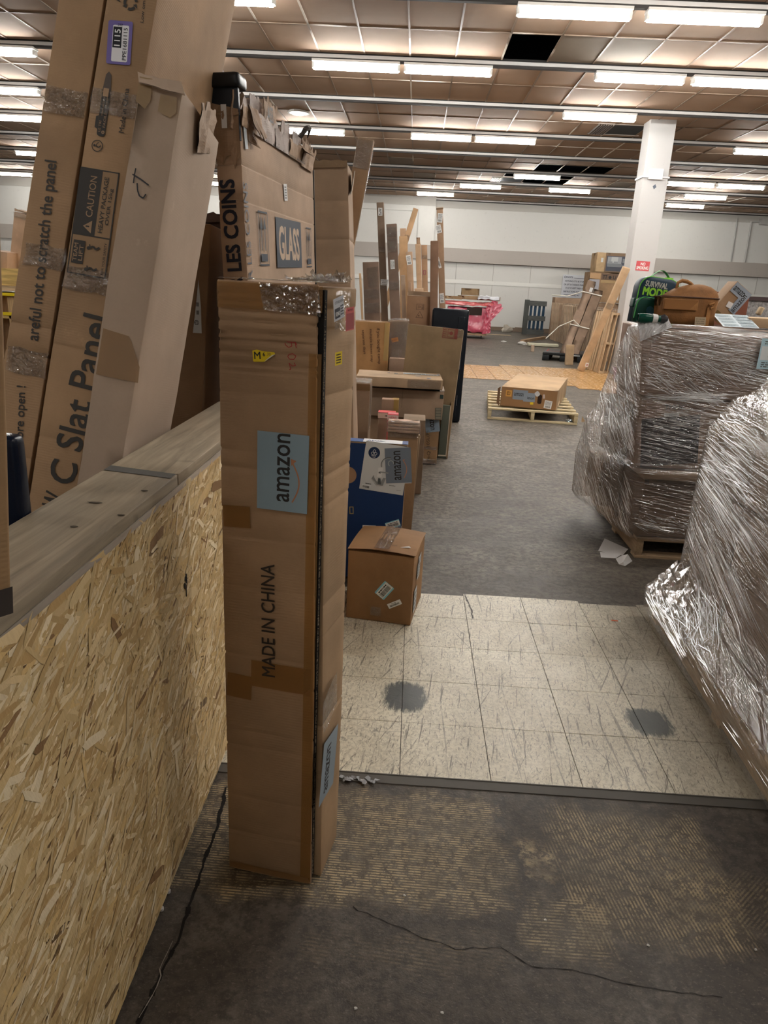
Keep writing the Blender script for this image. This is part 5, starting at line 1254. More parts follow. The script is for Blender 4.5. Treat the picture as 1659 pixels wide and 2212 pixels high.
tallc('brown_carton', 'small brown carton end showing behind the tilted carton', (864, 493), (877, 494), (864, 540), 11.8, .2, (.36, .23, .14), 56)
tallc('labelled_carton', 'slim tan carton with a white label, in front of the tilted one', (877, 544), (891, 545), (881, 632), 9.9, .12, (.46, .31, .20), 57, lambda r, f: (stick(r, f, 'F', 'white_label', (880, 573), (890, 571), (878, 552), a_ship, n=.003), tapes(r, f, 1, 5)))
tallc('slim_carton', 'slim tan carton with a crushed neck at its top, centre of the back group', (897, 527), (909, 527), (900, 622), 10.4, .12, (.50, .33, .20), 58, lambda r, f: (mesh_obj('crushed_neck', soft_me(f.W * .8, .1, .09, card((.42, .27, .17), seed=3), dent=.01, cell=.03, seed=6, freq=12), r, Matrix.Translation((.012, .01, f.H - .003))), tapes(r, f, 1, 6)))
tallc('brown_carton', 'mid brown carton with tape near its top, right of the slim crushed-neck one', (910, 529), (923, 529), (912, 640), 10.9, .15, (.40, .25, .15), 59, lambda r, f: (tapes(r, f, 2, 2), stick(r, f, 'F', 'small_mark', (914, 593), (920, 593), (914, 584), lambda a, w, h: a.frame(0, 0, w, h, w * .15, (.3, .06, .12)), n=.003)))
tallc('small_carton', 'short tan carton end standing low among the tall group', (883, 609), (889, 605), (884, 640), 9.6, .1, (.52, .36, .25), 60)
tallc('small_carton', 'short grey-tan carton left of the labelled slim one', (865, 594), (875, 594), (867, 650), 9.7, .1, (.42, .32, .24), 61)
# open carton with recycling symbols
fO, bO = pbox('open_carton', 'open-topped brown carton with recycling and warning symbols beneath the slim cartons', (866, 638), (924, 645), (866, 700), 8.9, .30, (.34, .20, .115), 62, dent=.003)
q = MB().m(card((.5, .36, .24), seed=63)); q.box((-.003, -.004, fO.H), (fO.W + .003, .004, fO.H + .004)); q.box((fO.W - .004, 0, fO.H), (fO.W + .004, .3, fO.H + .004)); q.box((0, .29, fO.H), (fO.W, .3, fO.H + .05)); q.box((-.004, 0, fO.H), (.004, .3, fO.H + .03)); q.build('open_rim', bO)
q = MB().m(flat((.05, .03, .02))); q.box((.006, .008, fO.H + .0012), (fO.W - .006, .288, fO.H + .0018)); q.build('inside_shade', bO)  # dark sheet drawn as the shade inside the open carton
def a_sym(a, w, h):
    K = (.10, .06, .04); a.frame(0, h * .55, w, h * .42, w * .04, K); a.ring(w * .38, h * .76, h * .12, h * .04, K, n=3); a.scribble(w * .7, h * .6, w * .25, h * .3, K, 3); a.stroke([(0, 0), (w, 0), (w * .5, h * .45), (0, 0)], w * .05, K); a.disc(w * .4, h * .14, w * .09, K)
stick(bO, fO, 'F', 'printed_symbols', (898, 686), (914, 687), (899, 655), a_sym, n=.003)
f_, r_t = tallc('slender_carton', 'plain mid brown upright carton with a ragged top beside the tall labelled one', (930, 520), (948, 518), (928, 690), 8.85, .10, (.235, .135, .085), 64)
f_, r_t = tallc('tall_labelled_carton', 'tallest upright brown carton with several white labels at the right of the group', (943, 452), (957, 450), (950, 694), 9.0, .10, (.40, .26, .165), 65, lambda r, f: (
    stick(r, f, 'F', 'white_label', (944, 480), (955, 481), (945, 460), a_ship, n=.004), stick(r, f, 'F', 'white_label', (944, 505), (955, 502), (945, 486), a_ship, n=.004), stick(r, f, 'F', 'white_label', (948, 580), (954, 578), (948, 530), a_ship, n=.004),
    stick(r, f, 'F', 'white_label', (951, 655), (960, 654), (951, 634), a_ship, n=.004), stick(r, f, 'F', 'dark_label', (951, 692), (957, 690), (952, 668), lambda a, w, h: a.rect(0, 0, w, h, (.10, .09, .08)), n=.004), strip(r, f, 'F', 'clear_tape', tc, .0, .55 + .4, f.W, .18, .003), strip(r, f, 'R', 'clear_tape', tc, .0, .9, .09, .25, .003)))
mesh_obj('crushed_top', soft_me(f_.W + .01, .10, .02, card((.42, .29, .19), seed=66), dent=.004, cell=.03, seed=3), r_t, Matrix.Translation((-.005, 0, f_.H)))
# pale edge strip at the very left of the group
tallc('pale_board', 'pale narrow wooden board standing just left of the tall group', (775, 590), (780, 591), (779, 668), 8.3, .04, (.62, .42, .25), 67)
# odds and ends lying in the bin area
for i, (tl, tr, bl, Y, lab) in enumerate((((895, 623), (915, 626), (896, 640), 10.0, 'flat tan carton edge lying between the slim cartons'), ((905, 630), (925, 632), (905, 650), 9.5, 'flat brown carton edge lying behind the open carton'))):
    tallc('flat_carton', lab, tl, tr, bl, Y, .2, (.50, .36, .24), 68 + i, None)

# ================================================================== PALLETS
def pallet(name, label, M, L, W, nb, wc, dark=(.9, .9, .9), group=None, bw=.09, H=.14, cat='pallet'):
    """deck boards run along x (width W), stringers along y (length L)"""
    r = empty(name, M, label, cat, group); ms = [wood(wc, s, 0) for s in (1, 2)]; ml = wood(tuple(x * .88 for x in wc), 4, 1); rr = random.Random(len(label))
    b = soft_me(W, bw, .02, ms[0], bev=.002, dent=.001, cell=.5); b2 = soft_me(W, bw, .02, ms[1], bev=.002, dent=.001, cell=.5)
    for i in range(nb):
        y = (L - bw) * i / (nb - 1) + rr.uniform(-.008, .008) * (0 < i < nb - 1)
        mesh_obj('deck_board', (b, b2)[i % 2], r, Matrix.Translation((0, y, H - .02)))
    s = soft_me(.045, L, H - .04, ml, bev=.003, dent=.001, cell=.6)
    for x in (0, W / 2 - .022, W - .045): mesh_obj('stringer', s, r, Matrix.Translation((x, 0, .02)))
    for y in (0, L / 2 - bw / 2, L - bw): mesh_obj('bottom_board', b2, r, Matrix.Translation((0, y, 0)))
    return r
M_ = Matrix.Translation((.972, 8.90, 0)) @ Matrix.Rotation(-.09, 4, 'Z')
pallet('wooden_pallet', 'pale wooden pallet on the floor of the aisle with a flat carton on it', M_, 1.6, 1.09, 7, (.66, .54, .33))
fX = Fr(G((1079, 876), .145) + Vector((0, 0, -.001)), G((1203.6, 888), .145) - G((1079, 876), .145), (0, 0, 1), .70, 1.55, .25); fX.o.z = .1425
KX = card((.50, .345, .20), seed=71, bump=.12)
bX = carton('flat_carton', 'big flat carton with overlapping stickers and a hand hole lying on the pale pallet', fX, KX, bev=.008, dent=.010, cell=.07, seed=71)
A = Art(); A.rect(.01, .01, .68, .23, (.30, .165, .075)); A.put(bX, fX, 'F', 'end_panel', 0, 0, 0, .0016)
def st2(nm, A_, B_, C_, fn, **k): return stick(bX, fX, 'F', nm, A_, B_, C_, fn, n=.003, **k)
st2('orange_sticker', (1092, 856), (1105, 857), (1093, 842), lambda a, w, h: (a.rect(0, 0, w, h, (.62, .32, .08)), a.frame(w * .2, h * .25, w * .55, h * .5, w * .08, (.12, .06, .02)), a.rect(w * .35, h * .2, w * .08, h * .6, (.12, .06, .02))))
st2('blue_label', (1107, 862), (1139, 865), (1108, 841), lambda a, w, h: (a.rect(0, 0, w, h, (.24, .28, .33)), a.text('amazon', w * .08, h * .38, w * .86, h * .30, INK, .02)), label='grey-blue sticker with black lettering')
stick(bX, fX, 'F', 'blue_label', (1130, 867), (1155, 869), (1131, 848), lambda a, w, h: (a.rect(0, 0, w, h, (.26, .30, .35)), a.text('izon', w * .34, h * .30, w * .6, h * .3, INK, .02)), n=.004)
st2('hand_hole', (1160, 872), (1169, 873), (1162, 852), lambda a, w, h: a.rect(0, 0, w, h, (.03, .015, .01), w * .4))
stick(bX, fX, 'F', 'white_sticker', (1160, 858), (1168, 852), (1156, 848), lambda a, w, h: a.rect(0, 0, w, h, (.6, .6, .6), w * .3), n=.005)
stick(bX, fX, 'F', 'white_sticker', (1173, 861), (1177, 861), (1174, 852), lambda a, w, h: a.rect(0, 0, w, h, (.6, .5, .45), w * .3), n=.005)
st2('barcode_label', (1174, 881), (1190, 884), (1177, 864), a_ship); st2('yellow_sticker', (1145, 874), (1152, 874), (1146, 869), lambda a, w, h: a.rect(0, 0, w, h, (.85, .6, .03)))
A = Art(); A.scribble(0, 0, .10, .05, (.32, .2, .12), 2, 5); A.text('Tw08', .15, 0, .06, .05, (.33, .22, .14)); A.put(bX, fX, 'T', 'printed_text', .34, .45, 0, .003)
A = Art(); A.text('Fresh', 0, 0, .10, .03, (.42, .3, .2)); A.rect(-.07, .03, .03, .02, (.08, .07, .05)); A.put(bX, fX, 'T', 'printed_text', .1, .05, 0, .003)
q = MB().m(card((.25, .14, .07), seed=72)); q.poly([(-.005, -.01, .0), (-.005, -.01, .24), (-.055, .10, .20), (-.05, .06, .02)]); q.poly([(-.008, -.01, .0), (-.058, .10, .20), (-.008, -.01, .24)]); q.build('side_flap', bX)
A_ = G((1230, 912)); blob('foil_scrap', A_, .055, flat((.35, .42, .44), .2, .6), 'crumpled silver-green foil scrap at the pallet corner', 'scrap', 3, .5)
q = MB().m(card((.4, .28, .16), seed=3)); g = G((1266, 912)); q.poly([(g.x - .06, g.y, .002), (g.x + .04, g.y - .02, .002), (g.x + .03, g.y + .03, .004)]); q.poly([(g.x - .06, g.y, .002), (g.x + .0, g.y + .05, .0), (g.x - .05, g.y + .03, .07)][::-1]); tag(q.build('cardboard_scrap'), 'small torn cardboard scrap on the floor right of the pale pallet', 'scrap')

# pallets standing in a row far back
wc = (.46, .33, .22)
def standing(name, label, o, xdir, updir, L, W, nb, c, group=None, H=.13):
    """deck plane vertical: width W along xdir, length L along updir"""
    x = Vector(xdir).normalized(); u = Vector(updir); u = (u - x * u.dot(x)).normalized(); n = x.cross(u)
    M = Matrix((x, u, n)).transposed().to_4x4(); M.translation = Vector(o)
    r = empty(name, M, label, 'pallet', group); ms = wood(c, 1, 1); ml = wood(tuple(q * .8 for q in c), 3, 0)
    bw = .078; b = soft_me(bw, L, .02, ms, bev=.002, dent=.001, cell=.5); rq = random.Random(int(o[1] * 100) if not isinstance(o, Matrix) else 1)
    for i in range(nb):
        xx = (W - bw) * i / (nb - 1) + rq.uniform(-.02, .02) * (0 < i < nb - 1); mesh_obj('deck_board', b, r, Matrix.Translation((xx, 0, H - .02)))
    s = soft_me(W, .045, H - .04, ml, bev=.003, dent=0, cell=.6)
    for y in (.0, L / 2 - .02, L - .045): mesh_obj('stringer', s, r, Matrix.Translation((0, y, .02)))
    for i in (0, nb // 2, nb - 1): mesh_obj('back_board', b, r, Matrix.Translation(((W - bw) * i / (nb - 1), 0, 0)))
    return r
a, c = Vector((4.74, 25.3, 0)), Vector((4.84, 16.6, 0)); dR = (c - a).normalized()
lab = ['leftmost', 'second', 'third', 'fourth', 'fifth', 'sixth', 'seventh']
for i in range(7):
    o = a + dR * (1.24 * i); o.z = .0
    standing('standing_pallet', 'weathered wooden pallet standing on edge in the far row, %s from the left' % lab[i], o, dR, (.12 * math.sin(i * 2.1) - .05, .04 * math.sin(i * 3.7), 1), 1.2, 1.18, 7, (wc, (.40, .29, .20), (.50, .37, .25))[i % 3], 'pallets standing on edge in the far row')
for i in range(6):
    o = a + dR * (1.24 * i + .5) + Vector((.32, 0, 0)); o.z = 0
    standing('standing_pallet', 'weathered wooden pallet in the second rank of the far row, %s from the left' % lab[i], o, dR, (-.02, .06 * math.sin(i * 2.9), 1), 1.2, 1.18, 6, (.38, .28, .20), 'pallets standing on edge behind the far row')
r = empty('dark_pallet', (3.98, 27.2, 0), 'dark grey pallet with blue slats standing on edge against the far wall', 'pallet')
DKW = wood((.095, .10, .095), 4, 0); BLW = wood((.02, .055, .10), 5, 2)
for z in (.02, .50, 1.02): q = MB().m(DKW); q.box((0, 0, z), (.74, .03, z + .17)); q.build('cross_board', r)
q = MB().m(wood((.07, .075, .07), 6, 2)); q.box((-.04, -.01, 0), (.12, .12, 1.22)); q.build('side_stringer', r)
for k in range(4): q = MB().m(BLW); q.box((.16 + k * .15, .06, .02), (.25 + k * .15, .08, 1.19)); q.build('blue_slat', r)
# leaning pallets by the column
for k in range(2):
    standing('leaning_pallet', ('pale slatted wooden pallet leaning against the white column, front one', 'slatted wooden pallet leaning against the white column, rear one')[k], Vector((3.79 + .09 * k, 15.9 + .05 * k, .0)), (.10, -.96, 0), (.11, .04, 1), 1.2, .95, 8, ((.58, .42, .26), (.50, .36, .23))[k], 'pallets leaning by the column', H=.11)
b_ = G((1250, 802)); t_ = PY((1362, 582), 14.6)
fB1 = Fr(G((1258, 803)) - Vector((.11, 0, 0)), (1, -.05, 0), (t_ - G((1262, 803))), .14, .10, (t_ - b_).length).floor()
bB1 = carton('long_board_carton', 'very long narrow tan carton leaning across the pallets up to the column', fB1, card((.52, .36, .22), seed=73), dent=.002, cell=.2)
stick(bB1, fB1, 'F', 'white_label', (1263, 792), (1270, 793), (1265, 783), lambda a, w, h: (a.rect(0, 0, w, h, (.7, .68, .66)), a.rect(w * .4, h * .3, w * .3, h * .4, (.4, .1, .1))), n=.003)
strip(bB1, fB1, 'F', 'clear_tape', tc, 0, fB1.H * .62, .12, .12, .003)
q = MB().m(flat((.60, .57, .52), .6)); q.tube([PY((1343, 770), 15.6), PY((1358, 600), 15.3)], .055, 4); tag(q.build('white_batten'), 'off-white batten leaning beside the column', 'batten')
# strapped bundle
p1, p2 = PY((1210, 757), 17.3), PY((1272, 600), 18.4)
fU1 = Fr(p1, (1, -.2, 0), p2 - p1, .20, .15, (p2 - p1).length); fU1.o = fU1.o + fU1.z * ((.20 - fU1.o.z) / fU1.z.z)
bU1 = carton('strapped_bundle', 'bundle of long brown cartons tied with white strap leaning on the far pallets', fU1, card((.30, .21, .15), seed=74), dent=.015, cell=.1, seed=5)
mesh_obj('second_carton', soft_me(.22, .15, fU1.H - .2, card((.24, .165, .115), seed=75), dent=.012, cell=.1, seed=6), bU1, Matrix.Translation((.21, .02, .02)))
A = Art(); A.rect(0, 0, .07, .12, (.6, .6, .58)); A.put(bU1, fU1, 'F', 'white_label', .12, fU1.H - .32, 0, .004)
q = MB().m(flat((.72, .70, .62), .4))
for z in (.78, fU1.H - .38): q.box((-.02, -.02, z), (.45, -.012, z + .025)); q.box((-.02, -.02, z), (-.012, .2, z + .025))
q.tube([(-.02, -.02, fU1.H - .38), (-.3, -.1, fU1.H - .65), (-.62, -.3, fU1.H - .86)], .012, 5); q.tube([(.25, -.02, .78), (.05, -.1, .86), (-.22, -.1, .60), (-.40, -.1, .2)], .012, 5)
q.build('white_strap', bU1)
# black plastic pallet
f = Fr((3.03, 17.3, 0), (.97, -.25, 0), (0, 0, 1), .95, 1.15, .19)
r = empty('plastic_pallet', f.M(), 'black plastic pallet with red stripes lying on the far floor', 'pallet')
mesh_obj('deck', soft_me(.95, 1.15, .06, flat((.012, .013, .014), .4), bev=.01, dent=0, cell=.4), r, Matrix.Translation((0, 0, .13)))
ft = soft_me(.16, .2, .13, flat((.01, .011, .012), .5), bev=.015, dent=0, cell=.2)
for x in (0, .395, .79):
    for y in (0, .47, .95): mesh_obj('foot', ft, r, Matrix.Translation((x, y, 0)))
A = Art(); A.rect(.05, .35, .03, .7, (.45, .06, .05)); A.rect(.05, .35, .8, .04, (.45, .06, .05)); A.rect(.45, .05, .04, .6, (.38, .05, .05)); A.put(r, f, 'T', 'red_stripe', 0, 0, 0, .003)
q = MB().m(flat((.45, .46, .45))); q.box((.55, -.004, .145), (.85, 0, .165)); q.build('white_mark', r)
f = qb((1224, 745), (1241, 747), (1221, 788), 16.4, .10); carton('upright_carton', 'small upright tan carton standing in front of the black plastic pallet', f, card((.47, .33, .2), seed=76), plain=True, dent=.002, seed=3)
# floor litter far
g = G((1180, 732)); h = G((1132, 740))
q = MB().m(card((.42, .28, .17), seed=77)); q.box((0, 0, 0), ((g - h).length, .12, .08)); o = q.build('cardboard_strip'); o.location = (h.x, h.y, 0); o.rotation_euler = (0, 0, math.atan2((g - h).y, (g - h).x)); tag(o, 'flattened cardboard strip lying diagonally on the far floor', 'cardboard')
q = MB().m(card((.5, .38, .26), seed=78)); q.box((1.9, 26.0, 0), (3.4, 26.3, .01)); tag(q.build('cardboard_sheet'), 'thin cardboard sheet flat on the floor near the far wall', 'cardboard')
me = soft_me(.9, .28, .10, flat((.62, .60, .45), .6), bev=.04, dent=.02, cell=.1, seed=4, freq=5); o = mesh_obj('foam_roll', me); p = G((1140, 748)); o.location = (p.x, p.y, 0); tag(o, 'yellowish white foam roll lying on the far floor', 'foam')
blob('foam_scrap', G((1128, 744)), .13, flat((.66, .64, .60)), 'white foam scrap lying left of the foam roll', 'scrap', 5, .5)
blob('foam_scrap', G((1088, 739)), .09, flat((.66, .64, .60)), 'small white scrap alone on the far concrete', 'scrap', 8, .3)
blob('foam_scrap', Vector((3.5, 28.3, 0)), .2, flat((.55, .50, .42)), 'white paper scrap at the foot of the far wall', 'scrap', 9, .8)
f = qb((1148, 745), (1155, 745), (1147, 758), 19.6, .1); carton('small_block', 'small tan block standing on the far floor', f, card((.45, .34, .25), seed=79), plain=True, dent=0)

# stack of cartons behind the pallets: two printed sofa cartons
KS = card((.30, .19, .105), seed=81); YS = 26.2
def sq(p): return PY(p, YS)
l1, r1, t1, b1_ = sq((1268, 640)), sq((1352, 645)), sq((1300, 588)), sq((1300, 655))
fb0 = Fr((l1.x, YS, 0), (1, -.02, 0), (0, 0, 1), r1.x - l1.x, .9, 1.25)
carton('big_carton', 'big brown carton at the bottom of the tall far stack behind the pallets', fb0, card((.25, .16, .10), seed=80), plain=True, dent=.01, cell=.2)
f1 = Fr((l1.x, YS, 1.26), (1, -.02, 0), (0, 0, 1), r1.x - l1.x, .9, t1.z - 1.26)
b1 = carton('big_carton', 'big brown carton with a pale band in the middle of the tall far stack', f1, KS, dent=.01, cell=.2, seed=82)
A = Art(); W1, H1 = f1.W, f1.H; A.rect(W1 * .3, H1 * .66, W1 * .69, .10, (.38, .26, .13)); A.rect(W1 * .3, H1 * .75, W1 * .69, H1 * .22, (.14, .09, .06)); A.text('TT', W1 * .34, H1 * .79, .14, .12, INK, .04); A.disc(W1 * .52, H1 * .84, .05, INK); A.text('U + Y', W1 * .6, H1 * .79, .36, .11, INK, .02); A.rect(W1 * .68, .1, .16, .17, (.6, .6, .58)); A.put(b1, f1, 'F', 'printed_band', 0, 0, 0, .005)
A = Art(); A.rect(.01, .1, W1 * .26, H1 * .66, (.34, .33, .35)); A.rect(.05, .2, W1 * .08, H1 * .5, (.5, .46, .48)); A.rect(.01, H1 * .78, W1 * .27, H1 * .18, (.45, .28, .15)); A.put(b1, f1, 'F', 'printed_side', 0, 0, 0, .006)
l2, r2, t2 = sq((1289, 560)), sq((1361, 560)), sq((1320, 546))
f2 = Fr((l2.x, YS, t1.z + .01), (1, -.02, 0), (0, 0, 1), r2.x - l2.x, .9, t2.z - t1.z - .01)
b2 = carton('sofa_carton', 'brown carton with a grey printed sofa picture on top of the tall far stack', f2, card((.46, .32, .18), seed=83), dent=.008, cell=.2, seed=84)
def a_sofa(a, w, h):
    a.rect(w * .26, 0, w * .73, h, (.20, .13, .08)); a.rect(w * .30, h * .06, w * .68, h * .78, (.07, .075, .095)); a.rect(w * .33, h * .30, w * .42, h * .5, (.30, .31, .32)); a.rect(w * .44, h * .5, w * .2, h * .3, (.45, .46, .46))
    a.rect(w * .33, h * .28, w * .44, h * .18, (.18, .19, .20), h * .05); a.rect(w * .36, h * .44, w * .12, h * .12, (.24, .25, .26)); a.rect(w * .52, h * .44, w * .12, h * .12, (.24, .25, .26)); a.rect(w * .78, h * .5, w * .16, h * .22, (.2, .21, .22)); a.rect(w * .78, h * .2, w * .14, h * .2, (.16, .17, .2))
    a.text('TT', w * .33, h * .87, w * .06, h * .08, INK, .03); a.rect(w * .13, h * .5, w * .07, h * .22, (.6, .6, .58))
A = Art(); a_sofa(A, f2.W, f2.H); A.put(b2, f2, 'F', 'sofa_print', 0, 0, 0, .005)
f3 = Fr((4.75, 25.9, 0), (1, -.02, 0), (0, 0, 1), 1.0, .6, 1.36); carton('big_carton', 'wide dark-topped carton behind the left end of the far pallet row', f3, card((.30, .2, .13), seed=85), plain=True, dent=.01, cell=.2)

# pink wrapped load with rubbish on top
def film_mat(c, a, name, seed=0, ang=.5, sc=1.0, rough=.16, bs=1.0, uv=True, gloss=.9):
    m, nt, out = newmat(name); B = NB(nt); co = B.coord('UV') if uv else B.coord()
    n1 = B.noise(B.map(co, (.9 * sc, 46 * sc, 1), (0, 0, -ang), (seed, 0, 0)), 1.5, 3, .5, .0)
    n2 = B.noise(B.map(co, (2 * sc, 90 * sc, 1), (0, 0, -ang - .16), (seed + 3, 0, 0)), 1.2, 2, .5, .0)
    n3 = B.noise(B.map(co, (1, 1, 1)), 3.2, 4, .6)
    h = B.math('ADD', n1, B.math('MULTIPLY', n2, .5)); nb = B.bump(h, bs, .014)
    lo = B.step(n1, .56, .66)
    al = B.math('ADD', a, B.math('MULTIPLY', lo, .12)); al = B.math('ADD', al, B.math('MULTIPLY', B.step(n3, .45, .7), .05))
    t = B.n('BsdfTransparent'); mx = B.n('MixShader'); B.l(al, mx.inputs[0]); dif = B.n('BsdfDiffuse'); dif.inputs[0].default_value = (*c, 1); B.l(nb, dif.inputs['Normal'])
    B.l(t.outputs[0], mx.inputs[1]); B.l(dif.outputs[0], mx.inputs[2])
    gl = B.n('BsdfGlossy'); gl.inputs[0].default_value = (gloss, gloss, gloss, 1); gl.inputs['Roughness'].default_value = rough; B.l(nb, gl.inputs['Normal'])
    lw = B.n('LayerWeight'); lw.inputs[0].default_value = .35; B.l(nb, lw.inputs['Normal'])
    gf = B.math('ADD', B.math('MULTIPLY', lw.outputs[0], .5), .10)
    m2 = B.n('MixShader'); B.l(gf, m2.inputs[0]); B.l(mx.outputs[0], m2.inputs[1]); B.l(gl.outputs[0], m2.inputs[2])
    B.l(m2.outputs[0], out.inputs[0]); return m
r = empty('pink_wrapped_load', (1.0, 23.6, 0), 'low trolley load wrapped in bright pink film by the far wall', 'load')
PK = film_mat((.75, .08, .16), .72, 'pink_film', 2, .2, uv=False, rough=.3)
mesh_obj('film_wrap', soft_me(1.35, 1.0, .80, PK, bev=.05, dent=.07, cell=.08, seed=3, freq=5), r, Matrix.Translation((.02, 0, .16)))
for i in range(3): mesh_obj('inner_carton', soft_me(1.2, .85, .22, flat((.50, .09, .13), .5), bev=.03, dent=.03, cell=.1, seed=i, freq=4), r, Matrix.Translation((.08, .06, .2 + i * .23)))
mesh_obj('film_overhang', soft_me(1.66, 1.1, .13, film_mat((.80, .10, .10), .85, 'red_film', 4, .1, uv=False, rough=.25), bev=.04, dent=.05, cell=.08, seed=7, freq=5), r, Matrix.Translation((-.1, -.05, .98)))
crumple(r, [(1.2, -.06, .95), (1.35, -.06, .5), (1.75, -.05, .98), (1.45, -.02, 1.26)], PK, 'film_tail', 8, .05, 3)
crumple(r, [(1.15, -.06, .15), (1.42, -.06, .2), (1.40, -.05, .5), (1.2, -.06, .9)], PK, 'film_tail', 8, .05, 8)
q = MB().m(card((.36, .24, .15), seed=4)); q.box((0, 0, .10), (1.3, 1.0, .16)); q.build('board_base', r)
q = MB().m(flat((.03, .03, .03))); 
for x in (.15, 1.15): q.tube([(x - .02, .1, .05), (x + .02, .1, .05)], .05, 12)
q.build('castor', r)
q = MB().m(flat((.03, .015, .01))); q.box((.62, -.015, .72), (1.1, -.005, .94)); q.build('opening_shade', r)  # dark slab painted as the shade within the wrapped load's opening
for i, (x, y, z, w_, d, h_, lab) in enumerate(((-.05, 23.7, 1.16, .5, .5, .10, 'flattened brown carton lying on the pink load, left side'), (.35, 23.75, 1.17, .9, .5, .12, 'low open brown carton lying on the pink load'), (.45, 24.0, 1.295, .56, .3, .22, 'brown carton flap standing up on the pink load'))):
    f = Fr((1.0 + x, y, z), (1, .03, 0), (0, 0, 1), w_, d, h_); carton('brown_carton', lab, f, card((.33, .22, .12), seed=90 + i), plain=True, dent=.01, cell=.1, seed=i)
me = soft_me(.72, .5, .16, flat((.70, .70, .74), .3), bev=.06, dent=.08, cell=.05, seed=2, freq=6); o = mesh_obj('white_plastic_bag', me); o.location = (1.0 + .82 + .1, 23.5, 1.165); tag(o, 'crumpled white plastic bag lying on the pink load', 'bag')
f = Fr((2.35, 24.1, 1.15), (1, 0, 0), (0, 0, 1), .35, .4, .14); carton('brown_carton', 'tan open carton flaps at the right end of the pink load', f, card((.5, .38, .27), seed=95), plain=True, dent=.02, cell=.08)
me = soft_me(.35, .25, .28, film_mat((.70, .35, .60), .6, 'lilac_film', 3, .2, uv=False), bev=.05, dent=.10, cell=.06, seed=9, freq=4); o = mesh_obj('pink_bag_scrap', me); p = G((1330, 826)); o.location = (p.x - .05, p.y, 0); tag(o, 'scrap of lilac pink film on the floor beside the leaning pallets', 'film')

# far left background: carton pile on yellow-strapped crates
for i, (nm, lab, tl, tr, bl, Y, D, c) in enumerate((
        ('brown_carton', 'brown carton with a crumpled taped top, tallest in the far left gap', (30, 456), (62, 458), (18, 580), 7.5, .3, (.44, .29, .19)),
        ('brown_carton', 'low brown carton in front of the taller one in the far left gap', (-20, 538), (16, 541), (-20, 578), 7.3, .3, (.40, .26, .17)))):
    f = qb(tl, tr, bl, Y, D, floor=False); f = Fr(f.o, (1, 0, 0), f.z, f.W, D, f.H); r = carton(nm, lab, f, card(c, seed=100 + i), dent=.006, cell=.1, seed=i)
    if i == 0: strip(r, f, 'F', 'clear_tape', tc, 0, f.H - .06, f.W, .055, .004, rag=.01); mesh_obj('crumpled_top', soft_me(f.W, .3, .03, card((.36, .25, .17), seed=3), dent=.012, cell=.03, seed=9, freq=14), r, Matrix.Translation((0, 0, f.H)))
zc = PY((20, 579), 7.2).z - .004; x0 = PY((-60, 579), 7.2).x; x1 = PY((80, 579), 7.2).x; yc = 7.18
YW = wood((.66, .45, .16), 6, 0)
r = empty('timber_crate', (x0, yc, 0), 'yellowish timber crate with planks and posts in the far left gap', 'crate')
def pl(a, c, nm='plank', m=YW): q = MB().m(m); q.box((0, a[1], a[2]), (x1 - x0 + 1.0, c[1], c[2])) if nm == 'plank' else q.box(a, c); q.build(nm, r)
z1, z2, z3, z4 = PY((20, 617), 7.18).z, PY((20, 628), 7.18).z, PY((20, 679), 7.18).z, PY((20, 630), 7.18).z
pl((0, 0, z1), (1, .5, zc)); pl((0, -.03, z2), (1, .4, z1 - .003), m=wood((.6, .42, .24), 2, 0)); pl((0, 0, z3 - .04), (1, .5, z3)); 
for x in (PY((16, 650), 7.18).x - x0, PY((-40, 650), 7.18).x - x0):
    q = MB().m(wood((.55, .36, .18), 8, 2)); q.box((x, .0, 0), (x + .13, .4, z2 - .06)); q.build('post', r)
q = MB().m(flat((.75, .55, .02), .35)); q.box((.1, -.034, z2 - .045), (1.2, -.030, z2 - .02)); q.box((.1, -.01, z3 - .01), (1.2, -.006, z3 + .02)); q.box((.1, -.01, z2 - .05), (1.4, .4, z2 - .02)); q.build('yellow_strap', r)

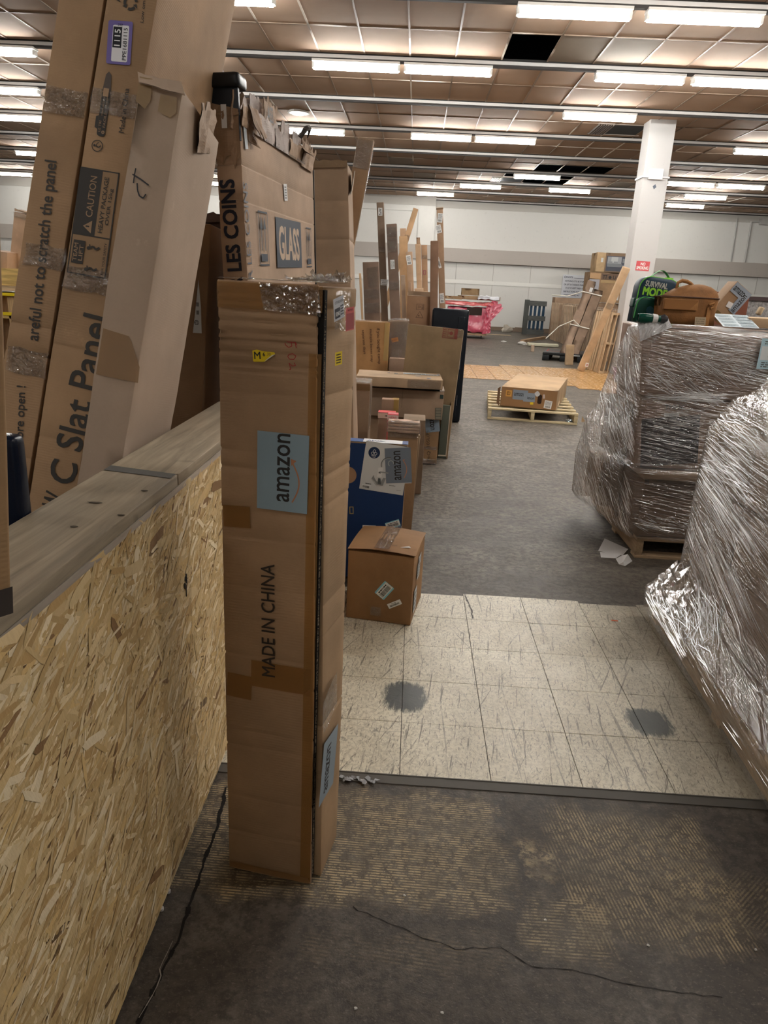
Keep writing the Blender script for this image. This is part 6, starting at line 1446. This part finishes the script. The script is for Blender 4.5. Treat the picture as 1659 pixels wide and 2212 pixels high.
# ================================================================== FILM-WRAPPED LOADS
class Shell:
    """film drawn round a load: levels = [(z, FL, FR, BR, BL)], sides in the order left (far to near), front, right, back"""
    def __init__(s, levels, ns=(90, 60, 8, 8), nz=64, amp=.006, ang=-.5, seed=0):
        s.lv = levels; s.ns = ns; s.nz = nz; s.amp = amp; s.ang = ang; s.seed = seed
        s.z0, s.z1 = levels[0][0], levels[-1][0]
    def corners(s, z):
        L = s.lv
        for a, b in zip(L, L[1:]):
            if z <= b[0] or b is L[-1]:
                t = (z - a[0]) / (b[0] - a[0]); t = min(max(t, 0), 1)
                return [Vector((*p, z)).lerp(Vector((*q, z)), t) for p, q in zip(a[1:], b[1:])]
    def P(s, side, u, z, out=0.0):
        FL, FR, BR, BL = s.corners(z); a, b = ((BL, FL), (FL, FR), (FR, BR), (BR, BL))[side]
        p = a.lerp(b, u); d = (b - a).normalized(); n = Vector((d.y, -d.x, 0))
        su = u * (b - a).length + side * 3.0
        c_, s_ = math.cos(s.ang), math.sin(s.ang); q = Vector((su * c_ + z * s_, -su * s_ + z * c_, 0))
        w = noise.noise(Vector((q.x * 1.2, q.y * 45, s.seed))) + .4 * noise.noise(Vector((q.x * 2.5, q.y * 90, s.seed + 5)))
        big = noise.noise(Vector((su * 5, z * 5, s.seed + 9)))
        e = min(1, min(u, 1 - u) * 14)
        return p + n * (out + e * (s.amp * w + s.amp * 1.2 * big) + .006 * e), n, su
    def build(s, mat, parent, name='stretch_film', cap=True):
        V = []; F_ = []; UV = []; rows = []
        cols = [(sd, i / n) for sd, n in enumerate(s.ns) for i in range(n)]
        for j in range(s.nz + 1):
            z = s.z0 + (s.z1 - s.z0) * j / s.nz; row = []
            for sd, u in cols:
                p, n, su = s.P(sd, u, z); row.append(len(V)); V.append(tuple(p)); UV.append((su, z))
            rows.append(row)
        m = len(cols)
        for j in range(s.nz):
            for i in range(m): k = (i + 1) % m; F_.append([rows[j][i], rows[j][k], rows[j + 1][k], rows[j + 1][i]])
        if cap: F_.append(rows[-1][:])
        me = bpy.data.meshes.new(name); me.from_pydata(V, [], F_); me.materials.append(mat)
        uv = me.uv_layers.new(name='UVMap'); 
        data = []
        for f in F_:
            us = [UV[v] for v in f]
            if max(q[0] for q in us) - min(q[0] for q in us) > 1 and len(f) == 4: us = [us[0], (us[0][0] + .02, us[1][1]), (us[0][0] + .02, us[2][1]), us[3]]
            for q in us: data += [q[0], q[1]]
        uv.data.foreach_set('uv', data)
        me.polygons.foreach_set('use_smooth', [True] * len(me.polygons)); me.update()
        return mesh_obj(name, me, parent)
    def folds(s, mat, parent, N, spec, seed=1):
        """thin taut folds of film; spec = list of (weight, side, u0, u1, z0, z1, angle, spread, len0, len1)"""
        r = random.Random(seed); V = []; F_ = []; tw = sum(q[0] for q in spec)
        for _ in range(N):
            t = r.uniform(0, tw)
            for q in spec:
                t -= q[0]
                if t <= 0: break
            _, sd, u0, u1, z0, z1, ang, spr, l0, l1 = q
            u, z = r.uniform(u0, u1), r.uniform(z0, z1)
            if noise.noise(Vector((u * 3, z * 5, seed * 3.3 + sd))) + .35 * noise.noise(Vector((u * 9, z * 16, seed))) < r.uniform(-.25, .3): continue
            a = (ang(z) if callable(ang) else ang) + .10 * noise.noise(Vector((u * 2.5, z * 3, 7))) + r.gauss(0, spr); L = r.uniform(l0, l1) * r.uniform(.4, 1)
            cs = s.corners(z); e = ((cs[3], cs[0]), (cs[0], cs[1]))[sd]; SL = (e[1] - e[0]).length
            n = max(4, int(L / .03)); pts = []
            for i in range(n + 1):
                t = (i / n - .5) * L; uu = u + math.cos(a) * t / SL; zz = z + math.sin(a) * t + .0012 * math.sin(i * .5 + u * 30)
                if not (.005 < uu < .995 and s.z0 < zz < s.z1): continue
                p, nn, _s = s.P(sd, uu, zz, .0012); pts.append((p, nn))
            if len(pts) < 3: continue
            wd = .0004 + .0013 * r.random() ** 2.2; ht = wd * r.uniform(.8, 1.6); k = len(V); m = len(pts)
            for i, (p, nn) in enumerate(pts):
                tt = (pts[min(i + 1, m - 1)][0] - pts[max(i - 1, 0)][0]).normalized(); b = nn.cross(tt); f = math.sin(math.pi * (i + .15) / (m - .7)) ** .5 if m > 2 else 1
                V += [tuple(p + b * wd * f), tuple(p + nn * ht * f), tuple(p - b * wd * f)]
            for i in range(m - 1):
                a0 = k + i * 3; F_ += [[a0, a0 + 1, a0 + 4, a0 + 3], [a0 + 1, a0 + 2, a0 + 5, a0 + 4]]
        me = bpy.data.meshes.new('folds'); me.from_pydata(V, [], F_); me.materials.append(mat); me.update()
        o = mesh_obj('film_folds', me, parent); o['kind'] = 'stuff'; return o
def fold_mat():
    m, nt, out = newmat('film_fold'); B = NB(nt); gl = B.n('BsdfGlossy'); gl.inputs[0].default_value = (1, 1, 1, 1); gl.inputs['Roughness'].default_value = .34; b = gl.outputs[0]
    t = B.n('BsdfTransparent'); mx = B.n('MixShader'); mx.inputs[0].default_value = .80
    B.l(t.outputs[0], mx.inputs[1]); B.l(b, mx.inputs[2]); B.l(mx.outputs[0], out.inputs[0]); return m
FOLD = fold_mat()
def inner(parent, a, c, col, seed, yaw=0, name='inner_carton'):
    me = soft_me(c[0] - a[0], c[1] - a[1], c[2] - a[2], card(col, seed=seed), bev=.008, dent=.006, cell=.1, seed=seed)
    return mesh_obj(name, me, parent, Matrix.Translation(a) @ Matrix.Rotation(yaw, 4, 'Z'))

# ---- far load
far_load = empty('wrapped_load', (0, 0, 0), 'tall pallet load of cartons wrapped in clear film with two bags on top', 'load')
KQ = (.30, .195, .135)
inner(far_load, (1.43, 4.24, .135), (2.5, 5.1, .50), (.20, .125, .075), 101)
inner(far_load, (1.27, 4.62, .20), (1.42, 5.0, .50), (.24, .16, .1), 102)
inner(far_load, (1.40, 4.165, .51), (2.3, 5.0, .565), (.34, .235, .15), 103)
inner(far_load, (1.365, 4.23, .57), (2.10, 4.9, .985), KQ, 104); inner(far_load, (1.335, 4.215, .99), (2.6, 4.85, 1.375), (.31, .205, .15), 105)
inner(far_load, (1.30, 4.42, .56), (1.36, 4.86, .92), (.26, .2, .15), 106)
fq = Fr((1.365, 4.23, .565), (1, 0, 0), (0, 0, 1), .735, .6, .42)
def on_load(nm, A_, B_, C_, fn, Y=4.222):
    a = PY(A_, Y); b_ = PY(B_, Y); c = PY(C_, Y); A = Art(); w_, h_ = (b_ - a).length, (c - a).length; fn(A, w_, h_)
    X_ = (b_ - a).normalized(); N_ = Vector((0, -1, 0)); Z_ = N_.cross(X_); M = Matrix((X_, Z_, N_)).transposed().to_4x4(); M.translation = a; return A.mb.build(nm, far_load, M)
on_load('black_panel_print', (1383, 1008), (1507, 1000), (1388, 905), lambda a, w, h: a.rect(0, 0, w, h, (.012, .014, .02), rough=.4))
on_load('white_label', (1434, 900), (1466, 900), (1435, 892), a_ship); on_load('printed_text', (1436, 885), (1478, 885), (1437, 875), lambda a, w, h: a.text('THINK', 0, 0, w, h, INK, .02))
on_load('printed_mark', (1392, 1046), (1402, 1046), (1392, 1035), lambda a, w, h: a.rect(0, 0, w, h, (.08, .06, .05)), Y=4.212)
LV = [(.136, (1.395, 4.20), (2.62, 4.16), (2.62, 5.2), (1.24, 5.08)), (.20, (1.375, 4.18), (2.62, 4.16), (2.62, 5.2), (1.19, 5.0)), (.50, (1.355, 4.165), (2.62, 4.15), (2.62, 5.2), (1.165, 4.93)),
      (.57, (1.345, 4.135), (2.62, 4.15), (2.62, 5.2), (1.18, 4.93)), (.60, (1.345, 4.205), (2.62, 4.19), (2.62, 5.2), (1.185, 4.93)), (.74, (1.335, 4.205), (2.62, 4.19), (2.62, 5.2), (1.20, 4.92)), (.80, (1.33, 4.205), (2.62, 4.19), (2.62, 5.2), (1.245, 4.92)),
      (.98, (1.325, 4.21), (2.62, 4.19), (2.62, 5.2), (1.295, 4.92)), (1.02, (1.31, 4.195), (2.62, 4.17), (2.62, 5.2), (1.305, 4.92)), (1.2, (1.29, 4.185), (2.64, 4.16), (2.64, 5.2), (1.345, 4.9)), (1.36, (1.27, 4.185), (2.66, 4.16), (2.66, 5.1), (1.365, 4.88)), (1.388, (1.30, 4.22), (2.62, 4.2), (2.62, 5.0), (1.40, 4.84))]
sh = Shell(LV, (70, 120, 8, 8), 120, .0036, -.18, 3)
FILM1 = film_mat((.62, .59, .58), .06, 'stretch_film_far', 1, -.18, 1.0, .13, 1.0)
sh.build(FILM1, far_load)
sh.folds(FOLD, far_load, 3700, [(3, 1, .0, .62, 1.02, 1.37, -.10, .03, .05, .28), (2.2, 1, .0, .45, .98, 1.20, -.50, .08, .08, .35), (2.2, 1, .02, .45, .60, .98, -.14, .05, .04, .20), (1.6, 1, .02, .35, .98, 1.03, .10, .08, .08, .3), (1.2, 1, 0, .30, .54, .60, .03, .04, .08, .25), (.9, 1, .02, .3, .2, .5, -.25, .15, .05, .2),
                             (2.5, 0, .02, .97, .5, 1.30, -.65, .15, .06, .26), (4.0, 0, .02, .97, .12, .80, -.80, .15, .08, .35)], 4)
# bunched, torn film at the top corner and along the left foot
FW = film_mat((.78, .77, .78), .62, 'bunched_film', 6, .3, 3.0, .2, 1.0, uv=False)
crumple(far_load, [(1.26, 4.16, 1.30), (1.42, 4.16, 1.385), (1.40, 4.19, 1.43), (1.24, 4.2, 1.40)], FW, 'bunched_film', 14, .016, 3, .002)
# shipping papers under the film
for k, (x0, z0, w_, h_, sd) in enumerate(((0, 0, 0, 0, 0),)):
    f = Fr(PY((1631, 796), 4.165), (1, 0, 0), (0, 0, 1), .18, .01, PY((1633, 730), 4.165).z - PY((1631, 796), 4.165).z)
    A = Art(); A.rect(0, 0, f.W, f.H, (.42, .60, .68)); A.rect(.008, f.H * .3, f.W, f.H * .45, (.66, .70, .72)); A.bars(.05, f.H * .4, .08, f.H * .2, INK, 14); A.scribble(.02, f.H * .05, .12, f.H * .2, GREYINK, 3); A.scribble(.02, f.H * .8, .12, f.H * .14, GREYINK, 2)
    M = Matrix.Translation(f.o + Vector((0, -.014, 0))) @ Matrix.Rotation(math.pi / 2, 4, 'X'); A.mb.build('shipping_paper', far_load, M)
pallet('wooden_pallet', 'worn wooden pallet beneath the tall film-wrapped load', Matrix.Translation((1.44, 4.22, 0)), 1.0, 1.2, 6, (.40, .28, .17), H=.132)
me = soft_me(.5, .6, .09, flat((.010, .011, .013), .5), bev=.01, dent=0); o = mesh_obj('black_plastic_tray', me); o.location = (1.50 + .1, 5.25, .001); tag(o, 'black plastic tray on the floor in the shade behind the load pallet', 'tray')

# ---- near load
near_load = empty('wrapped_load', (0, 0, 0), 'nearer pallet load of cartons tightly wrapped in shiny clear film at the right edge', 'load')
q = MB().m(card((.36, .25, .165), seed=109)); q.box((1.225, 1.55, .147), (2.25, 3.33, .153)); q.build('base_sheet', near_load)
r_ = random.Random(9); yy = [1.60, 2.03, 2.46, 2.89, 3.30]; zz = [.155, .45, .74, 1.02]
for i in range(4):
    for j in range(3):
        inner(near_load, (1.385 + r_.uniform(0, .006), yy[i] + .002, zz[j]), (2.2, yy[i + 1] - .003, zz[j + 1] - .003), (.33, .225, .15) if (i + j) % 2 else (.305, .205, .14), 110 + i * 3 + j)
for i in range(2): inner(near_load, (1.60, 1.7 + i * .78, 1.03), (2.2, 2.45 + i * .78, 1.42), (.30, .21, .15), 130 + i)
inner(near_load, (1.47, 1.7, 1.02), (1.6, 3.2, 1.11), (.36, .27, .2), 133)
LVn = [(.045, (1.175, 1.50), (2.35, 1.45), (2.40, 3.36), (1.240, 3.385)), (.15, (1.165, 1.50), (2.35, 1.45), (2.40, 3.37), (1.232, 3.385)), (.175, (1.18, 1.50), (2.35, 1.45), (2.40, 3.36), (1.24, 3.37)), (.235, (1.25, 1.52), (2.3, 1.5), (2.35, 3.33), (1.315, 3.32)), (.33, (1.325, 1.54), (2.25, 1.5), (2.3, 3.33), (1.352, 3.31)),
       (.60, (1.335, 1.55), (2.25, 1.5), (2.3, 3.32), (1.355, 3.31)), (.98, (1.345, 1.55), (2.25, 1.5), (2.3, 3.32), (1.362, 3.31)), (1.05, (1.375, 1.57), (2.25, 1.5), (2.3, 3.3), (1.40, 3.30)), (1.125, (1.425, 1.6), (2.25, 1.55), (2.3, 3.3), (1.445, 3.29)), (1.145, (1.49, 1.62), (2.25, 1.55), (2.3, 3.3), (1.50, 3.28)),
       (1.19, (1.53, 1.63), (2.25, 1.55), (2.3, 3.28), (1.54, 3.26)), (1.30, (1.56, 1.64), (2.25, 1.55), (2.3, 3.28), (1.575, 3.25)), (1.44, (1.58, 1.64), (2.25, 1.55), (2.3, 3.28), (1.60, 3.24)), (1.46, (1.64, 1.68), (2.2, 1.6), (2.2, 3.2), (1.66, 3.2))]
shn = Shell(LVn, (190, 20, 4, 20), 140, .0034, -.2, 7)
FILM2 = film_mat((.62, .59, .57), .06, 'stretch_film_near', 4, -.2, 1.0, .12, 1.0)
shn.build(FILM2, near_load)
shn.folds(FOLD, near_load, 4000, [(5, 0, .0, .97, .26, 1.04, lambda z: -(.08 + (1.0 - z) * .42), .02, .08, .60), (1.6, 0, .0, .9, .2, .9, lambda z: -(.20 + (1.0 - z) * .5), .03, .08, .45), (1.4, 0, .0, .8, .8, 1.05, .02, .1, .06, .30), (2.0, 0, .0, .95, .16, .34, -.06, .10, .04, .25), (1.0, 0, .0, .9, 1.1, 1.4, -.8, .25, .03, .16), (1.2, 0, .0, .9, .10, .17, -.03, .04, .04, .2)], 6)
crumple(near_load, [(1.222, 3.36, .165), (1.222, 3.0, .165), (1.32, 3.0, .27), (1.345, 3.32, .33)], FILM2, 'film_gusset', 14, .010, 9, .002)
M_ = Matrix(((1, .04, 0, 1.205 - .04 * 1.55 * 0), (-.04, 1, 0, 0), (0, 0, 1, 0), (0, 0, 0, 1)))
pallet('wooden_pallet', 'wooden pallet beneath the nearer wrapped load at the right edge', Matrix.Translation((1.195, 1.52, 0)) @ Matrix.Rotation(-.045, 4, 'Z'), 1.84, 1.10, 13, (.52, .37, .21), H=.145)

# ================================================================== THINGS ON TOP OF THE FAR LOAD
ZT2 = 1.397
# kids' backpack
fb_ = Fr((1.270, 4.42, ZT2), (1, .12, 0), (.10, .03, 1), .25, .11, .265)
bp = empty('backpack', fb_.M(), 'dark green and blue child backpack lettered SURVIVAL MODE standing on the wrapped load', 'bag')
def dome(W, D, H, rt, mat, seg=10, bev=.02):
    """upright bag body with rounded top corners, soft edges"""
    pr = []
    for cx, a0 in ((W - rt, 0), (rt, 90)):
        for i in range(seg + 1):
            a = math.radians(a0 + 90 * i / seg); pr.append((cx + rt * math.cos(a), H - rt + rt * math.sin(a)))
    pr += [(.008, .0), (W - .008, 0)]
    q = MB().m(mat); n = len(pr); lay = [(.0, bev), (bev * .3, bev * .3), (bev, 0), (D - bev, 0), (D - bev * .3, bev * .3), (D, bev)]
    cx, cz = W / 2, H / 2
    for y, ins in lay:
        for x, z in pr: q.v.append((cx + (x - cx) * (1 - 2 * ins / W), y, cz + (z - cz) * (1 - 2 * ins / H)))
    for i in range(len(lay) - 1):
        for j in range(n): a = i * n + j; b = i * n + (j + 1) % n; q.f.append([a, a + n, b + n, b]); q.mi.append(0)
    q.f.append(list(range(n))[::1]); q.mi.append(0); q.f.append([(len(lay) - 1) * n + i for i in range(n)][::-1]); q.mi.append(0)
    me = q.me('bag', True); bm = bmesh.new(); bm.from_mesh(me); bmesh.ops.recalc_face_normals(bm, faces=bm.faces[:]); bm.to_mesh(me); bm.free(); return me
NAVY = flat((.012, .035, .06), .45); DG = flat((.008, .05, .035), .35); LIME = flat((.14, .55, .04), .5)
mesh_obj('main_body', dome(.25, .11, .265, .07, NAVY), bp)
mesh_obj('front_pocket', dome(.215, .05, .145, .05, DG, bev=.012), bp, Matrix.Translation((-.015, -.045, 0)))
def arc_pts(W, H, rt, y, ins=0, z0=.02):
    p = [(ins, y, z0), (ins, y, H - rt)]
    for i in range(9): a = math.radians(180 - 90 * i / 8); p.append((rt + (rt - ins) * math.cos(a), y, H - rt + (rt - ins) * math.sin(a)))
    for i in range(9): a = math.radians(90 - 90 * i / 8); p.append((W - rt + (rt - ins) * math.cos(a), y, H - rt + (rt - ins) * math.sin(a)))
    return p + [(W - ins, y, z0)]
q = MB().m(LIME); q.tube(arc_pts(.25, .265, .07, .012, .004), .0035, 6); q.build('lime_piping', bp)
q = MB().m(flat((.06, .33, .09), .5)); q.tube([(x - .015, y, z) for x, y, z in arc_pts(.215, .145, .05, -.042, .003)], .0032, 6); q.build('pocket_piping', bp)
q = MB().m(flat((.05, .30, .06), .5)); pts = [(.07 + .12 * t, .05 + .0 * t, .262 + .045 * math.sin(math.pi * t)) for t in [i / 10 for i in range(11)]]
for a, b_ in zip(pts, pts[1:]): q.poly([(a[0], .035, a[2]), (b_[0], .035, b_[2]), (b_[0], .062, b_[2]), (a[0], .062, a[2])]); q.poly([(a[0], .035, a[2] - .003), (a[0], .062, a[2] - .003), (b_[0], .062, b_[2] - .003), (b_[0], .035, b_[2] - .003)]); q.poly([(a[0], .035, a[2] - .003), (b_[0], .035, b_[2] - .003), (b_[0], .035, b_[2]), (a[0], .035, a[2])])
q.build('carry_handle', bp)
q = MB().m(flat((.35, .85, .08), .5)); q.box((.165, .03, .264), (.20, .066, .273)); q.build('handle_tab', bp)
A = Art(); A.text('SURVIVAL', .028, .205, .135, .030, (.45, .46, .42), .05, .0); A.text('MODE', .024, .156, .142, .043, (.28, .62, .05), .07); A.mb.build('lettering', bp, Matrix.Translation((0, -.003, 0)) @ Matrix.Rotation(math.pi / 2, 4, 'X'))
A = Art(); A.disc(.09, .075, .022, (.03, .10, .13)); A.disc(.12, .06, .028, (.02, .08, .10)); A.disc(.13, .09, .018, (.14, .05, .05)); A.mb.build('faded_print', bp, Matrix.Translation((-.02, -.049, 0)) @ Matrix.Rotation(math.pi / 2, 4, 'X'))
me = soft_me(.012, .05, .05, DG, bev=.005, dent=0); mesh_obj('side_buckle', me, bp, Matrix.Translation((-.022, -.01, .08)))
def under(child, par):
    child.parent = par; child.matrix_local = par.matrix_basis.inverted() @ child.matrix_basis
K = {o.name.split('.')[0]: o for o in bp.children}
under(K['pocket_piping'], K['front_pocket']); under(K['handle_tab'], K['carry_handle']); under(K['faded_print'], K['front_pocket']); under(K['lettering'], K['main_body'])
# brown bag
fn_ = Fr((1.375, 4.235, ZT2), (1, .10, 0), (0, .03, 1), .325, .145, .215)
br = empty('brown_bag', fn_.M(), 'tan brown fabric shoulder bag with a flap pocket and top handle beside the backpack', 'bag')
def cloth_mat(c):
    m, nt, out = newmat('bag_cloth'); B = NB(nt); co = B.coord(); n = B.noise(co, 12, 4, .6); f = B.noise(co, 260, 2)
    col = B.mix(B.ramp(n, [(.3, (0, 0, 0)), (.7, (1, 1, 1))]), tuple(x * .7 for x in c), tuple(x * 1.15 for x in c)); B.l(B.bsdf(col, .75, 0, .3, B.bump(B.math('ADD', n, B.math('MULTIPLY', f, .3)), .5, .008)), out.inputs[0]); return m
TAN = cloth_mat((.24, .105, .032)); TAN2 = cloth_mat((.36, .165, .055)); DTN = flat((.07, .028, .014), .6)
def lathe_bag():
    """soft bag: rounded rectangle sections that taper to a domed top"""
    q = MB().m(TAN); secs = [(0, 0, 0, .0), (.004, 0, 0, 1), (.06, .004, .004, 1), (.145, -.002, -.002, 1), (.165, .0, .004, 1), (.19, .012, .012, 1), (.212, .04, .035, 1), (.224, .08, .06, 1)]
    n = 28; W, D = .325, .145
    for z, ix, iy, _ in secs[1:]:
        for i in range(n):
            a = 2 * math.pi * i / n; cx, cy = math.cos(a), math.sin(a); k = .28
            x = (abs(cx) ** k) * (1 if cx > 0 else -1) * (W / 2 - ix); y = (abs(cy) ** k) * (1 if cy > 0 else -1) * (D / 2 - iy)
            nz = noise.noise(Vector((x * 14, y * 14, z * 14))) * .006
            zz = z - (.055 if z > .16 else 0) * max(0, .15 - x / (W / 2)) ** 1.4
            q.v.append((W / 2 + x + nz, D / 2 + y + nz, zz + nz * .5))
    m = len(secs) - 1
    for i in range(m - 1):
        for j in range(n): a = i * n + j; b = i * n + (j + 1) % n; q.f.append([a, b, b + n, a + n]); q.mi.append(0)
    q.f.append(list(range(n))[::-1]); q.mi.append(0); q.f.append([(m - 1) * n + i for i in range(n)]); q.mi.append(0)
    return q.me('bag', True)
mesh_obj('bag_body', lathe_bag(), br)
q = MB().m(DTN); pts = []
n = 60
for i in range(n + 1):
    a = 2 * math.pi * i / n; cx, cy = math.cos(a), math.sin(a); k = .28
    pts.append((.1625 + (abs(cx) ** k) * (1 if cx > 0 else -1) * .166, .0725 + (abs(cy) ** k) * (1 if cy > 0 else -1) * .076, .150))
q.tube(pts, .004, 6); q.build('zip_seam', br)
me = soft_me(.20, .016, .060, TAN2, bev=.007, dent=.002, cell=.02); mesh_obj('flap_pocket', me, br, Matrix.Translation((.0, -.010, .078)) @ Matrix.Rotation(.0, 4, 'Y'))
A = Art(); A.poly([(0, 0), (.145, 0), (.19, .045), (.19, .052), (0, .052)], (.27, .12, .038)); A.mb.build('flap', br, Matrix.Translation((.003, -.0135, .083)) @ Matrix.Rotation(math.pi / 2, 4, 'X'))
q = MB().m(TAN2); q.tube([(.095, .07, .195), (.100, .07, .228), (.122, .07, .240), (.150, .07, .236), (.175, .07, .226), (.195, .07, .212)], [.008, .009, .011, .011, .009, .007], 8); q.build('top_handle', br)
q = MB().m(TAN2); q.box((.255, -.010, .0), (.275, -.002, .10)); q.tube([(.262, -.008, .115), (.285, -.014, .125), (.292, -.014, .105), (.27, -.012, .095)], .007, 6); q.build('side_strap', br)
K = {o.name.split('.')[0]: o for o in br.children}
under(K['flap'], K['flap_pocket'])
# green bottle-shaped thing lying in front
g_ = PY((1375, 694), 4.215); h_ = PY((1437, 690), 4.215)
gr = empty('green_canister', (0, 0, 0), 'glossy dark green canister with an oval mouth lying in front of the bags', 'canister')
GP = flat((.004, .055, .035), .15); q = MB().m(GP); d_ = (h_ - g_); cz = ZT2 + .028
P0 = Vector((g_.x, 4.19, cz)); 
q.tube([P0 + Vector((t * .12, .0, 0)) for t in (0, .03, .15, .35, .6, .8, 1)], [.019, .024, .027, .027, .024, .021, .018], 16, cap=False); q.build('shell', gr, smooth=True)
q = MB().m(flat((.002, .015, .01), .3)); q.tube([P0 + Vector((.004, 0, 0)), P0 + Vector((.006, 0, 0))], .0185, 16); q.build('mouth', gr)
q = MB().m(GP); n = 16; q.tube([P0 + Vector((0, .021 * math.cos(a), .021 * math.sin(a))) for a in [2 * math.pi * i / n for i in range(n + 1)]], .004, 6); q.build('rim', gr)
q = MB().m(flat((.70, .68, .66), .4)); q.tube([P0 + Vector((t * .12, 0, 0)) for t in (.62, .86)], [.0255, .0225], 16, cap=False); q.build('white_label', gr)
q = MB().m(flat((.06, .06, .065), .35, .5)); q.tube([P0 + Vector((.12, 0, 0)), P0 + Vector((.14, 0, 0)), P0 + Vector((.158, 0, 0))], [.02, .026, .016], 12); q.build('grey_cap', gr)
A = Art(); A.rect(0, 0, .06, .045, (.36, .27, .17)); A.scribble(.005, .005, .05, .035, (.2, .15, .1), 3); o = A.mb.build('cloth_tag', None, Matrix.Translation((1.555, 4.205, ZT2 + .004)) @ Matrix.Rotation(1.35, 4, 'X')); tag(o, 'small tan cloth tag lying between the canister and the brown bag', 'tag')
# papers, tilted carton, tan carton
a_, b2_ = G((1534, 697), ZT2 + .004), G((1597, 695), ZT2 + .004)
f = Fr((1.715, 4.27, ZT2 + .012), (1, .02, 0), (0, -.42, 1), .20, .001, .22); 
A = Art(); A.rect(0, 0, .20, .20, (.60, .68, .72)); 
for i in range(2):
    for j in range(4): A.rect(.01 + i * .1, .01 + j * .048, .085, .034, (.38, .46, .50)); A.scribble(.015 + i * .1, .013 + j * .048, .07, .028, (.2, .25, .28), 3, i * 4 + j)
o = A.mb.build('label_sheet', None, Matrix.Translation((1.72, 4.22, ZT2 + .004)) @ Matrix.Rotation(.32, 4, 'X')); tag(o, 'pale blue sheet of labels lying on the wrapped load right of the brown bag', 'paper')
fT2 = qb((1594, 606), (1625, 637), (1549, 657), 4.78, .15, floor=False); fT2.o -= fT2.z * .02; fT2.H += .02
lo = min((fT2.o + fT2.x * a).z for a in (0, fT2.W)); fT2.o -= fT2.z * ((lo - ZT2) / fT2.z.z); fT2.H += (lo - ZT2) / fT2.z.z
bT2 = carton('tilted_carton', 'brown carton tipped on its corner with two grey-blue stickers on top of the wrapped load', fT2, card((.34, .215, .125), seed=141), dent=.004, cell=.05, seed=141)
stick(bT2, fT2, 'F', 'blue_label', (1590, 632), (1613, 655), (1604, 617), lambda a, w, h: None, n=.002) if 0 else None
A = Art(); A.rect(.003, fT2.H - .072, fT2.W - .006, .065, (.27, .31, .37)); A.text('amazo', .012, fT2.H - .056, fT2.W * .62, .028, INK, .03); A.rect(fT2.W - .055, fT2.H - .16, .052, .09, (.25, .29, .35)); A.text('amazon', fT2.W - .038, fT2.H - .155, .022, .12, INK, .03, 0, 90); A.put(bT2, fT2, 'F', 'blue_label', 0, 0, 0, .002)
A = Art(); A.rect(0, 0, .035, .035, (.68, .67, .66)); A.put(bT2, fT2, 'F', 'white_label', fT2.W * .38, fT2.H - .155, .2, .003)
A = Art(); A.ring(.03, .03, .025, .006, (.12, .07, .03)); A.rect(.045, .0, .02, .03, (.14, .08, .03)); A.rect(.0, .04, .03, .02, (.16, .10, .03)); A.put(bT2, fT2, 'F', 'printed_symbols', fT2.W * .2, fT2.H - .26, 0, .002)
fT3 = Fr((1.905, 4.33, ZT2), (1, 0, 0), (0, 0, 1), .55, .3, .058); carton('tan_carton', 'low tan carton lying on the wrapped load at the right edge', fT3, card((.50, .34, .20), seed=142), plain=True, dent=.002)
f = qb((1645, 662), (1662, 650), (1636, 678), 5.02, .04, floor=False); f.o.z = max(f.o.z, ZT2); carton('wood_offcut', 'short pale wooden offcut slanting at the right edge behind the tan carton', f, wood((.6, .45, .28), 3, 2), plain=True, dent=0)
r = empty('grey_mesh_panel', (2.55, 7.0, 0), 'grey speckled panel with a dark top rail standing behind the wrapped load', 'panel')
m_, nt_, out_ = newmat('speckled_grey'); B = NB(nt_); n_ = B.noise(B.coord(), 38, 3, .7); B.l(B.bsdf(B.mix(B.ramp(n_, [(.4, (0, 0, 0)), (.6, (1, 1, 1))]), (.15, .14, .14), (.34, .32, .31)), .7), out_.inputs[0])
q = MB().m(m_); q.box((0, 0, .1), (1.3, .03, 1.55)); q.build('mesh_sheet', r); q = MB().m(flat((.06, .04, .04), .5)); q.box((-.02, -.015, 1.55), (1.32, .045, 1.585)); 
for x in (-.02, 1.28): q.box((x, -.01, 0), (x + .04, .04, 1.55))
q.build('frame', r)
me = soft_me(.6, .4, .40, card((.22, .07, .04), seed=150), bev=.01, dent=.004); o = mesh_obj('dark_red_carton', me); o.location = (2.0, 5.6, 1.14); 
f = Fr((2.05, 5.75, 0), (1, 0, 0), (0, 0, 1), .45, .4, 1.60); bpy.data.objects.remove(o); carton('dark_red_carton', 'tall dark red-brown carton mostly hidden behind the tilted carton', f, card((.20, .07, .04), seed=150), plain=True, dent=.003)
